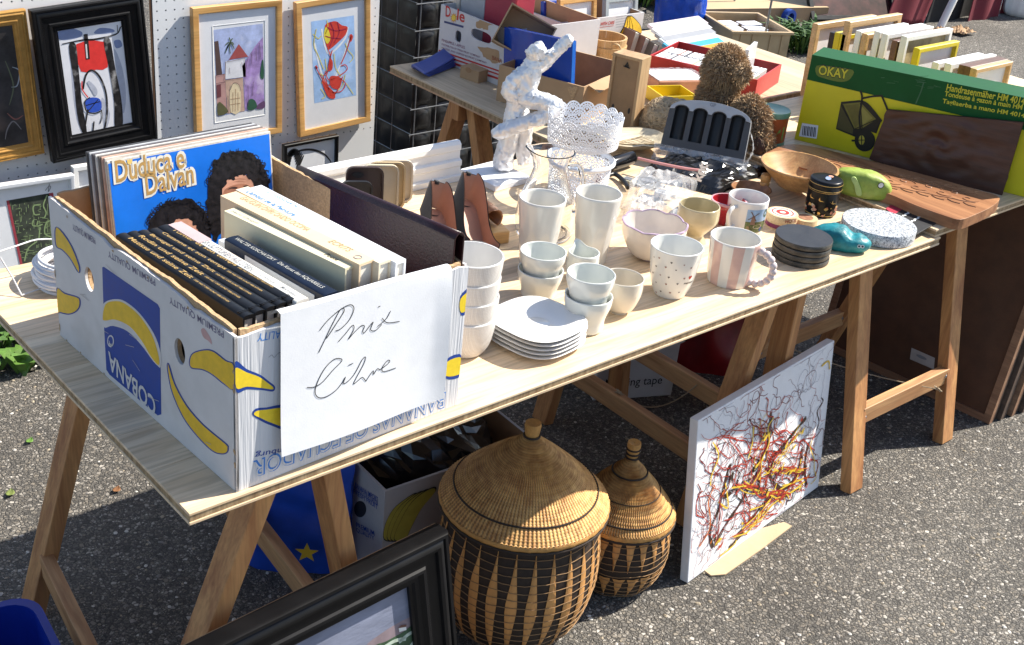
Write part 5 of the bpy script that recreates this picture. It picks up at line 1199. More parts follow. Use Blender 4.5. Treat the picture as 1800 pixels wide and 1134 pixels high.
for v in me.vertices:
    n = v.normal.copy(); q = v.co
    d = .0048*(1-2*abs(noise.noise(q*42)))+.0026*(1-2*abs(noise.noise(q*90+Vector((3, 1, 2))))); v.co = q+n*d*.8
    if v.co.y < .0006: v.co.y = .0006
me.update()
M_FOIL = mat('crumpled_foil', (.82, .82, .83), .33, metal=.4, var=.05, vs=40, bump=.9, bs=130, spec=.7)
obj_from(me, 'crumpled_body', M_FOIL, t, smooth=True)

# ---- lace pot
B, h, r = upright((1013, 338), (1026, 199), 124)
t = thing('lace_pot', 'white openwork lace metal pot with scalloped rim', 'plant pot', tr(*B) @ rz(facing(B)))
rb = r*.82; rad_ = lambda z: rb+(r-rb)*z/h+.004*(z > h*.42)
N_ = 16; P_ = 2*pi*r/N_
lace = MB()
def fan(uc, v0, R, spokes=7):
    for k, w in ((.36, .0024), (.66, .0024), (1.0, .0034)):
        lace.ribbon([(uc+R*k*cos(pi*i/10), v0+R*k*sin(pi*i/10)) for i in range(11)], w)
    for i in range(spokes):
        a = pi*(.08+.84*i/(spokes-1)); lace.ribbon([(uc+R*.34*cos(a), v0+R*.34*sin(a)), (uc+R*1.0*cos(a), v0+R*1.0*sin(a))], .0022)
    lace.flat(ell(uc, v0+.0015, R*.16, R*.18, 8))
for i in range(N_):
    fan(i*P_, h-P_*.52, P_*.52); fan((i+.5)*P_, h-P_*1.02, P_*.52); fan(i*P_, h-P_*1.52, P_*.52); fan((i+.5)*P_, h-P_*2.0, P_*.52)
for z_, w in ((h-P_*2.05, .004), (h*.42, .008)): lace.ribbon([(i*P_/2, z_) for i in range(N_*2+1)], w)
for row, z_ in enumerate((h*.335, h*.215, h*.10)):
    for i in range(N_):
        uc = (i+.5*(row % 2))*P_
        for R, w in ((P_*.20, .0022), (P_*.46, .0026)): lace.ribbon([(uc+R*cos(2*pi*k/16), z_+R*sin(2*pi*k/16)*.72) for k in range(17)], w)
        for k in range(8):
            a = 2*pi*k/8; lace.ribbon([(uc+P_*.2*cos(a), z_+P_*.2*sin(a)*.72), (uc+P_*.46*cos(a), z_+P_*.46*sin(a)*.72)], .0024)
        for s in (-1, 1): lace.ribbon([(uc+P_*.46, z_), (uc+P_*.5, z_+s*P_*.36)], .0018)
lace.ribbon([(i*P_/2, h*.025) for i in range(N_*2+1)], .010)
vs = []
for x, y, z in lace.v:
    a = x/r; rr = rad_(max(0, y)); vs.append((rr*cos(a), rr*sin(a), max(0, y)))
lace.v = vs
M_LACE = mat('white_enamel', (.76, .78, .82), .35, var=.04)
lace.build('lace_wall', M_LACE, t, solid=.0012)
m = MB(); m.lathe([(.0003, .004), (rb*.98, .004), (rb*.98, .012)], 40); m.build('floor', M_LACE, t)
m = MB(); rr = rad_(h*.46); m.lathe([(rr-.001, h*.40), (rr+.0035, h*.42), (rr+.0035, h*.44), (rr-.001, h*.46)], 64); m.build('band', M_LACE, t, smooth=50)

# ---- glass jug
def glass():
    m, N, L, b = _base('clear_glass'); b.inputs['Base Color'].default_value = (.97, .98, .98, 1); b.inputs['Transmission Weight'].default_value = 1; b.inputs['Roughness'].default_value = .01; b.inputs['IOR'].default_value = 1.47; return m
M_GLASS = glass()
B, h, r = upright((955, 411), (976, 266), 105)
t = thing('glass_jug', 'clear glass jug with handle behind the left tall beaker', 'jug', tr(*B) @ rz(facing(B)))
out = curve([(r*.80, 0), (r*.95, .006), (r*1.0, h*.22), (r*.93, h*.42), (r*.68, h*.66), (r*.58, h*.80), (r*.62, h*.92), (r*.74, h)], 6)
sp_ = lambda a, i, rr, z: (rr*(1+.22*math.exp(-((a-pi*1.5)/.35)**2)*max(0, (z/h-.8)/.2)), z+.004*math.exp(-((a-pi*1.5)/.35)**2)*max(0, (z/h-.8)/.2))
m = MB(); m.lathe(vessel(out, .0035, .010), 72, fr=sp_); m.build('body', M_GLASS, t, smooth=60)
hv = lambda rr, z: Vector((rr*cos(1.2), rr*sin(1.2), z))
m = MB(); m.tube(catmull([hv(r*.62, h*.88), hv(r*.95, h*.90), hv(r*1.15, h*.74), hv(r*1.12, h*.52), hv(r*.95, h*.36)], 6), .006, 10); m.build('handle', M_GLASS, t, smooth=60)

# ---- white stepped moulding along the back of the table
a, b, c = at(491, 299, y=.80), at(809, 247, y=.80), at(806, 304, y=.80)
L = (b-a).length; hh = b.z-T
prof = [(0, 0), (-.016, 0), (-.018, .15), (-.010, .17), (-.010, .36), (-.014, .40), (-.014, .52), (-.006, .56), (-.006, .74), (-.010, .80), (-.010, .92), (-.004, 1.0), (.006, 1.0), (.010, 0)]
t = MB(); k = len(prof); vs = [(x, y, z*hh) for x in (0, L) for y, z in prof]
tri = tessellate_polygon([[Vector((y, z*hh, 0)) for y, z in prof]])
t.add(vs, [(i, i+k, (i+1) % k+k, (i+1) % k) for i in range(k)]+[tuple(q) for q in tri]+[tuple(x+k for x in q[::-1]) for q in tri])
tag(t.build('white_moulding', M_WHITE, M=frame((a.x, .80, T), (b.x-a.x, 0, (b.z-a.z)*.0), (0, 1, 0)) @ rx(radians(-3)), smooth=30), 'long white stepped moulding lying behind the shoes', 'moulding')
# ---- kraft flap behind the records (rear carton wall piece)
# ---- phone cases
cs = [((632, 296), 62, (.050, .030, .028), 'dark brown rounded case in front of the cream ones', 0), ((617, 321), 54, (.010, .011, .014), 'small black rounded case at the front', -.035), ((660, 292), 60, (.60, .52, .38), 'cream rounded case just behind the brown one', .022), ((672, 287), 60, (.50, .38, .22), 'tan rounded case between the cream ones', .042), ((686, 283), 62, (.62, .55, .44), 'pale cream rounded case at the back', .064)]
for (c, w, col, lab, dy) in cs:
    P = at(*c, y=.70+dy); H_ = P.z-T; W_ = .078 if w > 56 else .066
    M = tr(P.x+.008, P.y-.012, T+.0005) @ rz(radians(-28)) @ rx(radians(-7))
    t = thing('phone_case', lab, 'case', M, 'rounded cases standing behind the binder')
    def rr_(w_, h_, q): return [(x+sx, y+sy) for (x, y, a0) in ((w_/2-q, h_-q, 0), (-w_/2+q, h_-q, pi/2), (-w_/2+q, q, pi), (w_/2-q, q, 1.5*pi)) for sx, sy in [(q*cos(a0+pi/2*i/6), q*sin(a0+pi/2*i/6)) for i in range(7)]]
    mt = mat('case_'+lab[:8], col, .4, var=.12, vs=20); FR = frame((0, 0, 0), (1, 0, 0), (0, 0, 1))
    m = MB(); m.prism(rr_(W_-.004, H_-.004, .014), -.009, -.007); m.build('back_shell', mt, t, FR @ tr(0, .002, 0), smooth=35)
    m = MB(); sheet(m, rr_(W_, H_, .016), [[(x, y+.0035) for x, y in rr_(W_-.008, H_-.007, .013)]], -.009, .0015); m.build('rim', mt, t, FR, smooth=35)
    m = MB(); m.prism([(x, y+H_*.0) for x, y in ell(-W_*.18, H_-.018, .012, .006, 16)], -.0068, -.0052); m.build('lens_cutout', I_BLACK if col[0] < .1 else mat('case_brown', (.22, .12, .06), .4), t, FR)

# ---- black pumps
M_SUEDE = mat('black_suede', (.010, .010, .012), .75, var=.3, vs=40, bump=.2, bs=300, sheen=.3); M_LIN = mat('tan_lining', (.46, .26, .18), .5, var=.12, vs=20)
def pump(label, px, py):
    P = at(px, py, z=T+.135); L = .19
    M = tr(P.x, P.y, T) @ rz(radians(-90-15)) @ rx(radians(-16))
    t = thing('pump_shoe', label, 'shoe', M, 'pair of black pumps')
    fb = lambda u: .006+.074*(.5+.5*cos(pi*min(1, u/.70)))
    def wd(u):
        if u < .12: return .019+.008*(u/.12)**.5
        if u < .7: return .027+.013*((u-.12)/.58)
        return .040*sqrt(max(0.0, 1-((u-.7)/.3)**2.4))*.98+.0008
    ht = lambda u: .062-.020*min(1, u/.46)
    for nm, mt, ins in (('quarter', M_SUEDE, 0), ('quarter_lining', M_LIN, .0022)):
        for sd in (-1, 1):
            m = MB(); m.grid(lambda u, v: (u*.76*L, sd*(wd(u*.76)-ins)*(1-.10*v), fb(u*.76)-.002+(ht(u*.76)+.002-ins*.4)*v), 30, 6); m.build(nm, mt, t, smooth=60)
    m = MB(); m.grid(lambda u, v: (u*L, (wd(u)-.001)*(2*v-1), fb(u)+.0006), 40, 8); m.build('insole', M_LIN, t, smooth=60)
    m = MB(); m.grid(lambda u, v: (u*L, (wd(u)+.0005)*(2*v-1), fb(u)-.0035), 40, 8); m.build('outsole', M_BLK2, t, smooth=60)
    m = MB(); m.grid(lambda u, v: (lambda uu, q: (uu*L, wd(uu)*1.005*q, fb(uu)-.002+(.036-.020*max(0, (uu-.7)/.3)**1.5)*sqrt(max(0, 1-abs(q)**2.2))))(.66+.10*(2*v-1)**2*-.9+(1-.66+.09*(2*v-1)**2)*u, 2*v-1), 24, 16); m.build('vamp', M_SUEDE, t, smooth=60)
    # closed back of the heel
    m = MB(); m.grid(lambda u, v: (-.010*sin(pi*u)*(1-.25*v), (.019)*cos(pi*u)*-1, fb(0)+.056*v-.0005), 14, 6); m.build('heel_counter', M_SUEDE, t, smooth=60)
    m = MB(); m.grid(lambda u, v: (-.008*sin(pi*u)*(1-.25*v)+.001, (.0175)*cos(pi*u)*-1, fb(0)+.055*v), 14, 6); m.build('heel_lining', M_LIN, t, smooth=60)
    m = MB(); m.grid(lambda u, v: (lambda s: (.012+(-.004+.020*(1-v)**2)*1.0*cos(2*pi*u)*(.5+.5*(1-v))+.004*v*0, .017*(1-.62*v)*sin(2*pi*u)*1.0, (fb(.06)-.002)*(1-v)+.0*v))(0), 20, 10); m.build('heel', M_SUEDE, t, smooth=60)
    m = MB(); m.lathe([(.0003, 0), (.0065, 0), (.0065, .004), (.0003, .004)], 14); m.build('heel_tip', M_BLK2, t, tr(.012, 0, 0))
    m = MB(); m.box((-.012, -.005, fb(0)+.050), (-.002, .005, fb(0)+.058)); m.build('heel_tab', M_SUEDE, t, bevel=.002)
pump('black pump with tan lining nearer the maroon binder', 740, 320); pump('black pump with tan lining nearer the wooden scrolls', 797, 305)

# ---- wooden scrolls on a block
zb = T+.028; a, b, c = at(832, 412, z=zb), at(897, 406, z=zb), at(858, 374, z=zb)
M = frame((a.x, a.y, T), (b-a).xyz*Vector((1, 1, 0)), (c-b)*Vector((1, 1, 0)))
t = MB(); t.box((-.03, 0, 0), ((b-a).length, .075, .028)); tag(t.build('wooden_block', wood('beech_block', (.52, .30, .11), (.68, .44, .20), 'X', 1.6, .4), M=M, bevel=.003), 'honey coloured wooden block under the scrolls', 'block')
M_SCR = wood('scroll_wood', (.27, .10, .04), (.46, .21, .095), 'X', 2.2, .35, bump=.4)
def scroll(label, px0, px1, R, dz, a0, a1):
    p, q = at(*px0, z=T+dz), at(*px1, z=T+dz); L = (q-p).length
    d_ = q-p; Mx = frame((p.x, p.y, T+dz), d_, Vector((0, 0, 1)).cross(d_)); prof = []
    for s, rr in ((1, R), (-1, R-.0045)):
        r_ = range(19) if s > 0 else range(18, -1, -1)
        prof += [(rr*cos(a0+(a1-a0)*i/18)*(1+.15*(i/18)), rr*sin(a0+(a1-a0)*i/18)) for i in r_]
    t = MB(); k = len(prof); t.add([(x, y, z) for x in (0, L) for y, z in prof], [(i, (i+1) % k, (i+1) % k+k, i+k) for i in range(k)])
    tri = tessellate_polygon([[Vector((y, z, 0)) for y, z in prof]]); t.add([(x, y, z) for x in (0, L) for y, z in prof], [tuple(q_) for q_ in tri]+[tuple(x+k for x in q_[::-1]) for q_ in tri])
    o = t.build('wooden_scroll', M_SCR, M=Mx, smooth=40)
    bm = bmesh.new(); bm.from_mesh(o.data); bmesh.ops.remove_doubles(bm, verts=bm.verts, dist=1e-5); bmesh.ops.recalc_face_normals(bm, faces=bm.faces); bm.to_mesh(o.data); bm.free()
    tag(o, label, 'napkin ring', 'curled wooden pieces')
scroll('curled reddish wood piece lying on the wooden block', (826, 349), (868, 384), .021, .050, radians(-60), radians(235)); scroll('smaller curled wood piece behind the one on the block', (812, 362), (832, 378), .017, .019, radians(-60), radians(235))

# ---- coil of white cable and bent wire at the left
C_ = at(124, 476, z=T+.02); t = thing('cable_coil', 'flat coil of white cable behind the banana box', 'cable', tr(C_.x, C_.y, T))
m = MB(); M_CAB = mat('white_cable', (.70, .71, .75), .4, var=.08)
rnd = random.Random(3)
for i in range(26):
    R = .048+.018*(i % 6)/6+rnd.uniform(-.004, .004); z = .005+.0072*(i//4)+rnd.uniform(-.001, .001); ph = rnd.random()*6; ti = rnd.uniform(-.005, .005)
    m.tube([(R*cos(a_*pi/18)+.002*cos(3*a_*pi/18+ph), R*sin(a_*pi/18), z+ti*sin(a_*pi/18+ph)+.001) for a_ in range(36)], .0032, 6, closed=True)
m.build('loops', M_CAB, t, smooth=179)
pw_ = [at(-30, 452, z=T+.07), at(30, 432, z=T+.07), at(66, 421, z=T+.07), at(108, 421, z=T+.06)]; pw2 = [at(0, 452, z=T+.07), at(22, 488, z=T+.03), at(38, 519, z=T+.004), at(70, 508, z=T+.004), at(110, 492, z=T+.006)]
t = thing('bent_wire', 'bent white wire hanger beside the cable coil', 'wire', tr(pw2[2].x, pw2[2].y, T)); o_ = Vector((pw2[2].x, pw2[2].y, T)); m = MB(); m.tube([p-o_ for p in catmull(pw_, 3)], .0014, 6); m.tube([p-o_ for p in pw2[:3]], .0014, 6); m.tube([p-o_ for p in pw2[2:]], .0014, 6); m.build('wire', M_CAB, t, smooth=60)

# ---- pale leaf-shaped dish
C_ = at(1121, 262, z=T+.01); M_PALEW = wood('pale_dish_wood', (.60, .50, .34), (.74, .66, .49), 'X', 1.5, .5)
t = thing('leaf_dish', 'pale wooden dish with carved leaf veins behind the lace pot', 'dish', tr(C_.x, C_.y+.02, T) @ rz(radians(-25)))
def dish(u, v, top):
    a = 2*pi*u; sx, sy = squircle(a, 3.2); R = v; x, y = .088*sx*R, .062*sy*R
    z = .006+.030*R**2.2 if top else .034*R**1.4*.95
    return (x, y, z+(.0012*sin(8*atan2(y, x)+30*R) if top and .2 < R < .9 else 0)+(.003 if top else 0))
m = MB(); m.grid(lambda u, v: dish(u, v, True), 64, 16); m.grid(lambda u, v: dish(1-u, v, False), 64, 8); m.build('body', M_PALEW, t, smooth=60)
m = MB()
for i in range(11):
    y0 = -.03+.006*i; m.tube(catmull([(-.055+.012*abs(i-5)*.5, y0*.5, .020), (0, y0, .0125+abs(y0)*.2), (.058-.006*abs(i-5)*.5, y0*1.3, .024)], 5), .0008, 5)
m.build('carved_veins', mat('vein_brown', (.34, .24, .13), .7), t)
m = MB(); m.lathe([(.088, .0385), (.092, .037), (.088, .034)], 64, fr=lambda a, i, rr, z: ((lambda s: sqrt((.088*s[0])**2+(.062*s[1])**2)+(rr-.088))(squircle(a, 3.2)), z)); m.build('rim', M_PALEW, t, smooth=60)

# ---- black torch, bag and clear bags
a, b = at(1070, 290, z=T+.022), at(1110, 277, z=T+.022)
t = thing('torch', 'shiny black cylinder lying beside the lace pot', 'torch', frame(a, b-a, (0, 0, 1))); m = MB(); M_ = Matrix.Rotation(radians(90), 4, 'Y')
L = (b-a).length; m.lathe([(.0003, 0), (.012, 0), (.017, .004), (.018, .012), (.0185, L*.6), (.017, L), (.010, L+.004), (.0003, L+.004)], 32, M_); m.build('body', mat('gloss_black', (.008, .008, .009), .08, var=.1), t, smooth=40)
m = MB(); m.lathe([(.009, -.0006), (.0125, -.0006)], 24, M_); m.build('lens_ring', M_WIRE, t)
def crumple(name, label, cat, pix, h, mt, seed, nu=46, nv=30, sharp=1.0, base=0.002, thin=0):
    q = [at(*p, z=T) for p in pix]; o_ = q[0]; q = [p-o_ for p in q]
    def f(u, v):
        p = q[0]*(1-u)*(1-v)+q[1]*u*(1-v)+q[2]*u*v+q[3]*(1-u)*v
        e = min(1, min(u, 1-u, v, 1-v)*6); n1 = 1-2*abs(noise.noise(Vector((u*3+seed, v*3, seed*.7)))); n2 = 1-2*abs(noise.noise(Vector((u*8+seed, v*8, 3+seed))))
        z = base+h*e**.6*(.55+.35*n1*sharp+.18*n2*sharp); j = .010*noise.noise(Vector((u*5, v*5, seed+9)))
        return (p.x+j, p.y-j+.01*noise.noise(Vector((u*4, v*6, seed+4))), max(.0012, z))
    m = MB(); m.grid(f, nu, nv); t = thing(name, label, cat, tr(*o_)); m.build('film', mt, t); return t, f
M_BAGB = mat('black_film', (.010, .010, .011), .16, var=.2, vs=20, spec=.8)
t, f = crumple('black_bag', 'crumpled shiny black plastic bag with white letters', 'plastic bag', ((1120, 312), (1262, 345), (1352, 302), (1188, 268)), .036, M_BAGB, 2.3, 34, 22)
PK = at(1236, 322, z=T+.030)
text('ket', .034, I_WHITE, t, t.matrix_world.inverted() @ frame(PK+(CAM-PK).normalized()*.012, Vector((0, 0, 1))+RIGHT*.25, -RIGHT), bold=.0012)
def clear():
    m, N, L, b = _base('clear_film'); b.inputs['Base Color'].default_value = (.9, .93, .97, 1); b.inputs['Roughness'].default_value = .10; b.inputs['Alpha'].default_value = .30; b.inputs['Specular IOR Level'].default_value = 1.0; b.inputs['Coat Weight'].default_value = .6; return m
M_CLEAR = clear()
crumple('clear_bag', 'crumpled clear plastic bag of small parts behind the petal bowl', 'plastic bag', ((1092, 366), (1180, 388), (1228, 332), (1120, 312)), .045, M_CLEAR, 5.1, 26, 18)
crumple('clear_bag', 'crumpled clear plastic bag nearest the right tall beaker', 'plastic bag', ((1094, 392), (1142, 404), (1170, 372), (1110, 360)), .04, M_CLEAR, 8.4, 20, 14)
items = [((1092, 318), (1118, 326), .010, (.50, .47, .36), 'small cream paper packet on the clear bag', 'packet'), ((1120, 322), (1158, 332), .012, (.012, .012, .014), 'black plug adapter among the clear bags', 'adapter'), ((1150, 345), (1176, 350), .016, (.55, .56, .58), 'grey white plastic plug among the clear bags', 'plug'), ((1178, 388), (1198, 372), .010, (.02, .025, .04), 'dark glass piece behind the petal bowl', 'trinket'), ((1126, 350), (1160, 362), .012, (.10, .11, .12), 'dark grey adapter inside the clear bag', 'adapter')]
for i, (p0, p1, hh, c, lab, nm) in enumerate(items):
    a, b = at(*p0, z=T), at(*p1, z=T); L = (b-a).length; M = frame((a.x, a.y, T+.0005), b-a, Vector((0, 0, 1)).cross(b-a))
    t = thing(nm, lab, nm, M); m = MB(); m.box((0, -.014, 0), (L, .014, hh)); m.build('housing', mat('item%d' % i, c, .3, var=.15, vs=40), t, bevel=.003)
    m = MB(); m.tube([(L, -.005, hh*.5), (L+.014, -.005, hh*.5)], .002, 8); m.tube([(L, .005, hh*.5), (L+.014, .005, hh*.5)], .002, 8); m.box((L*.2, -.009, hh), (L*.7, .009, hh+.0015)); m.build('label_and_pins', M_WIRE, t)
a = [at(*p, z=T+.006) for p in ((1118, 300), (1150, 308), (1200, 318), (1232, 322))]; t = thing('pink_strap', 'narrow pink and black strap lying over the black bag', 'strap', tr(a[0].x, a[0].y, T)); o_ = Vector((a[0].x, a[0].y, T)); m = MB(); m.tube([p-o_+Vector((0, 0, .032)) for p in catmull(a, 5)], .0035, 8); m.build('band', mat('pink_strap', (.55, .25, .24), .4, var=.2), t, smooth=60)
P0 = at(1055, 326, z=T); t = thing('red_ball_knob', 'glossy red-brown egg-shaped knob beside the beaker', 'knob', tr(P0.x, P0.y, T+.0155)); m = MB(); m.lathe([(.016*sin(pi*i/12)*(1.0)+1e-5, -.015*cos(pi*i/12)) for i in range(13)], 28); m.build('knob', mat('red_lacquer', (.16, .03, .018), .1, var=.2, coat=.5), t, smooth=179)
a = [at(*p, z=T+.010) for p in ((1062, 312), (1080, 306), (1096, 318), (1104, 330))]; o_ = a[0]; m = MB(); m.tube([p-o_ for p in catmull(a, 5)], .0055, 10); m.build('handle', M_BLK2, t, smooth=60).matrix_local = tr(*(o_-Vector((P0.x, P0.y, T+.0155))))

# ---- grey battery holder with four channels
zt = T+.034; BL, BR = at(1159, 262, z=zt), at(1306, 290, z=zt); ax = (BR-BL); Wp = ax.length
back = Vector((0, 0, 1)).cross(ax).normalized(); lean = radians(24)
PM = frame(BL, ax, Vector((0, 0, 1))*cos(lean)+back*sin(lean))
top = hit(1187, 184, PM)[1]
t = thing('channel_tray', 'grey plastic holder with four black channels wrapped in clear film', 'plastic holder', PM)
Hp = top*1.15; M_GREYP = mat('grey_plastic', (.060, .060, .063), .45, var=.12, vs=14, bump=.08, bs=300); M_LGREY = mat('light_grey_plastic', (.36, .38, .41), .38, var=.08, vs=14)
hb, ht_ = Hp*.24, Hp*.80; holes = []; cw = Wp*.16
for i in range(4):
    cx = Wp*(.165+.223*i); holes.append([(cx-cw/2, hb), (cx+cw/2, hb)]+[(cx+cw/2*cos(pi*k/10), ht_+cw*.30*sin(pi*k/10)) for k in range(11)])
outl = [(0, 0), (Wp, 0), (Wp*.985, Hp*.74)]+[(Wp*(.5+.485*cos(radians(a_))), Hp*.80+Hp*.24*sin(radians(a_))) for a_ in range(10, 171, 10)]+[(Wp*.015, Hp*.74)]
m = MB(); sheet(m, outl, holes, -.004, 0); m.build('front_plate', M_GREYP, t)
m = MB(); m.prism([(x, y) for x, y in outl], -.05, -.030); m.build('rear_shell', M_GREYP, t, bevel=.004)
m = MB(); band = [(Wp*.006, -.001), (Wp*.994, -.001)]
for s in range(len(outl)):
    p, q = outl[s], outl[(s+1) % len(outl)]; m.add([(p[0], p[1], -.004), (q[0], q[1], -.004), (q[0], q[1], -.03), (p[0], p[1], -.03)], [(0, 3, 2, 1)])
m.build('side_wall', M_LGREY, t, smooth=40)
for i in range(4):
    cx = Wp*(.165+.223*i); m = MB(); m.grid(lambda u, v: (cx-cw/2*cos(pi*u), hb+(ht_+cw*.3-hb)*v, -.002-cw*.5*sin(pi*u)), 16, 2); m.add([(cx-cw/2, hb, -.002), (cx+cw/2, hb, -.002), (cx, hb, -cw*.5-.002)], [(0, 1, 2)]); m.build('channel', M_BLK2, t, smooth=60)
fas = [(Wp*.02, Hp*.785)]; 
for i in range(4):
    cx = Wp*(.165+.223*i); fas += [(cx-cw/2*1.12*cos(pi*k/10), ht_+cw*.36*sin(pi*k/10)) for k in range(11)]
fas += [(Wp*.98, Hp*.785)]+[(Wp*(.5+.478*cos(radians(a_))), Hp*.80+Hp*.235*sin(radians(a_))) for a_ in range(10, 171, 10)]
m = MB(); m.prism(fas, .0002, .004); m.build('fascia', M_LGREY, t, bevel=.001)
m = MB(); m.prism(ell(Wp*.52, Hp*.955, Wp*.16, Hp*.045, 28), .0042, .0055); m.build('badge', M_LGREY, t, bevel=.0006); text('GP', .012, I_GREY, t, tr(Wp*.475, Hp*.935, .0058), bold=.0006)
m = MB(); m.grid(lambda u, v: (Wp*(-.06+1.12*u)+.004*noise.noise(Vector((u*9, v*5, 2))), -.028+.040*v, .012+.012*noise.noise(Vector((u*10, v*4, 7)))-.02*v*0), 60, 8); m.grid(lambda u, v: (Wp*(1.0+.07*sin(pi*v))+.004*noise.noise(Vector((u*6, v*9, 3))), Hp*.62*v, -.05*u+.004*noise.noise(Vector((u*9, v*9, 5)))), 8, 30); m.grid(lambda u, v: (Wp*(-.05*sin(pi*v)), Hp*.42*v, -.05*u), 6, 20); m.build('clear_film', M_CLEAR, t)

# ---- teddy bear
def fur(parent, me, n, ln, mt, seed, wid=.0016):
    r = random.Random(seed); m = MB(); ps = me.polygons; ar = [p.area for p in ps]; ch = r.choices(range(len(ps)), ar, k=n); V = me.vertices
    for c in ch:
        p = ps[c]; vs = [V[i].co for i in p.vertices]; w = [r.random() for _ in vs]; s = sum(w); o = sum((v*k for v, k in zip(vs, w)), Vector())/s; nn = p.normal
        d = (nn+Vector((r.uniform(-.7, .7), r.uniform(-.7, .7), r.uniform(-.8, .4)))*.8).normalized(); sd = d.cross(Vector((r.uniform(-1, 1), r.uniform(-1, 1), r.uniform(-1, 1)))).normalized()*wid*r.uniform(.6, 1.3); L = ln*r.uniform(.5, 1.2)
        b = o+d*L*.6+nn*L*.1; m.add([o-sd, o+sd, b+sd*.6, b-sd*.6, o+d*L+Vector((0, 0, -L*.2))], [(0, 1, 2, 3), (3, 2, 4)])
    f_ = m.build('fur', mt, parent); f_['kind'] = 'stuff'; return f_
M_FUR = mat('bear_fur', (.46, .30, .15), .8, var=.5, vs=60, sheen=.3); M_FURD = mat('bear_base', (.20, .125, .065), .9, var=.4, vs=30)
BP = at(1262, 268, z=T); BP = Vector((1.93, .70, T+.0195))
t = thing('teddy_bear', 'brown furry teddy bear sitting behind the grey holder', 'teddy bear', tr(*BP)); 
def loc_(px, py, dx=0): p = at(px, py, x=BP.x+dx); return p-BP
m = MB()
def ball(c, r3, seg=24):
    rx3, ry3, rz3 = r3; m.lathe([(sin(pi*i/16)+1e-4, -cos(pi*i/16)) for i in range(17)], seg, tr(*c) @ Matrix.Diagonal((rx3, ry3, rz3, 1)))
hc = loc_(1274, 124); ball(hc, (.058, .054, .064)); bc = Vector((hc.x-.01, hc.y+.0, max(.075, hc.z-.13))); ball(bc, (.045, .055, .07)); 
ac = loc_(1330, 222, -.02); ball(ac, (.035, .032, .055)); ac2 = loc_(1338, 252, -.03); ball(ac2, (.030, .026, .036)); ball(Vector((ac.x, ac.y+.03, ac.z+.02)), (.04, .04, .05)); e2 = loc_(1308, 130, -.03); ball(e2, (.016, .016, .022))
o = m.build('tmp', M_FURD); me = mesh_from(o, .006); rough_mesh(me, .003, 40)
zmin = min(v.co.z for v in me.vertices)
for v in me.vertices: v.co.z = max(v.co.z, .001)
body = obj_from(me, 'body', M_FURD, t); fur(t, me, 12000, .015, M_FUR, 3)
pw_ = loc_(1332, 258, -.055); m = MB(); m.lathe([(.022*sin(pi*i/10)+1e-4, -.022*cos(pi*i/10)) for i in range(11)], 18, tr(*pw_) @ Matrix.Diagonal((.6, .9, 1.15, 1))); m.build('paw_pad', mat('paw_suede', (.10, .045, .028), .7, var=.2), t, smooth=179)
# ---- curly woollen plush
CP = at(1166, 226, z=T+.03); CP = Vector((1.80, .80, T)); t = thing('woolly_plush', 'curly beige woollen toy lying left of the grey holder', 'plush toy', tr(*CP)); c = at(1168, 205, x=1.80)-CP
m = MB(); ball(Vector((c.x, c.y, max(c.z, .045))), (.055, .050, .045)); ball(Vector((c.x+.01, c.y-.035, max(c.z+.022, .05))), (.028, .028, .030)); ball(Vector((c.x, c.y+.04, .030)), (.045, .040, .030)); o = m.build('tmp', M_FURD); me = mesh_from(o, .006)
for v in me.vertices: v.co.z = max(v.co.z, .0008)
obj_from(me, 'body', mat('wool_base', (.34, .25, .15), .9, var=.4, vs=40), t)
m = MB(); rnd = random.Random(9); ps = me.polygons; V = me.vertices
for k in range(900):
    p = ps[rnd.randrange(len(ps))]; c0 = p.center; n = p.normal; u = n.orthogonal().normalized(); w = n.cross(u); a0 = rnd.random()*6; R = rnd.uniform(.005, .010)
    m.tube([c0+n*(.002+.0006*i)+(u*cos(a0+i*.95)+w*sin(a0+i*.95))*R for i in range(7)], .0024, 4)
m.cur = 0; f_ = m.build('wool_curls', mat('wool_curl', (.52, .41, .27), .85, var=.5, vs=70), t, smooth=60); f_['kind'] = 'stuff'
# ---- biscuit tin
B, h, r = upright((1346, 250), (1354, 190), 62, z=T+.0195)
t = thing('round_tin', 'round orange-red tin with green lid and green mark behind the bear', 'tin', tr(*B) @ rz(facing(B))); m = MB(); m.lathe([(.0003, 0), (r, 0), (r, h*.84)], 48); m.build('body', mat('tin_orange', (.36, .075, .015), .35, var=.35, vs=25), t, smooth=50)
M_TING = mat('tin_green', (.14, .30, .20), .3, var=.3, vs=40); m = MB(); m.lathe([(r*1.005, .0), (r*1.03, .004), (r*1.005, .012)], 48); m.build('base_ring', M_TING, t, smooth=50)
m = MB(); m.lathe([(r*1.0, h*.84), (r*1.04, h*.85), (r*1.04, h*.97), (r*1.02, h), (r*.9, h*.985), (.0003, h*.985)], 48); m.build('lid', M_TING, t, smooth=50)
on_mug(t, [(-.018, -.02), (.014, -.02), (.014, .018), (-.004, .010)], .72, h*.42, ink('tin_mark', (.16, .32, .06)), 'green_mark', .0006, lambda z: r)

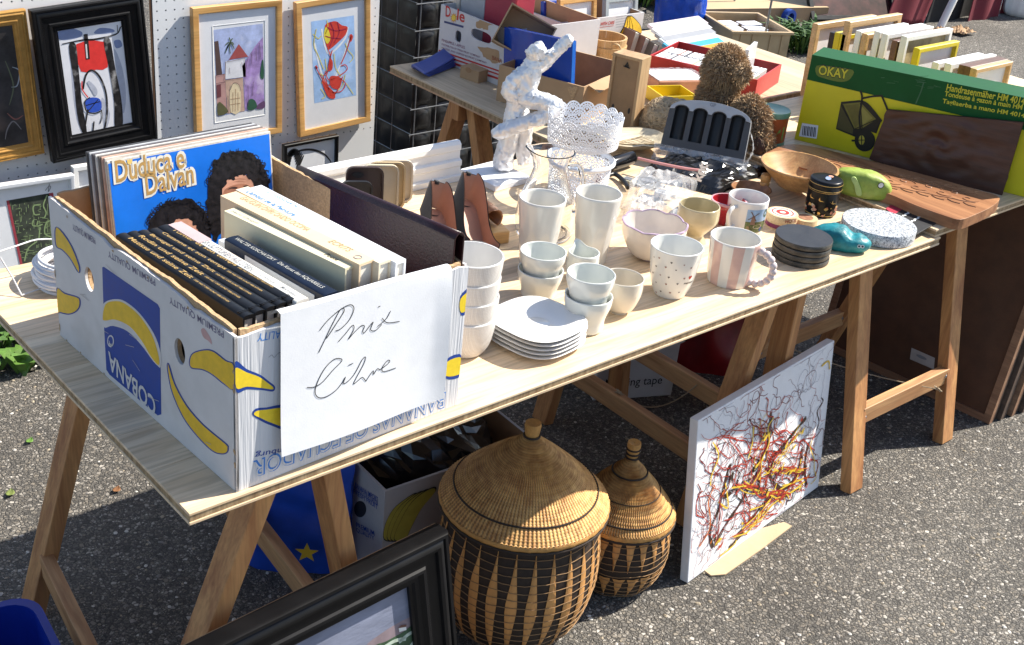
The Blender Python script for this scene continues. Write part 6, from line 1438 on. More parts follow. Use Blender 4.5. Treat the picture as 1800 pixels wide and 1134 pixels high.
# ================================================================ mower carton
z2 = T+.0197; CA = at(1396, 245, z=z2); CB = Vector((2.285, -.035, z2)); d = CB-CA; Lc_ = d.length
CM = frame(CA, d, (0, 0, 1)); Hc = hit(1430, 97, CM)[1]; Hc2 = hit(1800, 172, CM)
t = thing('mower_carton', 'green and yellow lawn mower carton standing on the right table', 'carton', CM)
M_YELC = mat('carton_yellow', (.64, .56, .012), .35, var=.10, vs=10, bump=.15, bs=60); M_GRNC = mat('carton_green', (.008, .085, .020), .5, spec=.2, var=.15, vs=10, bump=.15, bs=60, stain=(.02, .09, .04))
pl = lambda pp: [hit(x, y, CM) for x, y in Z(1380, 0, 3.24)(*pp)]
slope = (Hc2[1]-Hc)/(Hc2[0])
m = MB(); m.prism([(0, 0), (Lc_, 0), (Lc_, Hc+slope*Lc_), (0, Hc)], -.105, 0); m.build('carton_body', M_YELC, t, bevel=.002)
gb = [hit(1418.6, 140, CM), hit(1659, 196, CM)]; sg = (gb[1][1]-gb[0][1])/(gb[1][0]-gb[0][0]); g0 = gb[0][1]-sg*gb[0][0]
m = MB(); m.prism([(.0, g0), (Lc_, g0+sg*Lc_), (Lc_, Hc+slope*Lc_+.0006), (0, Hc+.0006)], -.1056, .0006); m.build('green_band', M_GRNC, t, bevel=.001)
def cp(name, mt, pp, o, sm=True, k=4):
    q = pl(pp); q = [(p.x, p.y) for p in catmull([(a, b, 0) for a, b in q], k, True)] if sm else q
    m = MB(); m.flat(q, .0009+.0003*o); return m.build(name, mt, t)
def ctext(body, ll, lr, hh, mt, o, **k):
    a, b = [Vector((*q, 0)) for q in pl((ll, lr))]; dd = b-a; text_w(body, dd.length, hh, mt, t, frame(a+Vector((0, 0, .0009+.0003*o)), dd, Vector((-dd.y, dd.x, 0))), **k)
I_OLV = ink('olive_logo', (.12, .17, .02)); I_LYEL = ink('carton_lettering', (.60, .55, .03))
cp('logo_shield', I_OLV, ((180, 375), (260, 378), (385, 398), (378, 440), (350, 462), (300, 465), (220, 445), (180, 425)), 0, True, 3); ctext('OKAY', (187, 428), (355, 456), .030, I_BLACK, 1, bold=.05); ctext('OKAY', (189, 424), (354, 451), .025, I_LYEL, 2, bold=.02)
ctext('Handrasenmäher HM 4014', (917, 516), (1361, 598), .0175, I_LYEL, 0, bold=.018); ctext('Tondeuse à gazon à main HM 4014', (905, 555), (1435, 650), .0165, I_LYEL, 0, bold=.018); ctext('Tagliaerba a mano HM 4014', (893, 594), (1361, 680), .0150, I_LYEL, 0, bold=.018)
mg, mb_ = ink('mower_grey', (.20, .18, .03)), ink('mower_black', (.012, .014, .010))
cp('mower_box', mb_, ((320, 580), (425, 570), (470, 590), (548, 690), (520, 760), (460, 740), (400, 780), (290, 735)), 0, False); cp('mower_basket', mg, ((328, 592), (430, 582), (520, 680), (440, 730), (395, 735)), 1, False)
cp('mower_shade', ink('mower_dark', (.07, .065, .02)), ((318, 600), (390, 735), (385, 765), (296, 730)), 2, False)
cp('mower_wheel', mb_, [(455+58*cos(i*pi/10), 800+62*sin(i*pi/10)) for i in range(20)], 2); cp('mower_hub', ink('mower_hub', (.50, .42, .05)), [(437+17*cos(i*pi/8), 797+27*sin(i*pi/8)) for i in range(16)], 3)
for pp in (((430, 515), (440, 560), (425, 660), (430, 740)), ((440, 560), (500, 548), (550, 545)), ((550, 540), (575, 600), (590, 640)), ((415, 575), (470, 592), (550, 690)), ((380, 800), (420, 800))):
    q = pl(pp); m = MB(); m.ribbon([(p.x, p.y) for p in catmull([(a, b, 0) for a, b in q], 5)], .005, .0022); m.build('mower_handle', mb_, t)
cp('mower_shade', ink('mower_light', (.30, .27, .06)), ((432, 600), (500, 672), (452, 706), (436, 720)), 2, False); cp('mower_shade', ink('mower_mid', (.14, .125, .025)), ((345, 600), (420, 592), (425, 700), (400, 728)), 2, False)
for pp in (((330, 595), (395, 735)), ((430, 585), (440, 728)), ((395, 735), (520, 680)), ((300, 735), (400, 770)), ((437, 770), (437, 824)), ((420, 797), (455, 797))):
    q = pl(pp); m = MB(); m.ribbon(q, .0022, .0026); m.build('mower_handle', mb_, t)
rnd = random.Random(6)
for i in range(14):
    x0, y0 = rnd.uniform(460, 900), rnd.uniform(395, 470); q = pl(((x0, y0+(x0-460)*.13), (x0+rnd.uniform(15, 60), y0+(x0-460)*.13+rnd.uniform(-4, 14)))); m = MB(); m.ribbon(q, rnd.uniform(.0006, .0016), .0012); m.build('scuff', mat('green_scuff', (.05, .15, .07), .6, var=.3), t)
q = pl(((790, 470), (775, 520), (745, 590))); m = MB(); m.ribbon(q, .003, .0013); m.build('crease', mat('green_scuff', ()), t)
cp('barcode_label', M_PAPER, ((98, 700), (190, 715), (180, 790), (80, 775)), 0, False)
for i in range(9):
    x = 102+9*i; cp('barcode_bar', I_BLACK, ((x, 715+1.3*i), (x+4+(i % 2)*2, 715.6+1.3*i), (x-1+(i % 2)*2, 770+1.3*i), (x-5, 769.5+1.3*i)), 1, False)
# ---- dark brown carved panel leaning on the carton
off = CM.col[2].xyz*.030; DM = CM.copy(); DM.translation = CM.translation+off
DM = DM @ rx(radians(-4))
cn = [hit(x, y, DM) for x, y in ((1559, 193), (1799, 216), (1760, 347), (1528, 280))]
t = thing('brown_panel', 'dark brown carved wooden panel leaning against the mower carton', 'wooden panel', DM)
def pan(u, v):
    a = [Vector((*c, 0)) for c in cn]; p = a[3]*(1-u)*(1-v)+a[2]*u*(1-v)+a[1]*u*v+a[0]*(1-u)*v
    e = min(1, min(u, 1-u)*14, min(v, 1-v)*10)
    cx, cy = (u-.48)*1.8, v-.5; rr = sqrt(cx*cx+cy*cy); sw = .5+.5*sin(22*rr-2.2*atan2(cy, cx))
    z = .006*sw*math.exp(-(rr/.42)**2)+.004*noise.noise(Vector((u*4, v*4, 1)))+.002*noise.noise(Vector((u*11, v*9, 4)))
    w = .004*noise.noise(Vector((u*6, v*6, 8)))
    return (p.x+w*(1-e), p.y+w*(1-e), z*e)
M_DBR = wood('dark_relief_wood', (.060, .020, .010), (.100, .036, .019), 'X', 1.4, .5, bump=.5)
m = MB(); m.grid(pan, 60, 44); m.build('carved_face', M_DBR, t, smooth=179)
m = MB(); m.prism([(c[0], c[1]) for c in cn[::-1]], -.016, -.006); m.build('slab', M_DBR, t, bevel=.002)
# ---- row of picture frames behind the carton
M_LWF = wood('light_wood_frame', (.50, .31, .14), (.64, .44, .23), 'X', 1.4, .4); M_BRF = wood('brown_frame', (.10, .05, .03), (.2, .10, .06), 'X', 1.4, .4)
M_YF = mat('yellow_frame', (.62, .50, .02), .3, var=.06); XF = 2.43
fs = [((1431, 41), (1535, 22), M_LWF, .022, 'light wood frame farthest back in the row of frames', M_PAPER), ((1461, 57), (1545, 42), M_BLK2, .02, 'black frame between the far wood frame and the yellow ones', M_PAPER), ((1470, 57), (1552, 42), M_YF, .02, 'yellow frame next to the black frame', M_PAPER), ((1480, 60), (1560, 45), M_YF, .018, 'second yellow frame leaning on the big wood frame', M_PAPER), ((1488, 37), (1581, 19), M_LWF, .024, 'tall light wood frame with wide top bar', M_PAPER), ((1507, 54), (1591, 39), M_WHITE, .018, 'white frame right behind the tall wood frame', M_PAPER), ((1518, 59), (1598, 43), M_LWF, .018, 'small wood frame between the white frames', M_PAPER), ((1540, 55), (1622, 40), M_WHITE, .018, 'white frame with grey edge, third of the white ones', M_PAPER), ((1553, 59), (1635, 43), M_WHITE, .018, 'white frame left of the brown frame', M_PAPER), ((1571, 71), (1640, 57), M_BRF, .016, 'dark brown frame among the white frames', M_PAPER), ((1587, 63), (1669, 48), M_WHITE, .018, 'white frame holding a beige landscape', mat('beige_print', (.42, .36, .20), .5, var=.5, vs=30)), ((1609, 84), (1680, 70), M_YF, .016, 'bright yellow frame with blank paper in front', M_PAPER), ((1642, 109), (1722, 92), M_WHITE, .02, 'white frame just right of the bright yellow one', M_PAPER), ((1664, 111), (1744, 95), M_WHITE, .02, 'white frame next to the small dark wood frames', M_PAPER), ((1689, 114), (1757, 100), M_BRF, .012, 'first of three thin brown wood frames', M_PAPER), ((1698, 116), (1764, 102), M_BRF, .012, 'second of three thin brown wood frames', M_PAPER), ((1709, 120), (1773, 107), M_LWF, .014, 'small wood frame with blank paper nearest the camera', M_PAPER)]
for (lp_, rp_, fm, fw_, lab, pm_) in fs:
    a = at(*lp_, x=XF); b = at(*rp_, y=a.y); W = abs(b.x-a.x); H = a.z-(T+.0197)
    M = frame((a.x+W/2, a.y, T+.0197+H/2), (1, 0, 0), (0, 0, 1)) @ rx(radians(-2)) @ tr(0, 0, 0)
    t = thing('picture_frame', lab, 'picture frame', M, 'picture frames standing in a row')
    m = MB(); moulding(m, W, H, P_SLIM(fw_*.8, .018)); m.build('frame_rails', fm, t, smooth=30)
    m = MB(); m.box((-W/2+fw_*.7, -H/2+fw_*.7, .002), (W/2-fw_*.7, H/2-fw_*.7, .006)); m.build('print', pm_, t); m = MB(); m.box((-W/2+.002, -H/2+.002, -.002), (W/2-.002, H/2-.002, .0015)); m.build('back_panel', M_CARD, t)
for i, (y_, w_, lab) in enumerate(((.13, .25, 'light wooden strip lying nearest the carton at the right'), (.09, .25, 'light wooden strip in the middle of the three'), (.05, .25, 'light wooden strip at the outer side of the three'))):
    t = MB(); t.box((0, -.012, 0), (.5, .012, .02)); t.box((0, -.012, .02), (.5, -.004, .026)); tag(t.build('wooden_strip', M_LWF, M=tr(2.47, y_, T+.125-.012*i) @ rz(radians(3)), bevel=.002), lab, 'wooden strip', 'wooden strips on the white tub')
t = thing('white_tub', 'white plastic tub with a rim at the right edge behind the carton', 'tub', tr(2.46, .02, T+.0197)); m = MB(); m.box((0, 0, 0), (.52, .15, .004)); m.box((0, 0, .0042), (.004, .15, .10)); m.box((.516, 0, .0042), (.52, .15, .10)); m.box((.0042, 0, .0042), (.5158, .004, .10)); m.box((.0042, .146, .0042), (.5158, .15, .10)); m.build('tub_wall', M_WHITE, t, bevel=.001)
# ================================================================ goods on the back table
def openbox(t, M, W, D, H, th, mo, mi, hole=None):
    """five-sided box in frame M (x along, y deep, z up)"""
    for nm, a, b in (('bottom', (th, th, 0), (W-th, D-th, th)), ('wall', (0, 0, 0), (W, th, H)), ('wall', (0, D-th, 0), (W, D, H)), ('wall', (0, th+.0003, 0), (th, D-th-.0003, H)), ('wall', (W-th, th+.0003, 0), (W, D-th-.0003, H))):
        m = MB(); m.box(a, b); m.build(nm, mo, t, M)
    m = MB(); e = th+.0006
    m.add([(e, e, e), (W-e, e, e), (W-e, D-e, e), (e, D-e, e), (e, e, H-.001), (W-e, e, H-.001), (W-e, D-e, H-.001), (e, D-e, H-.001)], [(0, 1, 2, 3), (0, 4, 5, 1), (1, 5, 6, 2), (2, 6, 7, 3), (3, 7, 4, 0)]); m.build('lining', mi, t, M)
def slab(name, label, cat, M, size, mt, group=None, bevel=.0015, pages=None):
    """book-like slab: cover boards and a page block"""
    w, d, h = size; t = thing(name, label, cat, M, group)
    for z0, z1 in ((0, .002), (h-.002, h)): m = MB(); m.box((0, 0, z0), (w, d, z1)); m.build('cover_board', mt, t, bevel=.0004)
    m = MB(); m.box((0, 0, .0021), (.003, d, h-.0021)); m.build('spine', mt, t)
    m = MB(); m.box((.0035, .002, .0022), (w-.003, d-.002, h-.0022)); m.build('page_block', pages or mat('pages_pale', (.62, .58, .50), .8, var=.25, vs=90, stretch=(1, 1, 25)), t); return t
XD = 1.66; a, b, c = at(769, 106, x=XD), at(886, 150, x=XD), at(779, 9, x=XD)
Wd, Hd = a.y-b.y, c.z-T; DB = frame((XD, a.y, T+.0005), (0, -1, 0), (1, 0, 0)); DB = Matrix(((0, 1, 0, XD), (-1, 0, 0, a.y), (0, 0, 1, T+.0005), (0, 0, 0, 1)))
t = thing('fruit_box', 'white and red pineapple fruit box with oval handle at the back', 'carton', DB)
M_WC2 = mat('fruit_box_white', (.58, .57, .58), .5, var=.08, vs=14, stain=(.48, .44, .40))
DP = DB @ frame((0, -.0003, 0), (1, 0, 0), (0, 0, 1)); DPL = frame((0, -.0003, 0), (1, 0, 0), (0, 0, 1)); ZD = Z(760, 0, 7.088)
hl = []
for cx_, cy_, rx_, ry_ in ((322, 455, 38, 80), (608, 450, 130, 75)):
    p = hit(*ZD((cx_, cy_))[0], DP); q = hit(*ZD((cx_+rx_, cy_))[0], DP); s = hit(*ZD((cx_, cy_+ry_))[0], DP); hl.append([(p[0]+abs(q[0]-p[0])*sq[0], p[1]+abs(s[1]-p[1])*.9*sq[1]) for sq in [squircle(2*pi*i/24, 3) for i in range(24)]])
m = MB(); sheet(m, [(0, 0), (Wd, 0), (Wd, Hd), (0, Hd)], hl, -.004, 0); m.build('printed_side', M_WC2, t, DPL)
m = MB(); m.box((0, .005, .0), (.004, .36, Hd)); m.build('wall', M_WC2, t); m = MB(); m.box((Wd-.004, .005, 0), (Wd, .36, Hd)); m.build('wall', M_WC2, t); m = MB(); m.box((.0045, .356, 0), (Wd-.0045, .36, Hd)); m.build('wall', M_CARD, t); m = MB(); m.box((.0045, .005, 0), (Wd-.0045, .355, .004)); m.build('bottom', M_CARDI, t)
def dpt(name, mt, pp, o, sm=True):
    q = [hit(x, y, DP) for x, y in ZD(*pp)]; q = [(p.x, p.y) for p in catmull([(x, y, 0) for x, y in q], 4, True)] if sm else q
    q = [(max(.001, min(Wd-.001, x)), max(.001, min(Hd-.001, y))) for x, y in q]; m = MB(); m.flat(q, .0004+.0003*o); m.build(name, mt, t, DPL)
def dtx(body, ll, lr, hh, mt, o, **k):
    p, q = [Vector((*hit(x, y, DP), 0)) for x, y in ZD(ll, lr)]; d = q-p; text_w(body, d.length, hh, mt, t, DPL @ frame(p+Vector((0, 0, .0004+.0003*o)), d, Vector((-d.y, d.x, 0))), **k)
dtx('D', (165, 205), (228, 222), .032, I_RED, 0, bold=.02); dtx('le', (305, 250), (400, 288), .034, I_RED, 0, bold=.02)
sun = [(268+(48 if i % 2 else 26)*cos(i*pi/10), 222+(66 if i % 2 else 38)*sin(i*pi/10)) for i in range(20)]; dpt('sun_logo', ink('sun_orange', (.70, .30, .03)), sun, 1, False); dpt('sun_logo', ink('sun_yellow', (.80, .58, .06)), [(268+24*cos(i*pi/6), 222+34*sin(i*pi/6)) for i in range(12)], 2)
dpt('blue_bar', ink('dole_navy', (.03, .05, .16)), ((148, 258), (390, 322), (388, 350), (148, 284)), 0, False)
for k_, (y_, w_) in enumerate(((498, 230), (545, 480), (590, 560))): dtx(('PINEAPPLE / APPLES', 'DISTRIBUTED BY FRESH FRUIT COMPANY', 'PACKED AND SHIPPED BY FRUIT COMPANY')[k_], (118, y_+16), (118+w_ if k_ else 405, y_+16+(w_ if k_ else 285)*.34), .0055 if k_ else .008, ink('dole_text', (.20, .05, .10)), 0, bold=.01)
for y0 in (618, 652, 690): dpt('red_stripe', I_RED, ((82, y0+(y0-618)*.3), (850, y0+(y0-618)*.3+265), (850, y0+(y0-618)*.3+284+(8 if y0 > 680 else 0)), (78, y0+(y0-618)*.3+20+(16 if y0 > 680 else 0))), 0, False)
dpt('torn_patch', M_CARD, jitter(ZD and [(535, 300), (590, 240), (650, 225), (750, 270), (770, 300), (700, 330), (690, 370), (640, 360), (560, 350)], 9, 3, 2), 0, False); dpt('torn_patch', M_CARD, jitter([(560, 575), (700, 590), (830, 640), (850, 780), (780, 800), (700, 740), (640, 700), (600, 640)], 9, 3, 5), 0, False)
dtx('BANA', (745, 742), (870, 790), .012, ink('rust_text', (.35, .12, .06)), 2, bold=.02)
zd = T+Hd-.05
for (x0, x1, c, lab) in ((808, 850, (.36, .38, .42), 'grey file standing in the fruit box'), (851, 906, (.33, .03, .06), 'red file standing in the fruit box'), (796, 806, (.55, .50, .44), 'narrow cream file standing at the end of the fruit box')):
    p, q = at(x0, 20, x=XD+.05), at(x1, 34, x=XD+.05); t2 = thing('file_box', lab, 'file', tr(XD+.05, q.y, T+.006), 'files in the fruit box'); m = MB(); m.box((0, .001, 0), (.07, p.y-q.y-.001, Hd+.085)); m.build('cover', mat('file_'+lab[:4], c, .5, var=.1, vs=30, bump=.1), t2, bevel=.002); m = MB(); m.box((.004, .003, Hd+.0852), (.066, p.y-q.y-.003, Hd+.0862)); m.build('page_edges', M_PAPER, t2)
# small kraft box and blue papers
p, q, r_ = at(808, 136, z=T), at(840, 147, z=T), at(869, 139, z=T); M = frame((p.x, p.y, T), q-p, r_-q); W, D = (q-p).length, (r_-q).length
t = thing('kraft_box', 'small closed kraft cardboard box in front of the fruit box', 'box', M); m = MB(); m.box((0, 0, 0), (W, D*1.1, .033)); m.build('box_body', M_CARD, t, bevel=.0012); m = MB(); m.box((-.001, -.001, .0332), (W+.001, D*1.1+.001, .0345)); m.build('lid', M_CARD, t, bevel=.0005); m = MB(); m.prism([(x, y) for x, y in ell(W*.45, .030, .012, .008, 14)], 0, .0006); m.build('thumb_notch', M_CARDI, t, frame((0, -.0004, 0), (1, 0, 0), (0, 0, 1)))
M_BLUEP = mat('blue_folder', (.055, .085, .32), .45, var=.12, vs=20)
t = thing('blue_folders', 'pile of blue paper folders on the corner of the back table', 'folders', tr(*at(760, 125, z=T)))
o_ = at(760, 125, z=T)
for i in range(5):
    pts = [at(*s, z=T+.001+.004*i)-o_ for s in ((723, 119-i), (775+i*3, 104-i*2), (808, 116-i*3), (754-i*2, 136-i))]
    m = MB(); m.grid(lambda u, v: tuple(pts[0]*(1-u)*(1-v)+pts[1]*u*(1-v)+pts[2]*u*v+pts[3]*(1-u)*v+Vector((0, 0, .002+(.014*u*u*(1-v*.6)*(i-2) if i > 2 else .003*u*v)))), 10, 8); m.build('folder_leaf', M_BLUEP, t, smooth=60, solid=.0012)
# open kraft carton with the blue binder
p, q = at(872, 177, z=T), at(1019, 218, z=T); _, hk, _ = upright((1019, 218), (1022, 153)); W = (q-p).length; dx = (q-p).normalized(); M = frame((p.x, p.y, T+.0005), dx, Vector((-dx.y, dx.x, 0)))
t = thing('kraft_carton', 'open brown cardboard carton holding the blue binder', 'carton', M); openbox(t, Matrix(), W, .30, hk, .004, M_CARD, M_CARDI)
m = MB(); m.grid(lambda u, v: (W+.002+.035*v, .02+.24*u, hk-.012*v+.004*sin(u*5)), 10, 4); m.build('flap', M_CARD, t, solid=.003)
m = MB(); m.prism([(W-.05, hk*.9), (W-.015, hk*.98), (W-.03, hk*.55)], .0006, .0012); m.build('torn_tape', M_CARDE, t, frame((0, -.001, 0), (1, 0, 0), (0, 0, 1)))
xb = p.x+.075; cc = [at(*s, x=xb) for s in ((889, 48), (1008, 66), (1003, 141), (885, 112))]
M = frame((xb, cc[3].y, cc[3].z), cc[2]-cc[3], cc[0]-cc[3]); Wb, Hb = (cc[2]-cc[3]).length, (cc[0]-cc[3]).length
t = thing('blue_binder', 'glossy blue flat binder standing in the brown carton behind the foil figure', 'binder', M); M_BLUEB = mat('blue_plastic', (.006, .055, .36), .22, var=.25, vs=10, coat=.3)
m = MB(); m.box((0, -.05, -.002), (Wb, Hb, 0)); m.build('cover', M_BLUEB, t, bevel=.001); m = MB(); m.box((0, -.05, -.016), (Wb, Hb, -.014)); m.build('cover', M_BLUEB, t, bevel=.001); m = MB(); m.box((Wb-.0015, -.05, -.0139), (Wb+.0005, Hb, -.0021)); m.build('spine', mat('blue_spine', (.02, .14, .55), .3, var=.1), t); m = MB(); m.box((.004, -.045, -.0135), (Wb-.003, Hb-.004, -.0025)); m.build('pages', M_PAPER, t)
# tilted open kraft box with pens
P0 = at(922, 60, x=xb+.035); M = frame(P0, RIGHT, (.25, .25, 1)) @ rz(radians(-24)); s = .00138
t = thing('tilted_box', 'open kraft box tipped towards the camera with a pink pen inside', 'box', M)
W, H = 104*s, 84*s; openbox(t, frame((-W/2, -H/2, 0), (1, 0, 0), (0, 1, 0)) @ tr(0, 0, -.07), W, H, .07, .004, M_CARD, mat('kraft_inside', (.40, .24, .12), .8, var=.12))
m = MB(); m.tube([(W*.12, -H*.30, -.05), (W*.30, -H*.02, -.005)], .004, 8); m.build('pen', mat('pink_pen', (.65, .03, .16), .3, var=.05), t); m = MB(); m.box((-W*.3, -H*.4, -.062), (W*.05, -H*.05, -.05)); m.box((-W*.1, -H*.38, -.05), (W*.2, -H*.1, -.044)); m.build('papers', M_PAPER, t)
# banana carton with frames
YB = 1.42; a, b = at(986, 44, y=YB), at(1133, 19, y=YB); W = b.x-a.x; H = (a.z+b.z)/2-T; M = tr(a.x, YB, T+.0005); t = thing('banana_carton', 'white fruit carton printed with yellow bananas behind the wooden bucket', 'carton', M)
openbox(t, Matrix(), W, .24, H, .005, M_WC2, M_CARDI); HP_ = M @ FF; ZH = Z(980, 0, 5.672)
def hp_(name, mt, pp, o, sm=True):
    q = [hit(x, y, HP_) for x, y in ZH(*pp)]; q = [(p.x, p.y) for p in catmull([(x, y, 0) for x, y in q], 4, True)] if sm else q
    q = [(max(.001, min(W-.001, x)), max(.001, min(H-.002, y))) for x, y in q]; m = MB(); m.flat(q, .0005+.0003*o); m.build(name, mt, t, FF)
hp_('kraft_print', M_CARD, ((0, 240), (215, 200), (195, 320), (120, 330), (0, 330)), 0, False)
for pp in (((70, 230), (105, 215), (100, 300), (60, 300)), ((120, 290), (205, 265), (200, 300), (120, 310)), ((150, 330), (200, 320), (195, 360), (150, 365)), ((155, 395), (195, 390), (190, 430), (160, 430))): hp_('red_print', I_RED, pp, 1)
p, q = [Vector((*hit(x, y, HP_), 0)) for x, y in ZH((315, 272), (566, 240))]; d = q-p; text_w('HANDLE WITH CARE', d.length, .011, I_RED, t, FF @ frame(p+Vector((0, 0, .0006)), d, Vector((-d.y, d.x, 0))), bold=.02, shear=.15)
for y0 in (200, 225, 250, 275, 300): hp_('grey_rule', I_GREY, ((580, y0-30), (690, y0-48), (690, y0-45), (580, y0-27)), 0, False)
hp_('red_rule', I_RED, ((315, 284), (560, 254), (560, 258), (315, 288)), 0, False)
for dx_ in (0, 38, 78, 118):
    hp_('banana_print', I_BLACK, ((690+dx_*.25, 165), (715+dx_*.3, 165), (735+dx_*.75, 250), (718+dx_, 330), (660+dx_*.9, 345), (620+dx_, 335), (660+dx_*.7, 260)), 1+dx_//30); hp_('banana_print', I_YEL, ((694+dx_*.25, 172), (712+dx_*.3, 172), (730+dx_*.75, 250), (712+dx_, 325), (665+dx_*.9, 335), (630+dx_, 328), (666+dx_*.7, 262)), 2+dx_//30)
for (x0, y0, w_, hh, fm, lab) in ((.03, .05, .16, H+.050, M_PINEF, 'orange wood frame sticking out of the fruit carton'), (.02, .11, .20, H+.03, M_BLUEB, 'blue backed frame in the fruit carton'), (.24, .06, .15, H+.035, mat('grey_frame', (.34, .38, .40), .4), 'grey framed picture in the fruit carton')):
    Mx = tr(a.x+x0+w_/2, YB+y0, T+.006+hh/2) @ frame((0, 0, 0), (1, 0, 0), (0, 0, 1)) @ rx(radians(-8)); t2 = thing('picture_frame', lab, 'picture frame', Mx, 'frames in the fruit carton'); m = MB(); moulding(m, w_, hh, P_SLIM(.016, .016)); m.build('frame_rails', fm, t2, smooth=30); m = MB(); m.box((-w_/2+.012, -hh/2+.012, .002), (w_/2-.012, hh/2-.012, .007)); m.build('print', M_PAPER, t2)
# poster boards behind
for i, (pp, lines, lab) in enumerate(((((938, -22), (1006, -30), (1010, 22), (945, 34)), ('fera de Vaches à', 'nationales', 'la Suisse'), 'white printed poster about cows behind the fruit carton'), (((1010, -30), (1052, -34), (1056, 12), (1013, 18)), ('programme', 'marchand', 'dimanche'), 'narrow white leaflet beside the cow poster'))):
    M, W2, H2 = corners(*pp, 1.66); t2 = thing('poster', lab, 'poster', M, 'printed posters'); m = MB(); m.box((-W2/2, -H2/2, -.003), (W2/2, H2/2, 0)); m.build('sheet', M_PAPER, t2)
    for k_, s_ in enumerate(lines): text_w(s_, W2*(.9 if k_ == 0 else .62), H2*.13, I_BLACK, t2, tr(-W2*.45 if k_ == 0 else -W2*.3, H2*(.02-.22*k_), .0006), bold=.01)
    st = MB(); st.box((-.01, -H2/2-.6, -.02), (.01, H2/2, -.0032)); st.build('stake', M_TRES, t2)
# wooden bucket
B, h, r = upright((1058, 118), (1067, 63), 76)
M_BUCK = wood('bucket_wood', (.46, .28, .12), (.62, .42, .21), 'Z', 2.0, .5)
t = thing('wooden_bucket', 'round staved wooden bucket with a ring lug behind the cabinet', 'bucket', tr(*B) @ rz(facing(B)))
for k_ in range(18):
    a0, a1 = 2*pi*k_/18+.004, 2*pi*(k_+1)/18-.004; m = MB(); vs = []
    for aa in (a0, (a0+a1)/2, a1):
        for rr, z in ((r*.86, 0), (r, h), (r-.007, h), (r*.86-.007, 0)): vs.append((rr*cos(aa), rr*sin(aa), z))
    m.add(vs, [(i*4+j, (i+1)*4+j, (i+1)*4+(j+1) % 4, i*4+(j+1) % 4) for i in range(2) for j in range(4)]+[(0, 1, 2, 3), (11, 10, 9, 8)]); m.build('stave', M_BUCK, t)
for z0 in (.12, .62): m = MB(); f_ = lambda z: r*(.86+.14*z); m.lathe([(f_(z0)+.0005, h*z0), (f_(z0)+.004, h*z0), (f_(z0+.14)+.004, h*(z0+.14)), (f_(z0+.14)+.0005, h*(z0+.14))], 48); m.build('hoop', M_BUCK, t, smooth=40)
m = MB(); m.lathe([(.0003, .01), (r*.85, .01)], 36); m.build('floor', M_BUCK, t); m = MB(); m.tube([(r*1.02*cos(.5)+.0, r*1.02*sin(.5)+.016*cos(i*pi/8), h*.74+.018*sin(i*pi/8)) for i in range(16)], .0035, 8, closed=True); m.build('ring_lug', M_BUCK, t, smooth=60)
# small cabinet
p, q = at(1060, 224, z=T), at(1110, 238, z=T); _, hc_, _ = upright((1060, 224), (1074, 92)); dx = (q-p).normalized(); W = (q-p).length; M = frame((p.x, p.y, T+.0005), dx, Vector((-dx.y, dx.x, 0)))
M_CABW = wood('cabinet_wood', (.36, .22, .11), (.50, .34, .18), 'Z', 1.2, .55); t = thing('small_cabinet', 'small flat wooden cabinet seen from the back with two keyholes', 'cabinet', M); Dc = .055
for a_, b_ in (((0, 0, 0), (.008, Dc, hc_)), ((W-.008, 0, 0), (W, Dc, hc_)), ((.0082, 0, hc_-.008), (W-.0082, Dc, hc_)), ((.0082, 0, 0), (W-.0082, Dc, .008))): m = MB(); m.box(a_, b_); m.build('side_panel', M_CABW, t, bevel=.001)
m = MB(); m.box((.0083, .004, .0083), (W-.0083, .008, hc_-.0083)); m.build('back_panel', mat('hardboard', (.27, .165, .085), .6, var=.15, vs=20), t)
for x_, z_ in ((W*.22, hc_*.30), (W*.78, hc_*.30)): m = MB(); m.prism(ell(x_, z_, .0035, .008, 12), 0, .0008); m.build('keyhole', I_BLACK, t, frame((0, .0036, 0), (1, 0, 0), (0, 0, 1)))
m = MB(); m.prism([(W*.5-.006, hc_*.86), (W*.5+.006, hc_*.86), (W*.5, hc_*.92)], 0, .002); m.tube([(W*.5-.008, hc_*.86, .003), (W*.5+.01, hc_*.85, .003)], .0015, 6); m.build('hanger', M_BLK2, t, frame((0, .0036, 0), (1, 0, 0), (0, 0, 1)))
# brown books standing, magazines, trays
for i, (px_, c, lab) in enumerate((((1112, 104), (.24, .14, .11), 'brown cloth book nearest the bucket'), ((1130, 108), (.20, .12, .10), 'taller brown cloth book next to it'), ((1146, 112), (.13, .12, .11), 'grey brown book leaning on the red tray'))):
    P = at(*px_, z=T); slab('book', lab, 'book', tr(P.x, P.y, T) @ rz(radians(-12)) @ ry(radians(-78+i*3)), (.085-.012*i, .10, .022), mat('brown_book%d' % i, c, .6, var=.2, vs=30), 'brown books on the back table')
mg_ = [((.55, .20, .28), 'bottom pink edged magazine'), ((.60, .60, .62), 'second white magazine'), ((.70, .32, .03), 'orange magazine in the middle'), ((.05, .34, .55), 'bright blue magazine'), ((.55, .62, .66), 'pale magazine above the blue one'), ((.30, .31, .33), 'grey magazine near the top'), ((.62, .60, .62), 'white topmost magazine with a pink corner')]
P = at(1150, 100, z=T)
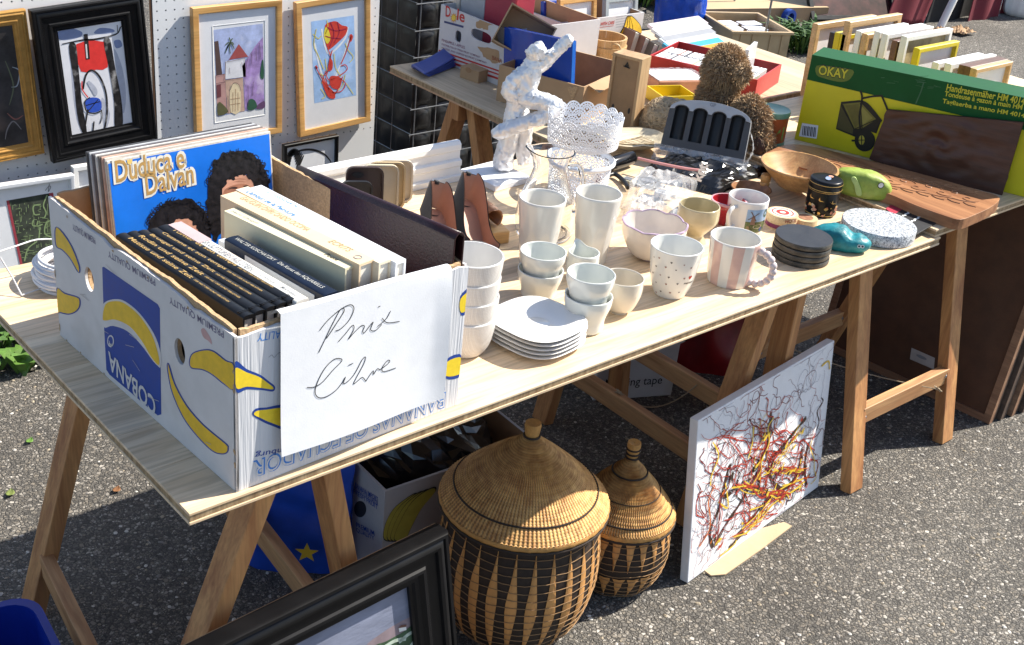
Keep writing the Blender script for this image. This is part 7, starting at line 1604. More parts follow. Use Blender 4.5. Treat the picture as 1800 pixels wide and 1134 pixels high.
for i, (c, lab) in enumerate(((mg_[2][0], 'orange magazine at the front of the fan'), (mg_[3][0], 'bright blue magazine behind the orange one'), (mg_[4][0], 'pale magazine behind the blue one'), (mg_[5][0], 'grey magazine behind the pale one'), (mg_[1][0], 'white magazine second from the back of the fan'), ((.60, .52, .56), 'pale pink edged magazine at the back of the fan'))):
    slab('magazine', lab, 'magazine', tr(P.x+.05+.008*i, P.y-.05+.026*i, T+.001+.0085*i) @ rz(radians(3)) @ rx(radians(16)), (.27, .05, .011), mat('mag%d' % i, c, .3, var=.1, vs=20), 'fanned magazines on the back table', pages=mat('magpage%d' % i, tuple(.35+.5*k for k in c), .6, var=.2, vs=60))
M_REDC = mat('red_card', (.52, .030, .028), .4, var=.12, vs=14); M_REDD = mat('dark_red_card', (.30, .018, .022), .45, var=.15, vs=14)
za = T+.06; pa, pb, pc = at(1143, 96, z=za), at(1332, 140, z=za), at(1410, 122, z=za); dx = (pb-pa).normalized(); W = (pb-pa).length; D = (pc-pb).length; M = frame((pa.x, pa.y, T+.0005), dx, Vector((-dx.y, dx.x, 0)))
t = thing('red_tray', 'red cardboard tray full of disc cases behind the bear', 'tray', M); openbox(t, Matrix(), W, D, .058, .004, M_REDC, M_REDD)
cdm = [mat('cd%d' % i, c, .25, var=.15, vs=40) for i, c in enumerate(((.62, .63, .66), (.50, .52, .56), (.68, .68, .68), (.20, .20, .23), (.45, .25, .22), (.58, .60, .50)))]
rnd = random.Random(12); k_ = 0
for row in range(3):
    x_ = .012
    while x_ < W-.02 and k_ < 60:
        th = .0105; t2 = thing('disc_case', 'thin disc case standing in the red tray', 'disc case', M @ tr(x_, .008+row*(D-.012)/3, .0048) @ ry(radians(rnd.uniform(-4, 4))), 'disc cases in the red tray'); m = MB(); m.box((0, 0, 0), (th-.0015, (D-.03)/3, .052)); m.build('case', cdm[rnd.randrange(6)], t2, bevel=.0006); m = MB(); m.box((.0015, .003, .0521), (th-.0035, (D-.03)/3-.003, .0525)); m.build('inlay_edge', M_PAPER, t2); x_ += th; k_ += 1
P = at(1334, 140, z=T+.055); t2 = thing('disc_case', 'large clear disc case standing upright at the near end of the red tray', 'disc case', M @ tr(W-.075, D*.30, .005) @ rz(radians(6))); m = MB(); m.box((0, 0, 0), (.012, .12, .115)); m.build('case', cdm[0], t2, bevel=.001); m = MB(); m.box((-.001, .004, .004), (0, .116, .111)); m.build('cover_print', mat('olive_cover', (.16, .14, .05), .3, var=.4, vs=20), t2)
P = at(1178, 158, z=T); t = thing('soft_pack', 'peach coloured paper pack in clear wrap beside the cabinet', 'packet', tr(P.x, P.y, T+.0005) @ rz(radians(-20))); m = MB(); m.box((-.07, -.05, 0), (.09, .06, .042)); m.build('paper_block', mat('peach_paper', (.60, .30, .20), .5, var=.2, vs=30), t, bevel=.004); m = MB(); m.box((-.066, -.046, .0422), (.086, .056, .044)); m.build('top_sheet', M_PAPER, t); m = MB(); m.grid(lambda u, v: (-.074+.17*u, -.054+.118*v, .047+.004*noise.noise(Vector((u*9, v*9, 1)))), 24, 16); m.build('clear_wrap', M_CLEAR, t)
P = at(1140, 190, z=T); t = thing('yellow_tray', 'bright yellow flat box beside the cabinet', 'box', tr(P.x+.03, P.y-.02, T+.0005) @ rz(radians(-20))); openbox(t, Matrix(), .11, .10, .035, .003, mat('yellow_plastic', (.78, .60, .02), .35, var=.06), mat('yellow_plastic_in', (.70, .52, .02), .4, var=.06))
# beige crate with papers
zr = .15; q = [at(*s, z=zr) for s in ((1240, 21), (1288, 56), (1394, 58))]; dx = (q[2]-q[1]).normalized(); W, D = (q[2]-q[1]).length, (q[0]-q[1]).length; M = frame((q[1].x, q[1].y, .001), dx, Vector((-dx.y, dx.x, 0)))
M_BEI = mat('beige_plastic', (.50, .36, .20), .4, var=.12, vs=10, stain=(.38, .27, .15)); t = thing('plastic_crate', 'beige plastic crate with a broad rim holding papers', 'crate', M); openbox(t, tr(.008, .008, 0), W-.016, D-.016, .145, .004, M_BEI, M_BEI)
m = MB(); sheet(m, [(-.006, -.006), (W+.006, -.006), (W+.006, D+.006), (-.006, D+.006)], [[(.014, .014), (W-.014, .014), (W-.014, D-.014), (.014, D-.014)]], .137, .152); m.build('rim', M_BEI, t, bevel=.002)
for x_ in (.06, W*.35, W*.65, W-.06): m = MB(); m.box((x_-.003, .0015, .01), (x_+.003, .0078, .135)); m.build('rib', M_BEI, t)
for i in range(8):
    t2 = thing('paper_packet', ('white printed packet in the left column of the beige crate', 'white printed packet in the right column of the beige crate')[i % 2], 'paper', M @ tr(.022+(i % 2)*(W*.42)+.004*i, .03+(D-.13)/4*(i//2), .095+.0065*(i//2)) @ rz(radians(-4+2*i)), 'papers in the beige crate'); m = MB(); m.box((0, 0, 0), (W*.36, D*.2, .006)); m.build('packet', M_PAPER, t2, bevel=.001)
    for k_ in range(5): m = MB(); m.box((W*.03, D*(.02+.035*k_), .0062), (W*(.32-.05*(k_ % 2)), D*(.032+.035*k_), .0066)); m.build('print_line', I_GREY, t2)
# steel rods
for s, lab in (((1338, 97), 'thin grey steel rod rising beside the beige crate'), ((1286, 30), 'thin grey steel rod behind the beige crate')):
    P = at(*s, z=0); t = thing('steel_rod', lab, 'rod', tr(P.x, P.y, 0)); m = MB(); m.tube([(0, 0, 0), (0, 0, 1.8)], .0065, 8); m.build('shaft', mat('grey_steel', (.30, .31, .31), .35, metal=.8), t, smooth=60); m = MB(); m.lathe([(.0003, 0), (.03, 0), (.03, .003), (.0003, .004)], 20); m.build('base_plate', mat('grey_steel', ()), t)
# blue bag
c = at(1188, 62, z=0)
t = thing('blue_bag', 'bulging blue plastic bag standing on the ground behind the back table', 'plastic bag', tr(c.x, c.y, 0)); Rb = .135
def bagp(u, v):
    a = 2*pi*u; R = Rb*(1-.25*v**3)*(1+.10*noise.noise(Vector((cos(a)*2, sin(a)*2, v*3)))+.05*noise.noise(Vector((cos(a)*7, sin(a)*7, v*9)))); return (R*cos(a), R*sin(a)*1.15, 0.62*v)
m = MB(); m.grid(bagp, 60, 50); m.build('film', mat('blue_film', (.008, .075, .50), .18, var=.3, vs=16, bump=.8, bs=24), t, smooth=60); m = MB(); m.lathe([(.0003, .60), (.09, .61)], 20); m.build('contents', mat('blue_film', ()), t)

# ================================================================ things farther back on the ground
z_ = .0; a, b = at(1215, 44, z=0), at(1452, 39, z=0); dx = (b-a).normalized(); W = (b-a).length; M = frame((a.x, a.y, .001), dx, Vector((-dx.y, dx.x, 0)))
_, hk, _ = upright((1452, 39), (1460, 15), z=0); t = thing('large_carton', 'large flat cardboard tray on the ground at the top of the picture', 'carton', M); openbox(t, Matrix(), W, .75, hk, .008, M_CARD, M_CARD); m = MB(); m.grid(lambda u, v: (W*u, .75*v, hk+.003+.010*sin(pi*u)*sin(pi*v)), 8, 6); m.build('top_flap', mat('cardboard_pale', (.50, .36, .21), .8, var=.12, vs=6), t, solid=.004); m = MB(); m.lathe([(.03, -.02), (.05, -.02), (.05, .02), (.03, .02), (.03, -.02)], 24); m.build('tape_roll', I_BLUE, t, tr(W*.68, -.03, hk*.5) @ rx(radians(90)) @ ry(radians(12)))
t = thing('dark_painting', 'dark red painting lying beyond the wooden frames at the top', 'picture', tr(*at(1500, 26, z=.05)) @ rz(radians(-20)) @ rx(radians(55))); m = MB(); m.box((-.32, -.02, -.01), (.32, .5, 0)); m.build('canvas', mat('dark_red_paint', (.06, .012, .012), .4, var=1.0, vs=9, stain=(.18, .05, .03)), t); m = MB(); moulding(m, .68, .56, P_SLIM(.03, .03)); m.build('picture_frame', M_BLK2, t, tr(0, .24, -.012))
M_MARC = mat('maroon_cloth', (.155, .014, .026), .8, var=.15, vs=12, bump=.2, bs=120); M_BLKC = mat('black_cloth', (.012, .011, .013), .8, var=.6, vs=40)
YC = 3.0
def cloth(label, pp, mt, y):
    q = [at(*s, y=y) for s in pp]; o_ = q[3]; q = [s-o_ for s in q]; t = thing('cloth_panel', label, 'cloth', tr(*o_), 'maroon and black cloths on the far rack')
    up_ = 3.0; q[0] = q[3]+(q[0]-q[3])*up_; q[1] = q[2]+(q[1]-q[2])*up_
    m = MB(); m.grid(lambda u, v: tuple(q[3]*(1-u)*(1-v)+q[2]*u*(1-v)+q[1]*u*v+q[0]*(1-u)*v+Vector((0, .015*sin(u*9+v), 0))), 16, 12); m.build('fabric', mt, t, smooth=60, solid=.003)
cloth('maroon cloth hanging left of the white pole', ((1572, 0), (1640, 0), (1622, 46), (1556, 40)), M_MARC, YC); cloth('black patterned cloth hanging behind the white pole', ((1640, 0), (1720, 0), (1700, 58), (1622, 50)), M_BLKC, YC+.05); cloth('long maroon cloth hanging right of the white pole', ((1712, 0), (1762, 0), (1742, 80), (1690, 78)), M_MARC, YC-.04); cloth('maroon cloth strip at the right of the far rack', ((1765, 0), (1785, 0), (1773, 44), (1752, 43)), M_MARC, YC)
a, b = at(1652, 50, y=YC-.10), at(1680, -8, y=YC-.10); t = thing('rack', 'white pole of the far clothes rack', 'rack', tr(a.x, a.y, 0)); m = MB(); d = b-a; m.tube([Vector((0, 0, a.z))-d*(a.z/d.z), Vector((0, 0, a.z)), Vector((0, 0, a.z))+d*4], .025, 10); m.build('pole', M_WHITE, t, smooth=60)
P = at(1790, 26, z=0); t = thing('white_pot', 'white ribbed pot standing on the ground at the top right corner', 'pot', tr(P.x, P.y, 0)); m = MB(); m.lathe(vessel(curve([(.10, 0), (.13, .05), (.14, .2), (.15, .3)], 5), .01), 60, fr=lambda a, i, rr, z: (rr*(1+.03*cos(a*16)), z)); m.build('body', M_WHITE, t, smooth=60)
for i, (s, lab) in enumerate((((1655, 62), 'curled brown paper scrap below the black cloth'), ((1690, 60), 'crumpled tan paper scrap beside the maroon cloth'))):
    P = at(*s, z=0); t = MB(); t.grid(lambda u, v: (.16*(u-.5), .12*(v-.5), .02+.04*abs(noise.noise(Vector((u*5, v*5, i))))), 12, 10); tag(t.build('paper_scrap', M_CARD, M=tr(*P), solid=.002), lab, 'paper', 'paper scraps on the ground')
# ================================================================ under and in front of the table
# ---- lidded baskets
M_STRAW = mat('straw', (.52, .27, .08), .6, var=.3, vs=70, bump=.35, bs=220); M_STRAWD = mat('straw_dark', (.030, .018, .012), .7, var=.5, vs=70, bump=.35, bs=200); M_LASH = mat('straw_lash', (.30, .17, .07), .6, var=.4, vs=60); M_STRIP = mat('straw_strip', (.55, .27, .085), .55, var=.25, vs=50, bump=.4, bs=160, stretch=(1, 1, .2))
def ribbed():
    m, N, L, b = _base('coiled_straw'); b.inputs['Roughness'].default_value = .6; tc = N.new('ShaderNodeTexCoord'); nz = N.new('ShaderNodeTexNoise'); nz.inputs['Scale'].default_value = 55; nz.inputs['Detail'].default_value = 5; L.new(tc.outputs['Object'], nz.inputs['Vector'])
    rp = N.new('ShaderNodeValToRGB'); rp.color_ramp.elements[0].position = .3; rp.color_ramp.elements[0].color = (.42, .19, .052, 1); rp.color_ramp.elements[1].position = .7; rp.color_ramp.elements[1].color = (.76, .43, .14, 1); L.new(nz.outputs[0], rp.inputs[0])
    sp_x = N.new('ShaderNodeSeparateXYZ'); L.new(tc.outputs['Object'], sp_x.inputs[0]); at2 = N.new('ShaderNodeMath'); at2.operation = 'ARCTAN2'; L.new(sp_x.outputs[1], at2.inputs[0]); L.new(sp_x.outputs[0], at2.inputs[1])
    k1 = N.new('ShaderNodeMath'); k1.operation = 'MULTIPLY'; k1.inputs[1].default_value = 118; L.new(at2.outputs[0], k1.inputs[0]); k2 = N.new('ShaderNodeMath'); k2.operation = 'SINE'; L.new(k1.outputs[0], k2.inputs[0])
    ln = N.new('ShaderNodeVectorMath'); ln.operation = 'LENGTH'; cb = N.new('ShaderNodeCombineXYZ'); L.new(sp_x.outputs[0], cb.inputs[0]); L.new(sp_x.outputs[1], cb.inputs[1]); L.new(cb.outputs[0], ln.inputs[0]); k3 = N.new('ShaderNodeMath'); k3.operation = 'MULTIPLY'; k3.inputs[1].default_value = 1500; L.new(ln.outputs['Value'], k3.inputs[0]); k4 = N.new('ShaderNodeMath'); k4.operation = 'SINE'; L.new(k3.outputs[0], k4.inputs[0])
    ad = N.new('ShaderNodeMath'); ad.operation = 'MULTIPLY_ADD'; L.new(k4.outputs[0], ad.inputs[0]); ad.inputs[1].default_value = .35; L.new(k2.outputs[0], ad.inputs[2])
    r2 = N.new('ShaderNodeMapRange'); r2.inputs[1].default_value = -1.1; r2.inputs[2].default_value = .3; r2.inputs[3].default_value = .42; r2.inputs[4].default_value = 1.0; L.new(ad.outputs[0], r2.inputs[0])
    mx = N.new('ShaderNodeMix'); mx.data_type = 'RGBA'; mx.blend_type = 'MULTIPLY'; mx.inputs[0].default_value = 1; L.new(rp.outputs[0], mx.inputs[6]); L.new(r2.outputs[0], mx.inputs[7]); L.new(mx.outputs[2], b.inputs[0])
    bp = N.new('ShaderNodeBump'); bp.inputs['Strength'].default_value = .5; bp.inputs['Distance'].default_value = .0015; L.new(ad.outputs[0], bp.inputs['Height']); L.new(bp.outputs[0], b.inputs['Normal']); return m
M_COIL = ribbed()
def basket(label, B, zr, r, hl, hk, nstrip, two, tilt=0):
    """zr rim height, r rim radius, hl lid height above the rim, hk knob"""
    t = thing('lidded_basket', label, 'basket', tr(B.x, B.y, .001) @ rz(facing(B)) , 'lidded straw baskets under the table')
    prof = curve([(r*.55, 0), (r*.80, zr*.10), (r*.97, zr*.38), (r*.98, zr*.65), (r*.90, zr*.95)], 8)
    m = MB(); m.lathe([(.001, .002)]+prof+[(r*.86, zr*.95)], 72); body = m.build('body', M_STRAWD, t, smooth=60)
    def R(z):
        for (r0, z0), (r1, z1) in zip(prof, prof[1:]):
            if z0 <= z <= z1: return r0+(r1-r0)*(z-z0)/(z1-z0+1e-9)
        return prof[-1][0]
    def strips(z0, z1, n, shape, ph):
        for i in range(n):
            a0 = 2*pi*(i+ph)/n; m = MB(); vs = []; K = 14
            for k in range(K+1):
                v = k/K; z = z0+(z1-z0)*v; w = (pi/n)*shape(v)*(.86+.10*sin(i*7+k)); rr = R(z)+.0016
                for s in (-1, 0, 1): vs.append(((rr+(.0022 if s == 0 else 0))*cos(a0+s*w), (rr+(.0022 if s == 0 else 0))*sin(a0+s*w), z))
            m.add(vs, [(k*3+s, k*3+s+1, (k+1)*3+s+1, (k+1)*3+s) for k in range(K) for s in (0, 1)]); m.build('straw_strip', M_STRIP, t, smooth=50)
    if two:
        strips(zr*.52, zr*.93, nstrip, lambda v: .04+.90*v**1.2, 0); strips(zr*.08, zr*.42, nstrip, lambda v: .04+.90*v**1.2, .5)
    else: strips(zr*.03, zr*.94, nstrip, lambda v: max(.03, sin(pi*min(1, v*1.02))**1.2*.62), 0)
    nr = 15 if not two else 11
    for k in range(nr):
        z = zr*(.06+.88*k/nr); rr = R(z)+.0042; m = MB(); m.tube([(rr*(1+.004*sin(a_*3+k))*cos(a_*pi/24), rr*(1+.004*sin(a_*3+k))*sin(a_*pi/24), z+.0015*sin(a_*.9+k)) for a_ in range(48)], .0008, 5, closed=True); m.build('lashing', M_LASH, t, smooth=60)
    # lid: coils with radial ribs
    def lidz(q): return zr+.004+hl*(.93*(1-q**1.22)+.07*(1-q)**6)
    n, K = 236, 46; vs = []
    for j in range(n):
        a = 2*pi*j/n
        for k in range(K+1):
            q = k/K; rr = r*1.03*(.05+.95*q); z = lidz(q)+.0016*(1 if j % 2 else -1)*min(1, q*3)+.0009*sin(q*46*2.2)
            vs.append((rr*cos(a), rr*sin(a), z))
    fs = [(j*(K+1)+k, ((j+1) % n)*(K+1)+k, ((j+1) % n)*(K+1)+k+1, j*(K+1)+k+1) for j in range(n) for k in range(K)]
    m = MB(); m.add(vs, [f[::-1] for f in fs]); m.build('lid', M_COIL, t, smooth=70)
    m = MB(); m.lathe([(r*1.03, zr+.004), (r*1.045, zr-.001), (r*1.02, zr-.010), (r*.93, zr-.012), (r*.93, zr+.002)], 96, fr=lambda a, i, rr, z: (rr+.0008*sin(a*60), z)); m.build('lid_rim', M_STRAW, t, smooth=60)
    m = MB(); m.tube([(r*1.035*cos(a_*pi/36), r*1.035*sin(a_*pi/36), zr-.010) for a_ in range(72)], .0028, 6, closed=True); m.build('dark_rim_cord', M_STRAWD, t, smooth=60)
    for q in ((.84,) if not two else (.30, .62, .90)):
        rr = r*1.03*(.05+.95*q); m = MB(); m.tube([(rr*cos(a_*pi/36), rr*sin(a_*pi/36), lidz(q)+.0016) for a_ in range(72)], .0021 if q != .62 else .0012, 6, closed=True); m.build('dark_ring', M_STRAWD, t, smooth=60)
    zk = lidz(0)-.004; kr = r*.085 if not two else r*.115
    m = MB(); m.lathe([(kr*.9, zk), (kr*1.0, zk+hk*.3), (kr*1.15, zk+hk*.85), (kr*1.1, zk+hk), (.001, zk+hk*.96)], 26, fr=lambda a, i, rr, z: (rr*(1+.04*cos(a*13)), z)); m.build('knob', M_STRAW, t, smooth=60)
    for f in ((.08,) if not two else (.12, .36, .62)): m = MB(); m.tube([(kr*1.12*cos(a_*pi/12), kr*1.12*sin(a_*pi/12), zk+hk*f) for a_ in range(24)], .0022, 6, closed=True); m.build('knob_binding', M_STRAWD, t, smooth=60)
B, zr, r = upright((896, 1085), (913, 872), 274, z=0); _, zk, _ = upright((897, 1085), (928, 740), z=0)
basket('large straw basket with pointed woven lid and long dark stripes', B, zr, r, zk-zr-.035, .032, 26, False)
B, zr, r = upright((1076, 1012), (1091, 893), 172, z=0); _, zk, _ = upright((1076, 1012), (1094, 772), z=0)
basket('smaller straw basket with two rows of dark triangles and knobbed lid', B, zr, r, zk-zr-.045, .042, 22, True)

# ---- canvas
a, b = at(1208, 1028, z=0), at(1438, 858, z=0); dx = (b-a); W = dx.length; dx.normalize(); nb = Vector((-dx.y, dx.x, 0))
CMX = frame((a.x, a.y, .004), dx, Vector((0, 0, 1))+nb*.13); Hh = hit(1230, 738, CMX)[1]
t = thing('drip_canvas', 'white canvas with red, black and yellow drips leaning on the trestle', 'painting', CMX)
m = MB(); m.box((0, 0, -.022), (W, Hh, 0)); m.build('canvas', mat('canvas_white', (.76, .76, .78), .6, var=.05, vs=30, bump=.2, bs=500), t, bevel=.002)
ZC = Z(1150, 520, 2.1)
cv_r, cv_d, cv_k, cv_y = mat('drip_red', (.42, .035, .018), .3, var=.25, vs=60), mat('drip_wine', (.18, .020, .025), .3, var=.3, vs=60), mat('drip_black', (.045, .022, .014), .3, var=.5, vs=40), mat('drip_yellow', (.72, .48, .04), .3, var=.2, vs=60); cv_g = mat('drip_grey', (.40, .40, .44), .4, var=.2)
def uvp(x, y):
    p = hit(*ZC((x, y))[0], CMX); return p
def drip(pp, w, mt, o=0):
    q = [hit(x, y, CMX) for x, y in ZC(*pp)]; q = [(p.x, p.y) for p in catmull([(x, y, 0) for x, y in q], 6)]
    q = [(max(.004, min(W-.004, x)), max(.004, min(Hh-.004, y))) for x, y in q]
    n = len(q); ww = [w*(.55+.5*abs(sin(i*.7+o))) for i in range(n)]; m = MB(); m.ribbon(q, ww, .0006+.00004*o); m.build('paint_drip', mt, t)
for i, pp in enumerate((((215, 930), (205, 870), (240, 780), (270, 650), (285, 620)), ((270, 660), (250, 740), (290, 720), (310, 680)), ((225, 920), (260, 850), (320, 760), (390, 640), (380, 720)), ((430, 430), (425, 520), (400, 590), (350, 660)), ((560, 450), (510, 510), (460, 570), (430, 600), (420, 640)), ((420, 640), (440, 690), (480, 710), (530, 650), (545, 560)), ((570, 540), (555, 620), (560, 700)), ((300, 890), (360, 820), (430, 740), (520, 690)), ((275, 930), (330, 870)))): drip(pp, .012, cv_k, i)
rnd = random.Random(21)
for i in range(165):
    cx, cy = rnd.gauss(400, 120), rnd.gauss(680, 140); x, y = cx, cy; pp = [(x, y)]; ang = rnd.random()*6.3
    for k in range(rnd.randrange(4, 9)):
        ang += rnd.uniform(-1.3, 1.3); s = rnd.uniform(12, 34); x += cos(ang)*s; y += sin(ang)*s*1.1; pp.append((x, y))
    ok = all(190 < px_ < 650 and (1060-(px_-120)*.78-330+(px_-170)*.0) < 1e9 for px_, _ in pp)
    def inside(px_, py_):
        u, v = uvp(px_, py_); return .012 < u < W-.012 and .012 < v < Hh-.012
    pp = [s for s in pp if inside(*s)]
    if len(pp) >= 3: drip(pp, rnd.choice((.0012, .0018, .0026, .0036)), rnd.choice((cv_r, cv_r, cv_r, cv_d, cv_d, cv_k)), 10+i % 25)
for i in range(190):
    u0, v0 = rnd.uniform(.03, .97)*W, rnd.uniform(.03, .97)*Hh; ang = rnd.random()*6.3; q = [(u0, v0)]
    for k in range(rnd.randrange(5, 12)):
        ang += rnd.uniform(-1.1, 1.1); s = rnd.uniform(.008, .022); q.append((max(.006, min(W-.006, q[-1][0]+cos(ang)*s)), max(.006, min(Hh-.006, q[-1][1]+sin(ang)*s))))
    q = [(p.x, p.y) for p in catmull([(x, y, 0) for x, y in q], 5)]; m = MB(); m.ribbon(q, rnd.choice((.0008, .0011, .0014)), .0005+.0001*(i % 9)); m.build('paint_drip', rnd.choice((cv_d, cv_r, cv_g, cv_g, cv_d)), t)
for i, pp in enumerate((((215, 540), (235, 590), (210, 660), (205, 700)), ((365, 480), (360, 540), (345, 600)), ((425, 500), (410, 570), (380, 630), (400, 600)), ((260, 690), (270, 780), (235, 760)), ((450, 690), (420, 760), (350, 790)), ((540, 600), (520, 680), (470, 700)), ((240, 960), (290, 920), (300, 900)), ((615, 260), (640, 240), (645, 270)), ((320, 860), (420, 770)))): drip(pp, .005, cv_y, 40+i)
rnd = random.Random(40)
axes = [((285, 640), (225, 920)), ((420, 440), (360, 700)), ((560, 450), (420, 640)), ((430, 650), (545, 640)), ((560, 520), (560, 700)), ((270, 900), (520, 690)), ((300, 700), (480, 740))]
for i in range(95):
    a_, b_ = rnd.choice(axes); f_ = rnd.random(); x0 = a_[0]+(b_[0]-a_[0])*f_+rnd.gauss(0, 14); y0 = a_[1]+(b_[1]-a_[1])*f_+rnd.gauss(0, 14); u0, v0 = uvp(x0, y0)
    if not (.03 < u0 < W-.03 and .03 < v0 < Hh-.03): continue
    m = MB(); m.flat(jitter(ell(u0, v0, rnd.uniform(.003, .013), rnd.uniform(.002, .005), 9, rnd.uniform(.2, 1.3)), .0022, 2, i), .0032+.00001*i); m.build('paint_splash', rnd.choice((cv_r, cv_r, mat('drip_orange', (.55, .13, .02), .3, var=.3, vs=60), cv_d, cv_k, cv_y)), t)
for i in range(46):
    a_, b_ = rnd.choice(axes); o1_ = rnd.gauss(0, 16); pp = [(a_[0]+(b_[0]-a_[0])*k/5+o1_+rnd.gauss(0, 9), a_[1]+(b_[1]-a_[1])*k/5+rnd.gauss(0, 9)) for k in range(rnd.randrange(0, 2), 6)]
    drip(pp, rnd.choice((.002, .0032, .005)), rnd.choice((cv_r, cv_r, cv_d, mat('drip_orange', ()), cv_y, cv_y, cv_k)), 50+i % 20)
# cardboard under the canvas
q = [at(*s, z=.004) for s in ((1200, 975), (1250, 1012), (1275, 1010), (1335, 968), (1392, 925), (1378, 918), (1300, 940))]; o_ = q[0]; m = MB(); m.prism([(s.x-o_.x, s.y-o_.y) for s in jitter3(q)] if False else [(s.x-o_.x, s.y-o_.y) for s in q], -.003, .001); tag(m.build('cardboard_scrap', mat('cardboard_light', (.52, .38, .24), .8, var=.15, vs=14), M=tr(*o_)), 'torn piece of cardboard lying under the canvas', 'cardboard')

# ---- black framed landscape in front
TRc = at(767, 919, y=.075); TLp = at(330, 1131, y=.075); ex = (TRc-TLp).normalized()
LM0 = frame(TRc, ex, Vector((.02, .16, 1))); HL = (TRc.z-.012)/LM0.col[1].z; WL = .78
LM = LM0 @ tr(-WL/2, -HL/2, 0)
M_LS = mat('landscape_sky', (.20, .22, .30), .4, var=.35, vs=7, bump=.3, bs=50, stretch=(1, 3.5, 1), stain=(.34, .33, .38))
t = picture('landscape_painting', 'stormy landscape painting in a wide black stepped frame, cut by the lower edge', LM, WL, HL, M_BLACK, P_STEP(.082, .040), .04, .012, M_LS)
ZK = Z(400, 780, 3.204)
def lpnt(name, mt, pp, o, sm=True): q = [hit(x, y, LM) for x, y in ZK(*pp)]; q = [(p.x, p.y) for p in catmull([(x, y, 0) for x, y in q], 4, True)] if sm else q; m = MB(); m.flat(q, .0122+.0003*o); m.build(name, mt, t)
lpnt('storm_glow', mat('rose_cloud', (.26, .20, .22), .5, var=.3, vs=20), ((760, 1120), (830, 1060), (960, 980), (1085, 930), (1090, 960), (960, 1050), (850, 1130)), 0); lpnt('hill', mat('hill_green', (.05, .10, .05), .5, var=.7, vs=30, stain=(.30, .38, .28)), ((800, 1134), (870, 1095), (960, 1045), (1020, 1000), (1100, 945), (1118, 1300), (800, 1300)), 1)
for pp in (((850, 1130), (920, 1090), (980, 1080)), ((940, 1100), (1000, 1050), (1060, 1030)), ((1000, 1130), (1050, 1060), (1090, 1020)), ((1040, 1134), (1080, 1080))): q = [hit(x, y, LM) for x, y in ZK(*pp)]; m = MB(); m.ribbon([(p.x, p.y) for p in catmull([(x, y, 0) for x, y in q], 5)], .007, .0135); m.build('pale_stroke', mat('pale_green', (.48, .56, .46), .5, var=.4, vs=50), t)
lpnt('house_wall', I_WHITE, ((938, 1020), (980, 1008), (982, 1030), (942, 1042)), 4, False); lpnt('house_roof', ink('house_roof', (.16, .07, .05)), ((936, 1020), (952, 1003), (982, 1000), (980, 1012)), 5, False)
# ---- blue tub at the corner
P = at(60, 1062, z=.22); q = at(96, 1134, z=.22); d = (q-P).normalized(); M = frame((P.x+d.x*.40, P.y+d.y*.40, .001), -d, Vector((d.y, -d.x, 0)))
t = thing('blue_tub', 'dark blue plastic tub at the lower left corner', 'tub', M); M_TUB = mat('blue_tub_plastic', (.008, .03, .30), .35, var=.2, vs=10)
def rrect(w, d, r): return [(x+r*cos(a0+pi/2*i/6), y+r*sin(a0+pi/2*i/6)) for x, y, a0 in ((w-r, d-r, 0), (r, d-r, pi/2), (r, r, pi), (w-r, r, 1.5*pi)) for i in range(7)]
o1 = rrect(.42, .3, .05); ins = [(.006+x*(.42-.012)/.42, .006+y*(.3-.012)/.3) for x, y in o1]
m = MB(); sheet(m, o1, [ins], 0, .215); m.build('wall', M_TUB, t, smooth=40); m = MB(); sheet(m, [(-.008+x*(.436)/.42, -.008+y*.316/.3) for x, y in o1], [ins], .2151, .224); m.build('rim', M_TUB, t, smooth=40); m = MB(); m.prism(ins, .004, .008); m.build('floor', M_TUB, t); t.matrix_world = M @ tr(-.0, 0, 0)
# ---- shaded banana carton under the table
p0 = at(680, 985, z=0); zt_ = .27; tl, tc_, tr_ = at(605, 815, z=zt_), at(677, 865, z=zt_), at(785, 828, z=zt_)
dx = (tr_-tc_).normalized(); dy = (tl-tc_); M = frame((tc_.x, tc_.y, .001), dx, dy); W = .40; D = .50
t = thing('banana_carton', 'white banana carton with drawn bananas in the shade under the table', 'carton', M); openbox(t, Matrix(), W, D, zt_, .006, mat('shade_darkened_card', (.40, .39, .40), .6, var=.15, vs=10), M_CARDI)  # white card coloured darker to stand in for the deep shade under the table
UF = M @ FF; UL_ = frame((0, 0, 0), (0, -1, 0), (0, 0, 1)); UL = M @ UL_; ZU = Z(400, 780, 3.204)
def upr(pl_, PM_, name, mt, pp, o, sm=True): q = [hit(x, y, PM_) for x, y in ZU(*pp)]; q = [(p.x, p.y) for p in catmull([(x, y, 0) for x, y in q], 4, True)] if sm else q; m = MB(); m.flat(q, .0005+.0003*o); m.build(name, mt, t, pl_)
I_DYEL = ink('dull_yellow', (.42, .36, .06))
for dd in (0, 60, 120, 180):
    pp = [(880+dd*.3, 540), (885+dd*.4, 460), (930+dd*.5, 370-dd*.15), (1000+dd*.5, 310-dd*.2), (1060+dd*.55, 275-dd*.2), (1070+dd*.55, 300-dd*.2), (1000+dd*.5, 380-dd*.1), (960+dd*.4, 470), (940+dd*.3, 545)]
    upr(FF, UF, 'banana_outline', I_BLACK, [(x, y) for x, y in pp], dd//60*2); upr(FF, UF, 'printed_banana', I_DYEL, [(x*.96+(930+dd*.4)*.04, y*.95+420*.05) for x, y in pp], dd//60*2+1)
upr(UL_, UL, 'handle_hole', I_BLACK, [(748+34*cos(i*pi/8), 368+46*sin(i*pi/8)) for i in range(16)], 0)
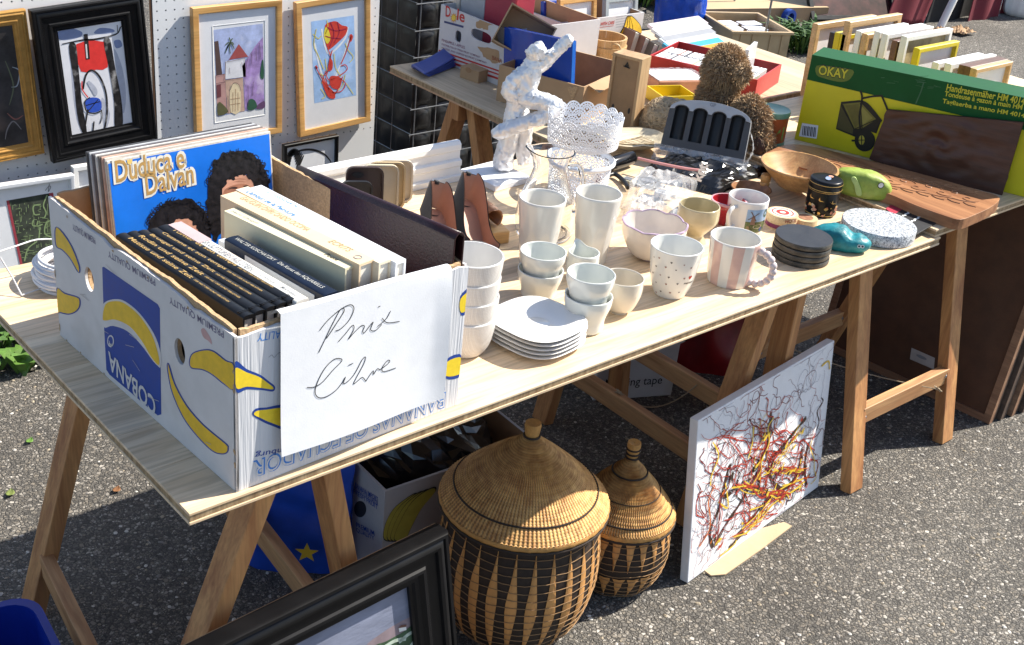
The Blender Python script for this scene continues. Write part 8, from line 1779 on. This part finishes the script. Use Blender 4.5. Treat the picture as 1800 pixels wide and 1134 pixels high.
for k_, (x0, y0, x1, y1) in enumerate(((722, 245, 850, 330), (716, 262, 850, 352), (712, 280, 848, 372), (728, 470, 830, 520), (728, 500, 830, 550))):
    p, q = [Vector((*hit(x, y, UL), 0)) for x, y in ZU((x0, y0), (x1, y1))]; d = q-p; text_w(('BANANA IMPORT', 'PRODUCE OF ECUADOR', 'FRESH FRUIT', 'PREMIUM', 'QUALITY')[k_], d.length, .012, I_BLUE, t, UL_ @ frame(p+Vector((0, 0, .0006)), d, Vector((-d.y, d.x, 0))), bold=.01)
t2, f = None, None
cx_ = M @ Vector((W*.5, D*.45, zt_*.8)); t = thing('black_sack', 'crumpled black plastic sack stuffed in the shaded carton', 'plastic sack', tr(*cx_))
m = MB(); m.grid(lambda u, v: (lambda th, ph: ((.185+.025*noise.noise(Vector((cos(th)*3, sin(th)*3, ph*3))))*cos(th)*sin(ph), (.22+.03*noise.noise(Vector((cos(th)*4, sin(th)*4, ph*4))))*sin(th)*sin(ph), .13*cos(ph)+.02*noise.noise(Vector((cos(th)*5, sin(th)*5, ph*6)))))(2*pi*u, pi*(.02+.96*v)), 48, 26); m.build('film', M_BAGB, t)
# ---- blue bag with stars
P = at(545, 1010, z=0); t = thing('star_bag', 'blue shopping bag with yellow stars under the table', 'bag', frame((P.x-.02, P.y+.05, .001), RIGHT, (0, 0, 1)))
M_BB = mat('blue_bag', (.012, .07, .46), .5, var=.25, vs=14, bump=.3, bs=40); SB = t.matrix_world
def bagf(u, v): return (-.13+.26*u+.012*noise.noise(Vector((u*4, v*4, 3))), .34*v+.02*sin(u*5)*v, .030*sin(pi*u)+.018*noise.noise(Vector((u*4, v*5, 1))))
m = MB(); m.grid(bagf, 30, 26); m.build('front_side', M_BB, t, smooth=60); m = MB(); m.grid(lambda u, v: (lambda p: (p[0], p[1]*1.08, -p[2]-.06))(bagf(1-u, v)), 30, 26); m.build('back_side', mat('dark_blue_bag', (.006, .016, .12), .5, var=.3, vs=14), t, smooth=60)
m = MB(); m.grid(lambda u, v: (-.13+.02*v-.0, .33*u, .0-.07*v), 12, 4); m.grid(lambda u, v: (.13, .33*u, 0-.07*v), 12, 4); m.build('gusset', M_BB, t)
def star(cx_, cy_, R, nm): return [(cx_+(R if i % 2 == 0 else R*.42)*cos(pi/2+i*pi/5), cy_+(R if i % 2 == 0 else R*.42)*sin(pi/2+i*pi/5)) for i in range(10)]
for (sx, sy, R) in ((545, 948, 15), (467, 918, 12), (590, 905, 7)):
    a_, b_ = hit(sx, sy, SB); m = MB(); m.flat(star(a_, b_, R*.0018, ''), .047); m.build('yellow_star', mat('star_yellow', (.70, .48, .04), .5), t)
m = MB(); m.grid(lambda u, v: (-.06+.12*u, .355+.018*v+.01*u, .03+.01*sin(u*6)), 8, 3); m.build('white_strip', mat('dusty_white', (.5, .45, .48), .6, var=.1), t, solid=.002)
# ---- white carton lettered tape, striped bag, red bag
a, b = at(1042, 706, z=0), at(1180, 696, z=0); dx = (b-a).normalized(); M = frame((a.x, a.y, .001), dx, Vector((-dx.y, dx.x, 0))); W = (b-a).length
t = thing('tape_carton', 'white carton lettered masking tape on the ground behind the trestle', 'carton', M); m = MB(); m.box((0, 0, 0), (W, .2, .26)); m.build('carton_body', M_WC2, t, bevel=.004); m = MB(); m.box((0, .002, .2602), (W, .198, .263)); m.build('lid', M_WC2, t)
text_w('Masking tape', W*.72, .035, I_BLACK, t, FF @ tr(.03, .035, .0006), bold=.004); m = MB(); m.flat([(.0, .05), (.03, .09), (.05, .2), (.0, .2)], .0006); m.build('green_print', ink('tape_green', (.1, .12, .04)), t, frame((0, .2, 0), (0, -1, 0), (0, 0, 1)))
P = at(1168, 660, z=0); t = thing('striped_bag', 'green bag with white stripes behind the trestle crossbar', 'bag', frame((P.x+.08, P.y+.03, .001), RIGHT, (0, 0, 1)))
for k_ in range(9): m = MB(); m.box((-.05, .02*k_, -.1), (.05, .02*k_+.0195, 0)); m.build('stripe' if k_ % 2 else 'dark_stripe', M_PAPER if (k_ % 2 and k_ < 7) else mat('bag_green', (.10, .13, .025), .6, var=.3) if k_ > 6 else M_BLKC, t)
m = MB(); m.box((-.05, .18, -.1), (.05, .30, 0)); m.build('bag_top', mat('bag_green', ()), t)
P = at(1232, 640, z=0); t = thing('red_bag', 'slumped red plastic bag in the shade behind the table', 'plastic bag', tr(P.x+.08, P.y+.05, 0)); m = MB(); m.grid(lambda u, v: (lambda a_, R: (R*cos(a_), R*sin(a_), .34*v))(2*pi*u, (.15-.05*v*v)*(1+.22*noise.noise(Vector((cos(2*pi*u)*2, sin(2*pi*u)*2, v*3))))), 40, 24); m.build('film', mat('red_film', (.24, .008, .012), .35, var=.3, vs=14), t, smooth=60); m = MB(); m.lathe([(.001, .335), (.11, .335)], 20); m.build('contents', mat('red_film', ()), t)
# ---- large framed pictures leaning at the right, seen from the back
M_HB = mat('dark_hardboard', (.095, .042, .022), .65, var=.25, vs=16, bump=.15, bs=200); M_BAT = wood('batten', (.20, .10, .055), (.34, .19, .11), 'X', 1.2, .6); M_BAT2 = wood('dark_batten', (.06, .04, .03), (.13, .08, .055), 'X', 1.2, .6)
a, b = at(1437, 608, z=0), at(1738, 747, z=0); dx = (b-a).normalized(); W = (b-a).length; nb = Vector((-dx.y, dx.x, 0))
_, hp__, _ = upright((1738, 747), (1800, 452), z=0)
for i, (fm, off, dh, lab) in enumerate(((M_BAT, 0, 0, 'brown hardboard back of a large framed picture facing the table'), (M_BAT2, .05, .045, 'dark framed picture second in the leaning stack'), (M_BAT, .10, -.02, 'wooden framed picture third in the leaning stack'), (M_BAT2, .15, -.10, 'lower dark framed picture at the outer side of the leaning stack'))):
    H = .66+dh; M = frame(Vector((a.x, a.y, .002))+nb*off+dx*.012*i, dx, Vector((0, 0, 1))+nb*.10)
    t = thing('stacked_picture', lab, 'picture', M, 'large pictures leaning behind the right trestle'); m = MB(); moulding(m, W, H, [(0, -.028), (0, .0), (.022, .0), (.022, -.006)]); m.build('frame_batten', fm, t, tr(W/2, H/2, 0), smooth=30); m = MB(); m.box((.010, .010, -.012), (W-.010, H-.010, -.006)); m.build('hardboard', M_HB, t)
    m = MB(); m.box((.001, .001, -.040), (W-.001, H-.001, -.0285)); m.build('front_rail', M_BAT2, t)
    if i == 0:
        q = [hit(*s, M) for s in ((1601, 612), (1642, 630), (1640, 650), (1598, 632))]; m = MB(); m.flat(q, -.0054); m.build('paper_label', mat('old_label', (.46, .43, .42), .6, var=.15, vs=30), t); m = MB(); c0 = [sum(k_[j] for k_ in q)/4 for j in (0, 1)]; m.flat(ell(c0[0]-.004, c0[1]+.003, .018, .005, 10), -.0050); m.build('label_print', I_GREY, t)

# ---- litter on the asphalt
rnd = random.Random(31)
for i, (px_, py_, c, lab) in enumerate(((52, 776, (.12, .24, .04), 'pale green leaf lying on the asphalt left of the table'), (18, 868, (.16, .20, .05), 'small yellow green leaf on the asphalt near the left edge'), (205, 862, (.22, .10, .04), 'reddish dry leaf on the asphalt beside the left trestle'))):
    P = at(px_, py_, z=.004); m = MB(); s_ = .012+.006*rnd.random()
    m.grid(lambda u, v: (s_*2*(u-.5), s_*.9*sin(pi*u)*(v-.5)*1.6, .004*(2*u-1)**2+.004*abs(v-.5)), 8, 4); tag(m.build('fallen_leaf', mat('leaf%d' % i, c, .6, var=.3, vs=80), M=tr(*P) @ rz(rnd.random()*6), smooth=60, solid=.0004), lab, 'leaf', 'leaves on the asphalt')
# ================================================================ prints and fittings sit under the part that carries them
NEST = {'knob': ('lid',), 'knob_binding': ('lid',), 'dark_ring': ('lid',), 'lid_rim': ('lid',), 'dark_rim_cord': ('lid',), 'straw_strip': ('body',), 'lashing': ('body',),
        'handle_bead': ('handle_core',), 'printed_heart': ('body',), 'red_heart': ('body',), 'violet_rim': ('body',), 'violet_foot': ('body',), 'pink_rim': ('body',), 'gold_ring': ('body',), 'painted_flower': ('body',), 'painted_crane': ('body',),
        'printed_sky': ('body',), 'printed_land': ('body',), 'printed_windmill': ('body',), 'printed_sail': ('body',), 'printed_tree': ('body',), 'printed_field': ('body',), 'printed_figure': ('body',), 'printed_twig': ('body',),
        'label_paper': ('lid', 'body'), 'label_ring': ('lid',), 'purple_band': ('base',), 'painted_eye': ('stone',), 'fin': ('stone',), 'mouth': ('stone',), 'carved_scrolls': ('slab',), 'bark_edge': ('slab',),
        'printed_face': ('cover_print',), 'printed_hair': ('cover_print',), 'sun_spot': ('cover_print',), 'lettering': ('cover_print', 'cover', 'carton_body', 'printed_side', 'body', 'film', 'fascia', 'sheet', 'front_wall', 'wall'),
        'brush_area': ('mount',), 'brush_stroke': ('mount',), 'watercolour_area': ('mount',), 'pen_line': ('mount',), 'mount_bevel': ('mount',), 'painted_area': ('mount',), 'drawn_line': ('mount',), 'ink_stroke': ('mount',), 'chalk_line': ('mount',), 'drawing': ('mount',), 'red_border': ('mount',), 'signature': ('mount',), 'hill': ('mount',), 'storm_glow': ('mount',), 'pale_stroke': ('mount',), 'house_wall': ('mount',), 'house_roof': ('mount',),
        'paint_drip': ('canvas',), 'paint_splash': ('canvas',), 'scuff': ('WALL',), 'crease': ('WALL',), 'inner_liner': ('lace_wall',), 'raised_band': ('cover',), 'rose_spine_end': ('cover',), 'printed_ring': ('cover',), 'handwriting': ('sheet',), 'badge': ('fascia',), 'lens_cutout': ('rim',), 'heel_tip': ('heel',), 'heel_tab': ('heel_counter',),
        'logo_shield': ('green_band',), 'mower_box': ('carton_body',), 'mower_basket': ('carton_body',), 'mower_shade': ('carton_body',), 'mower_wheel': ('carton_body',), 'mower_hub': ('carton_body',), 'mower_handle': ('carton_body',), 'barcode_label': ('carton_body',), 'barcode_bar': ('carton_body',),
        'sun_logo': ('printed_side',), 'blue_bar': ('printed_side',), 'red_stripe': ('printed_side',), 'torn_patch': ('printed_side',), 'yellow_star': ('front_side',), 'keyhole': ('back_panel',), 'hanger': ('back_panel',), 'paper_label': ('hardboard',), 'label_print': ('hardboard',), 'green_mark': ('body',), 'print_line': ('packet',), 'screw': ('crossbar',),
        'blue_logo_panel': ('WALL',), 'white_logo_band': ('WALL',), 'printed_banana': ('WALL',), 'banana_outline': ('WALL',), 'registered_mark': ('WALL',), 'pink_smear': ('WALL',), 'scribble': ('WALL',)}
def nest():
    bpy.context.view_layer.update()
    for t in [o for o in COL.objects if o.parent is None and 'category' in o]:
        kids = list(t.children); byn = {}
        for k in kids: byn.setdefault(k.name.split('.')[0], []).append(k)
        for k in kids:
            tg = NEST.get(k.name.split('.')[0])
            if not tg: continue
            p = None
            if tg == ('WALL',) or (t.name.startswith('banana_box') and k.name.startswith('lettering')):
                n = k.matrix_basis.to_3x3().col[2].copy()
                for q in byn.get('side_wall', [])+byn.get('front_wall', [])+byn.get('wall', []):
                    if (q.matrix_basis.to_3x3().col[2]-n).length < .02: p = q; break
            else:
                for nm in tg:
                    if nm in byn: p = byn[nm][0]; break
            if p is None or p is k: continue
            loc = k.matrix_basis.copy(); k.parent = p; k.matrix_parent_inverse.identity(); k.matrix_basis = p.matrix_basis.inverted() @ loc
nest()
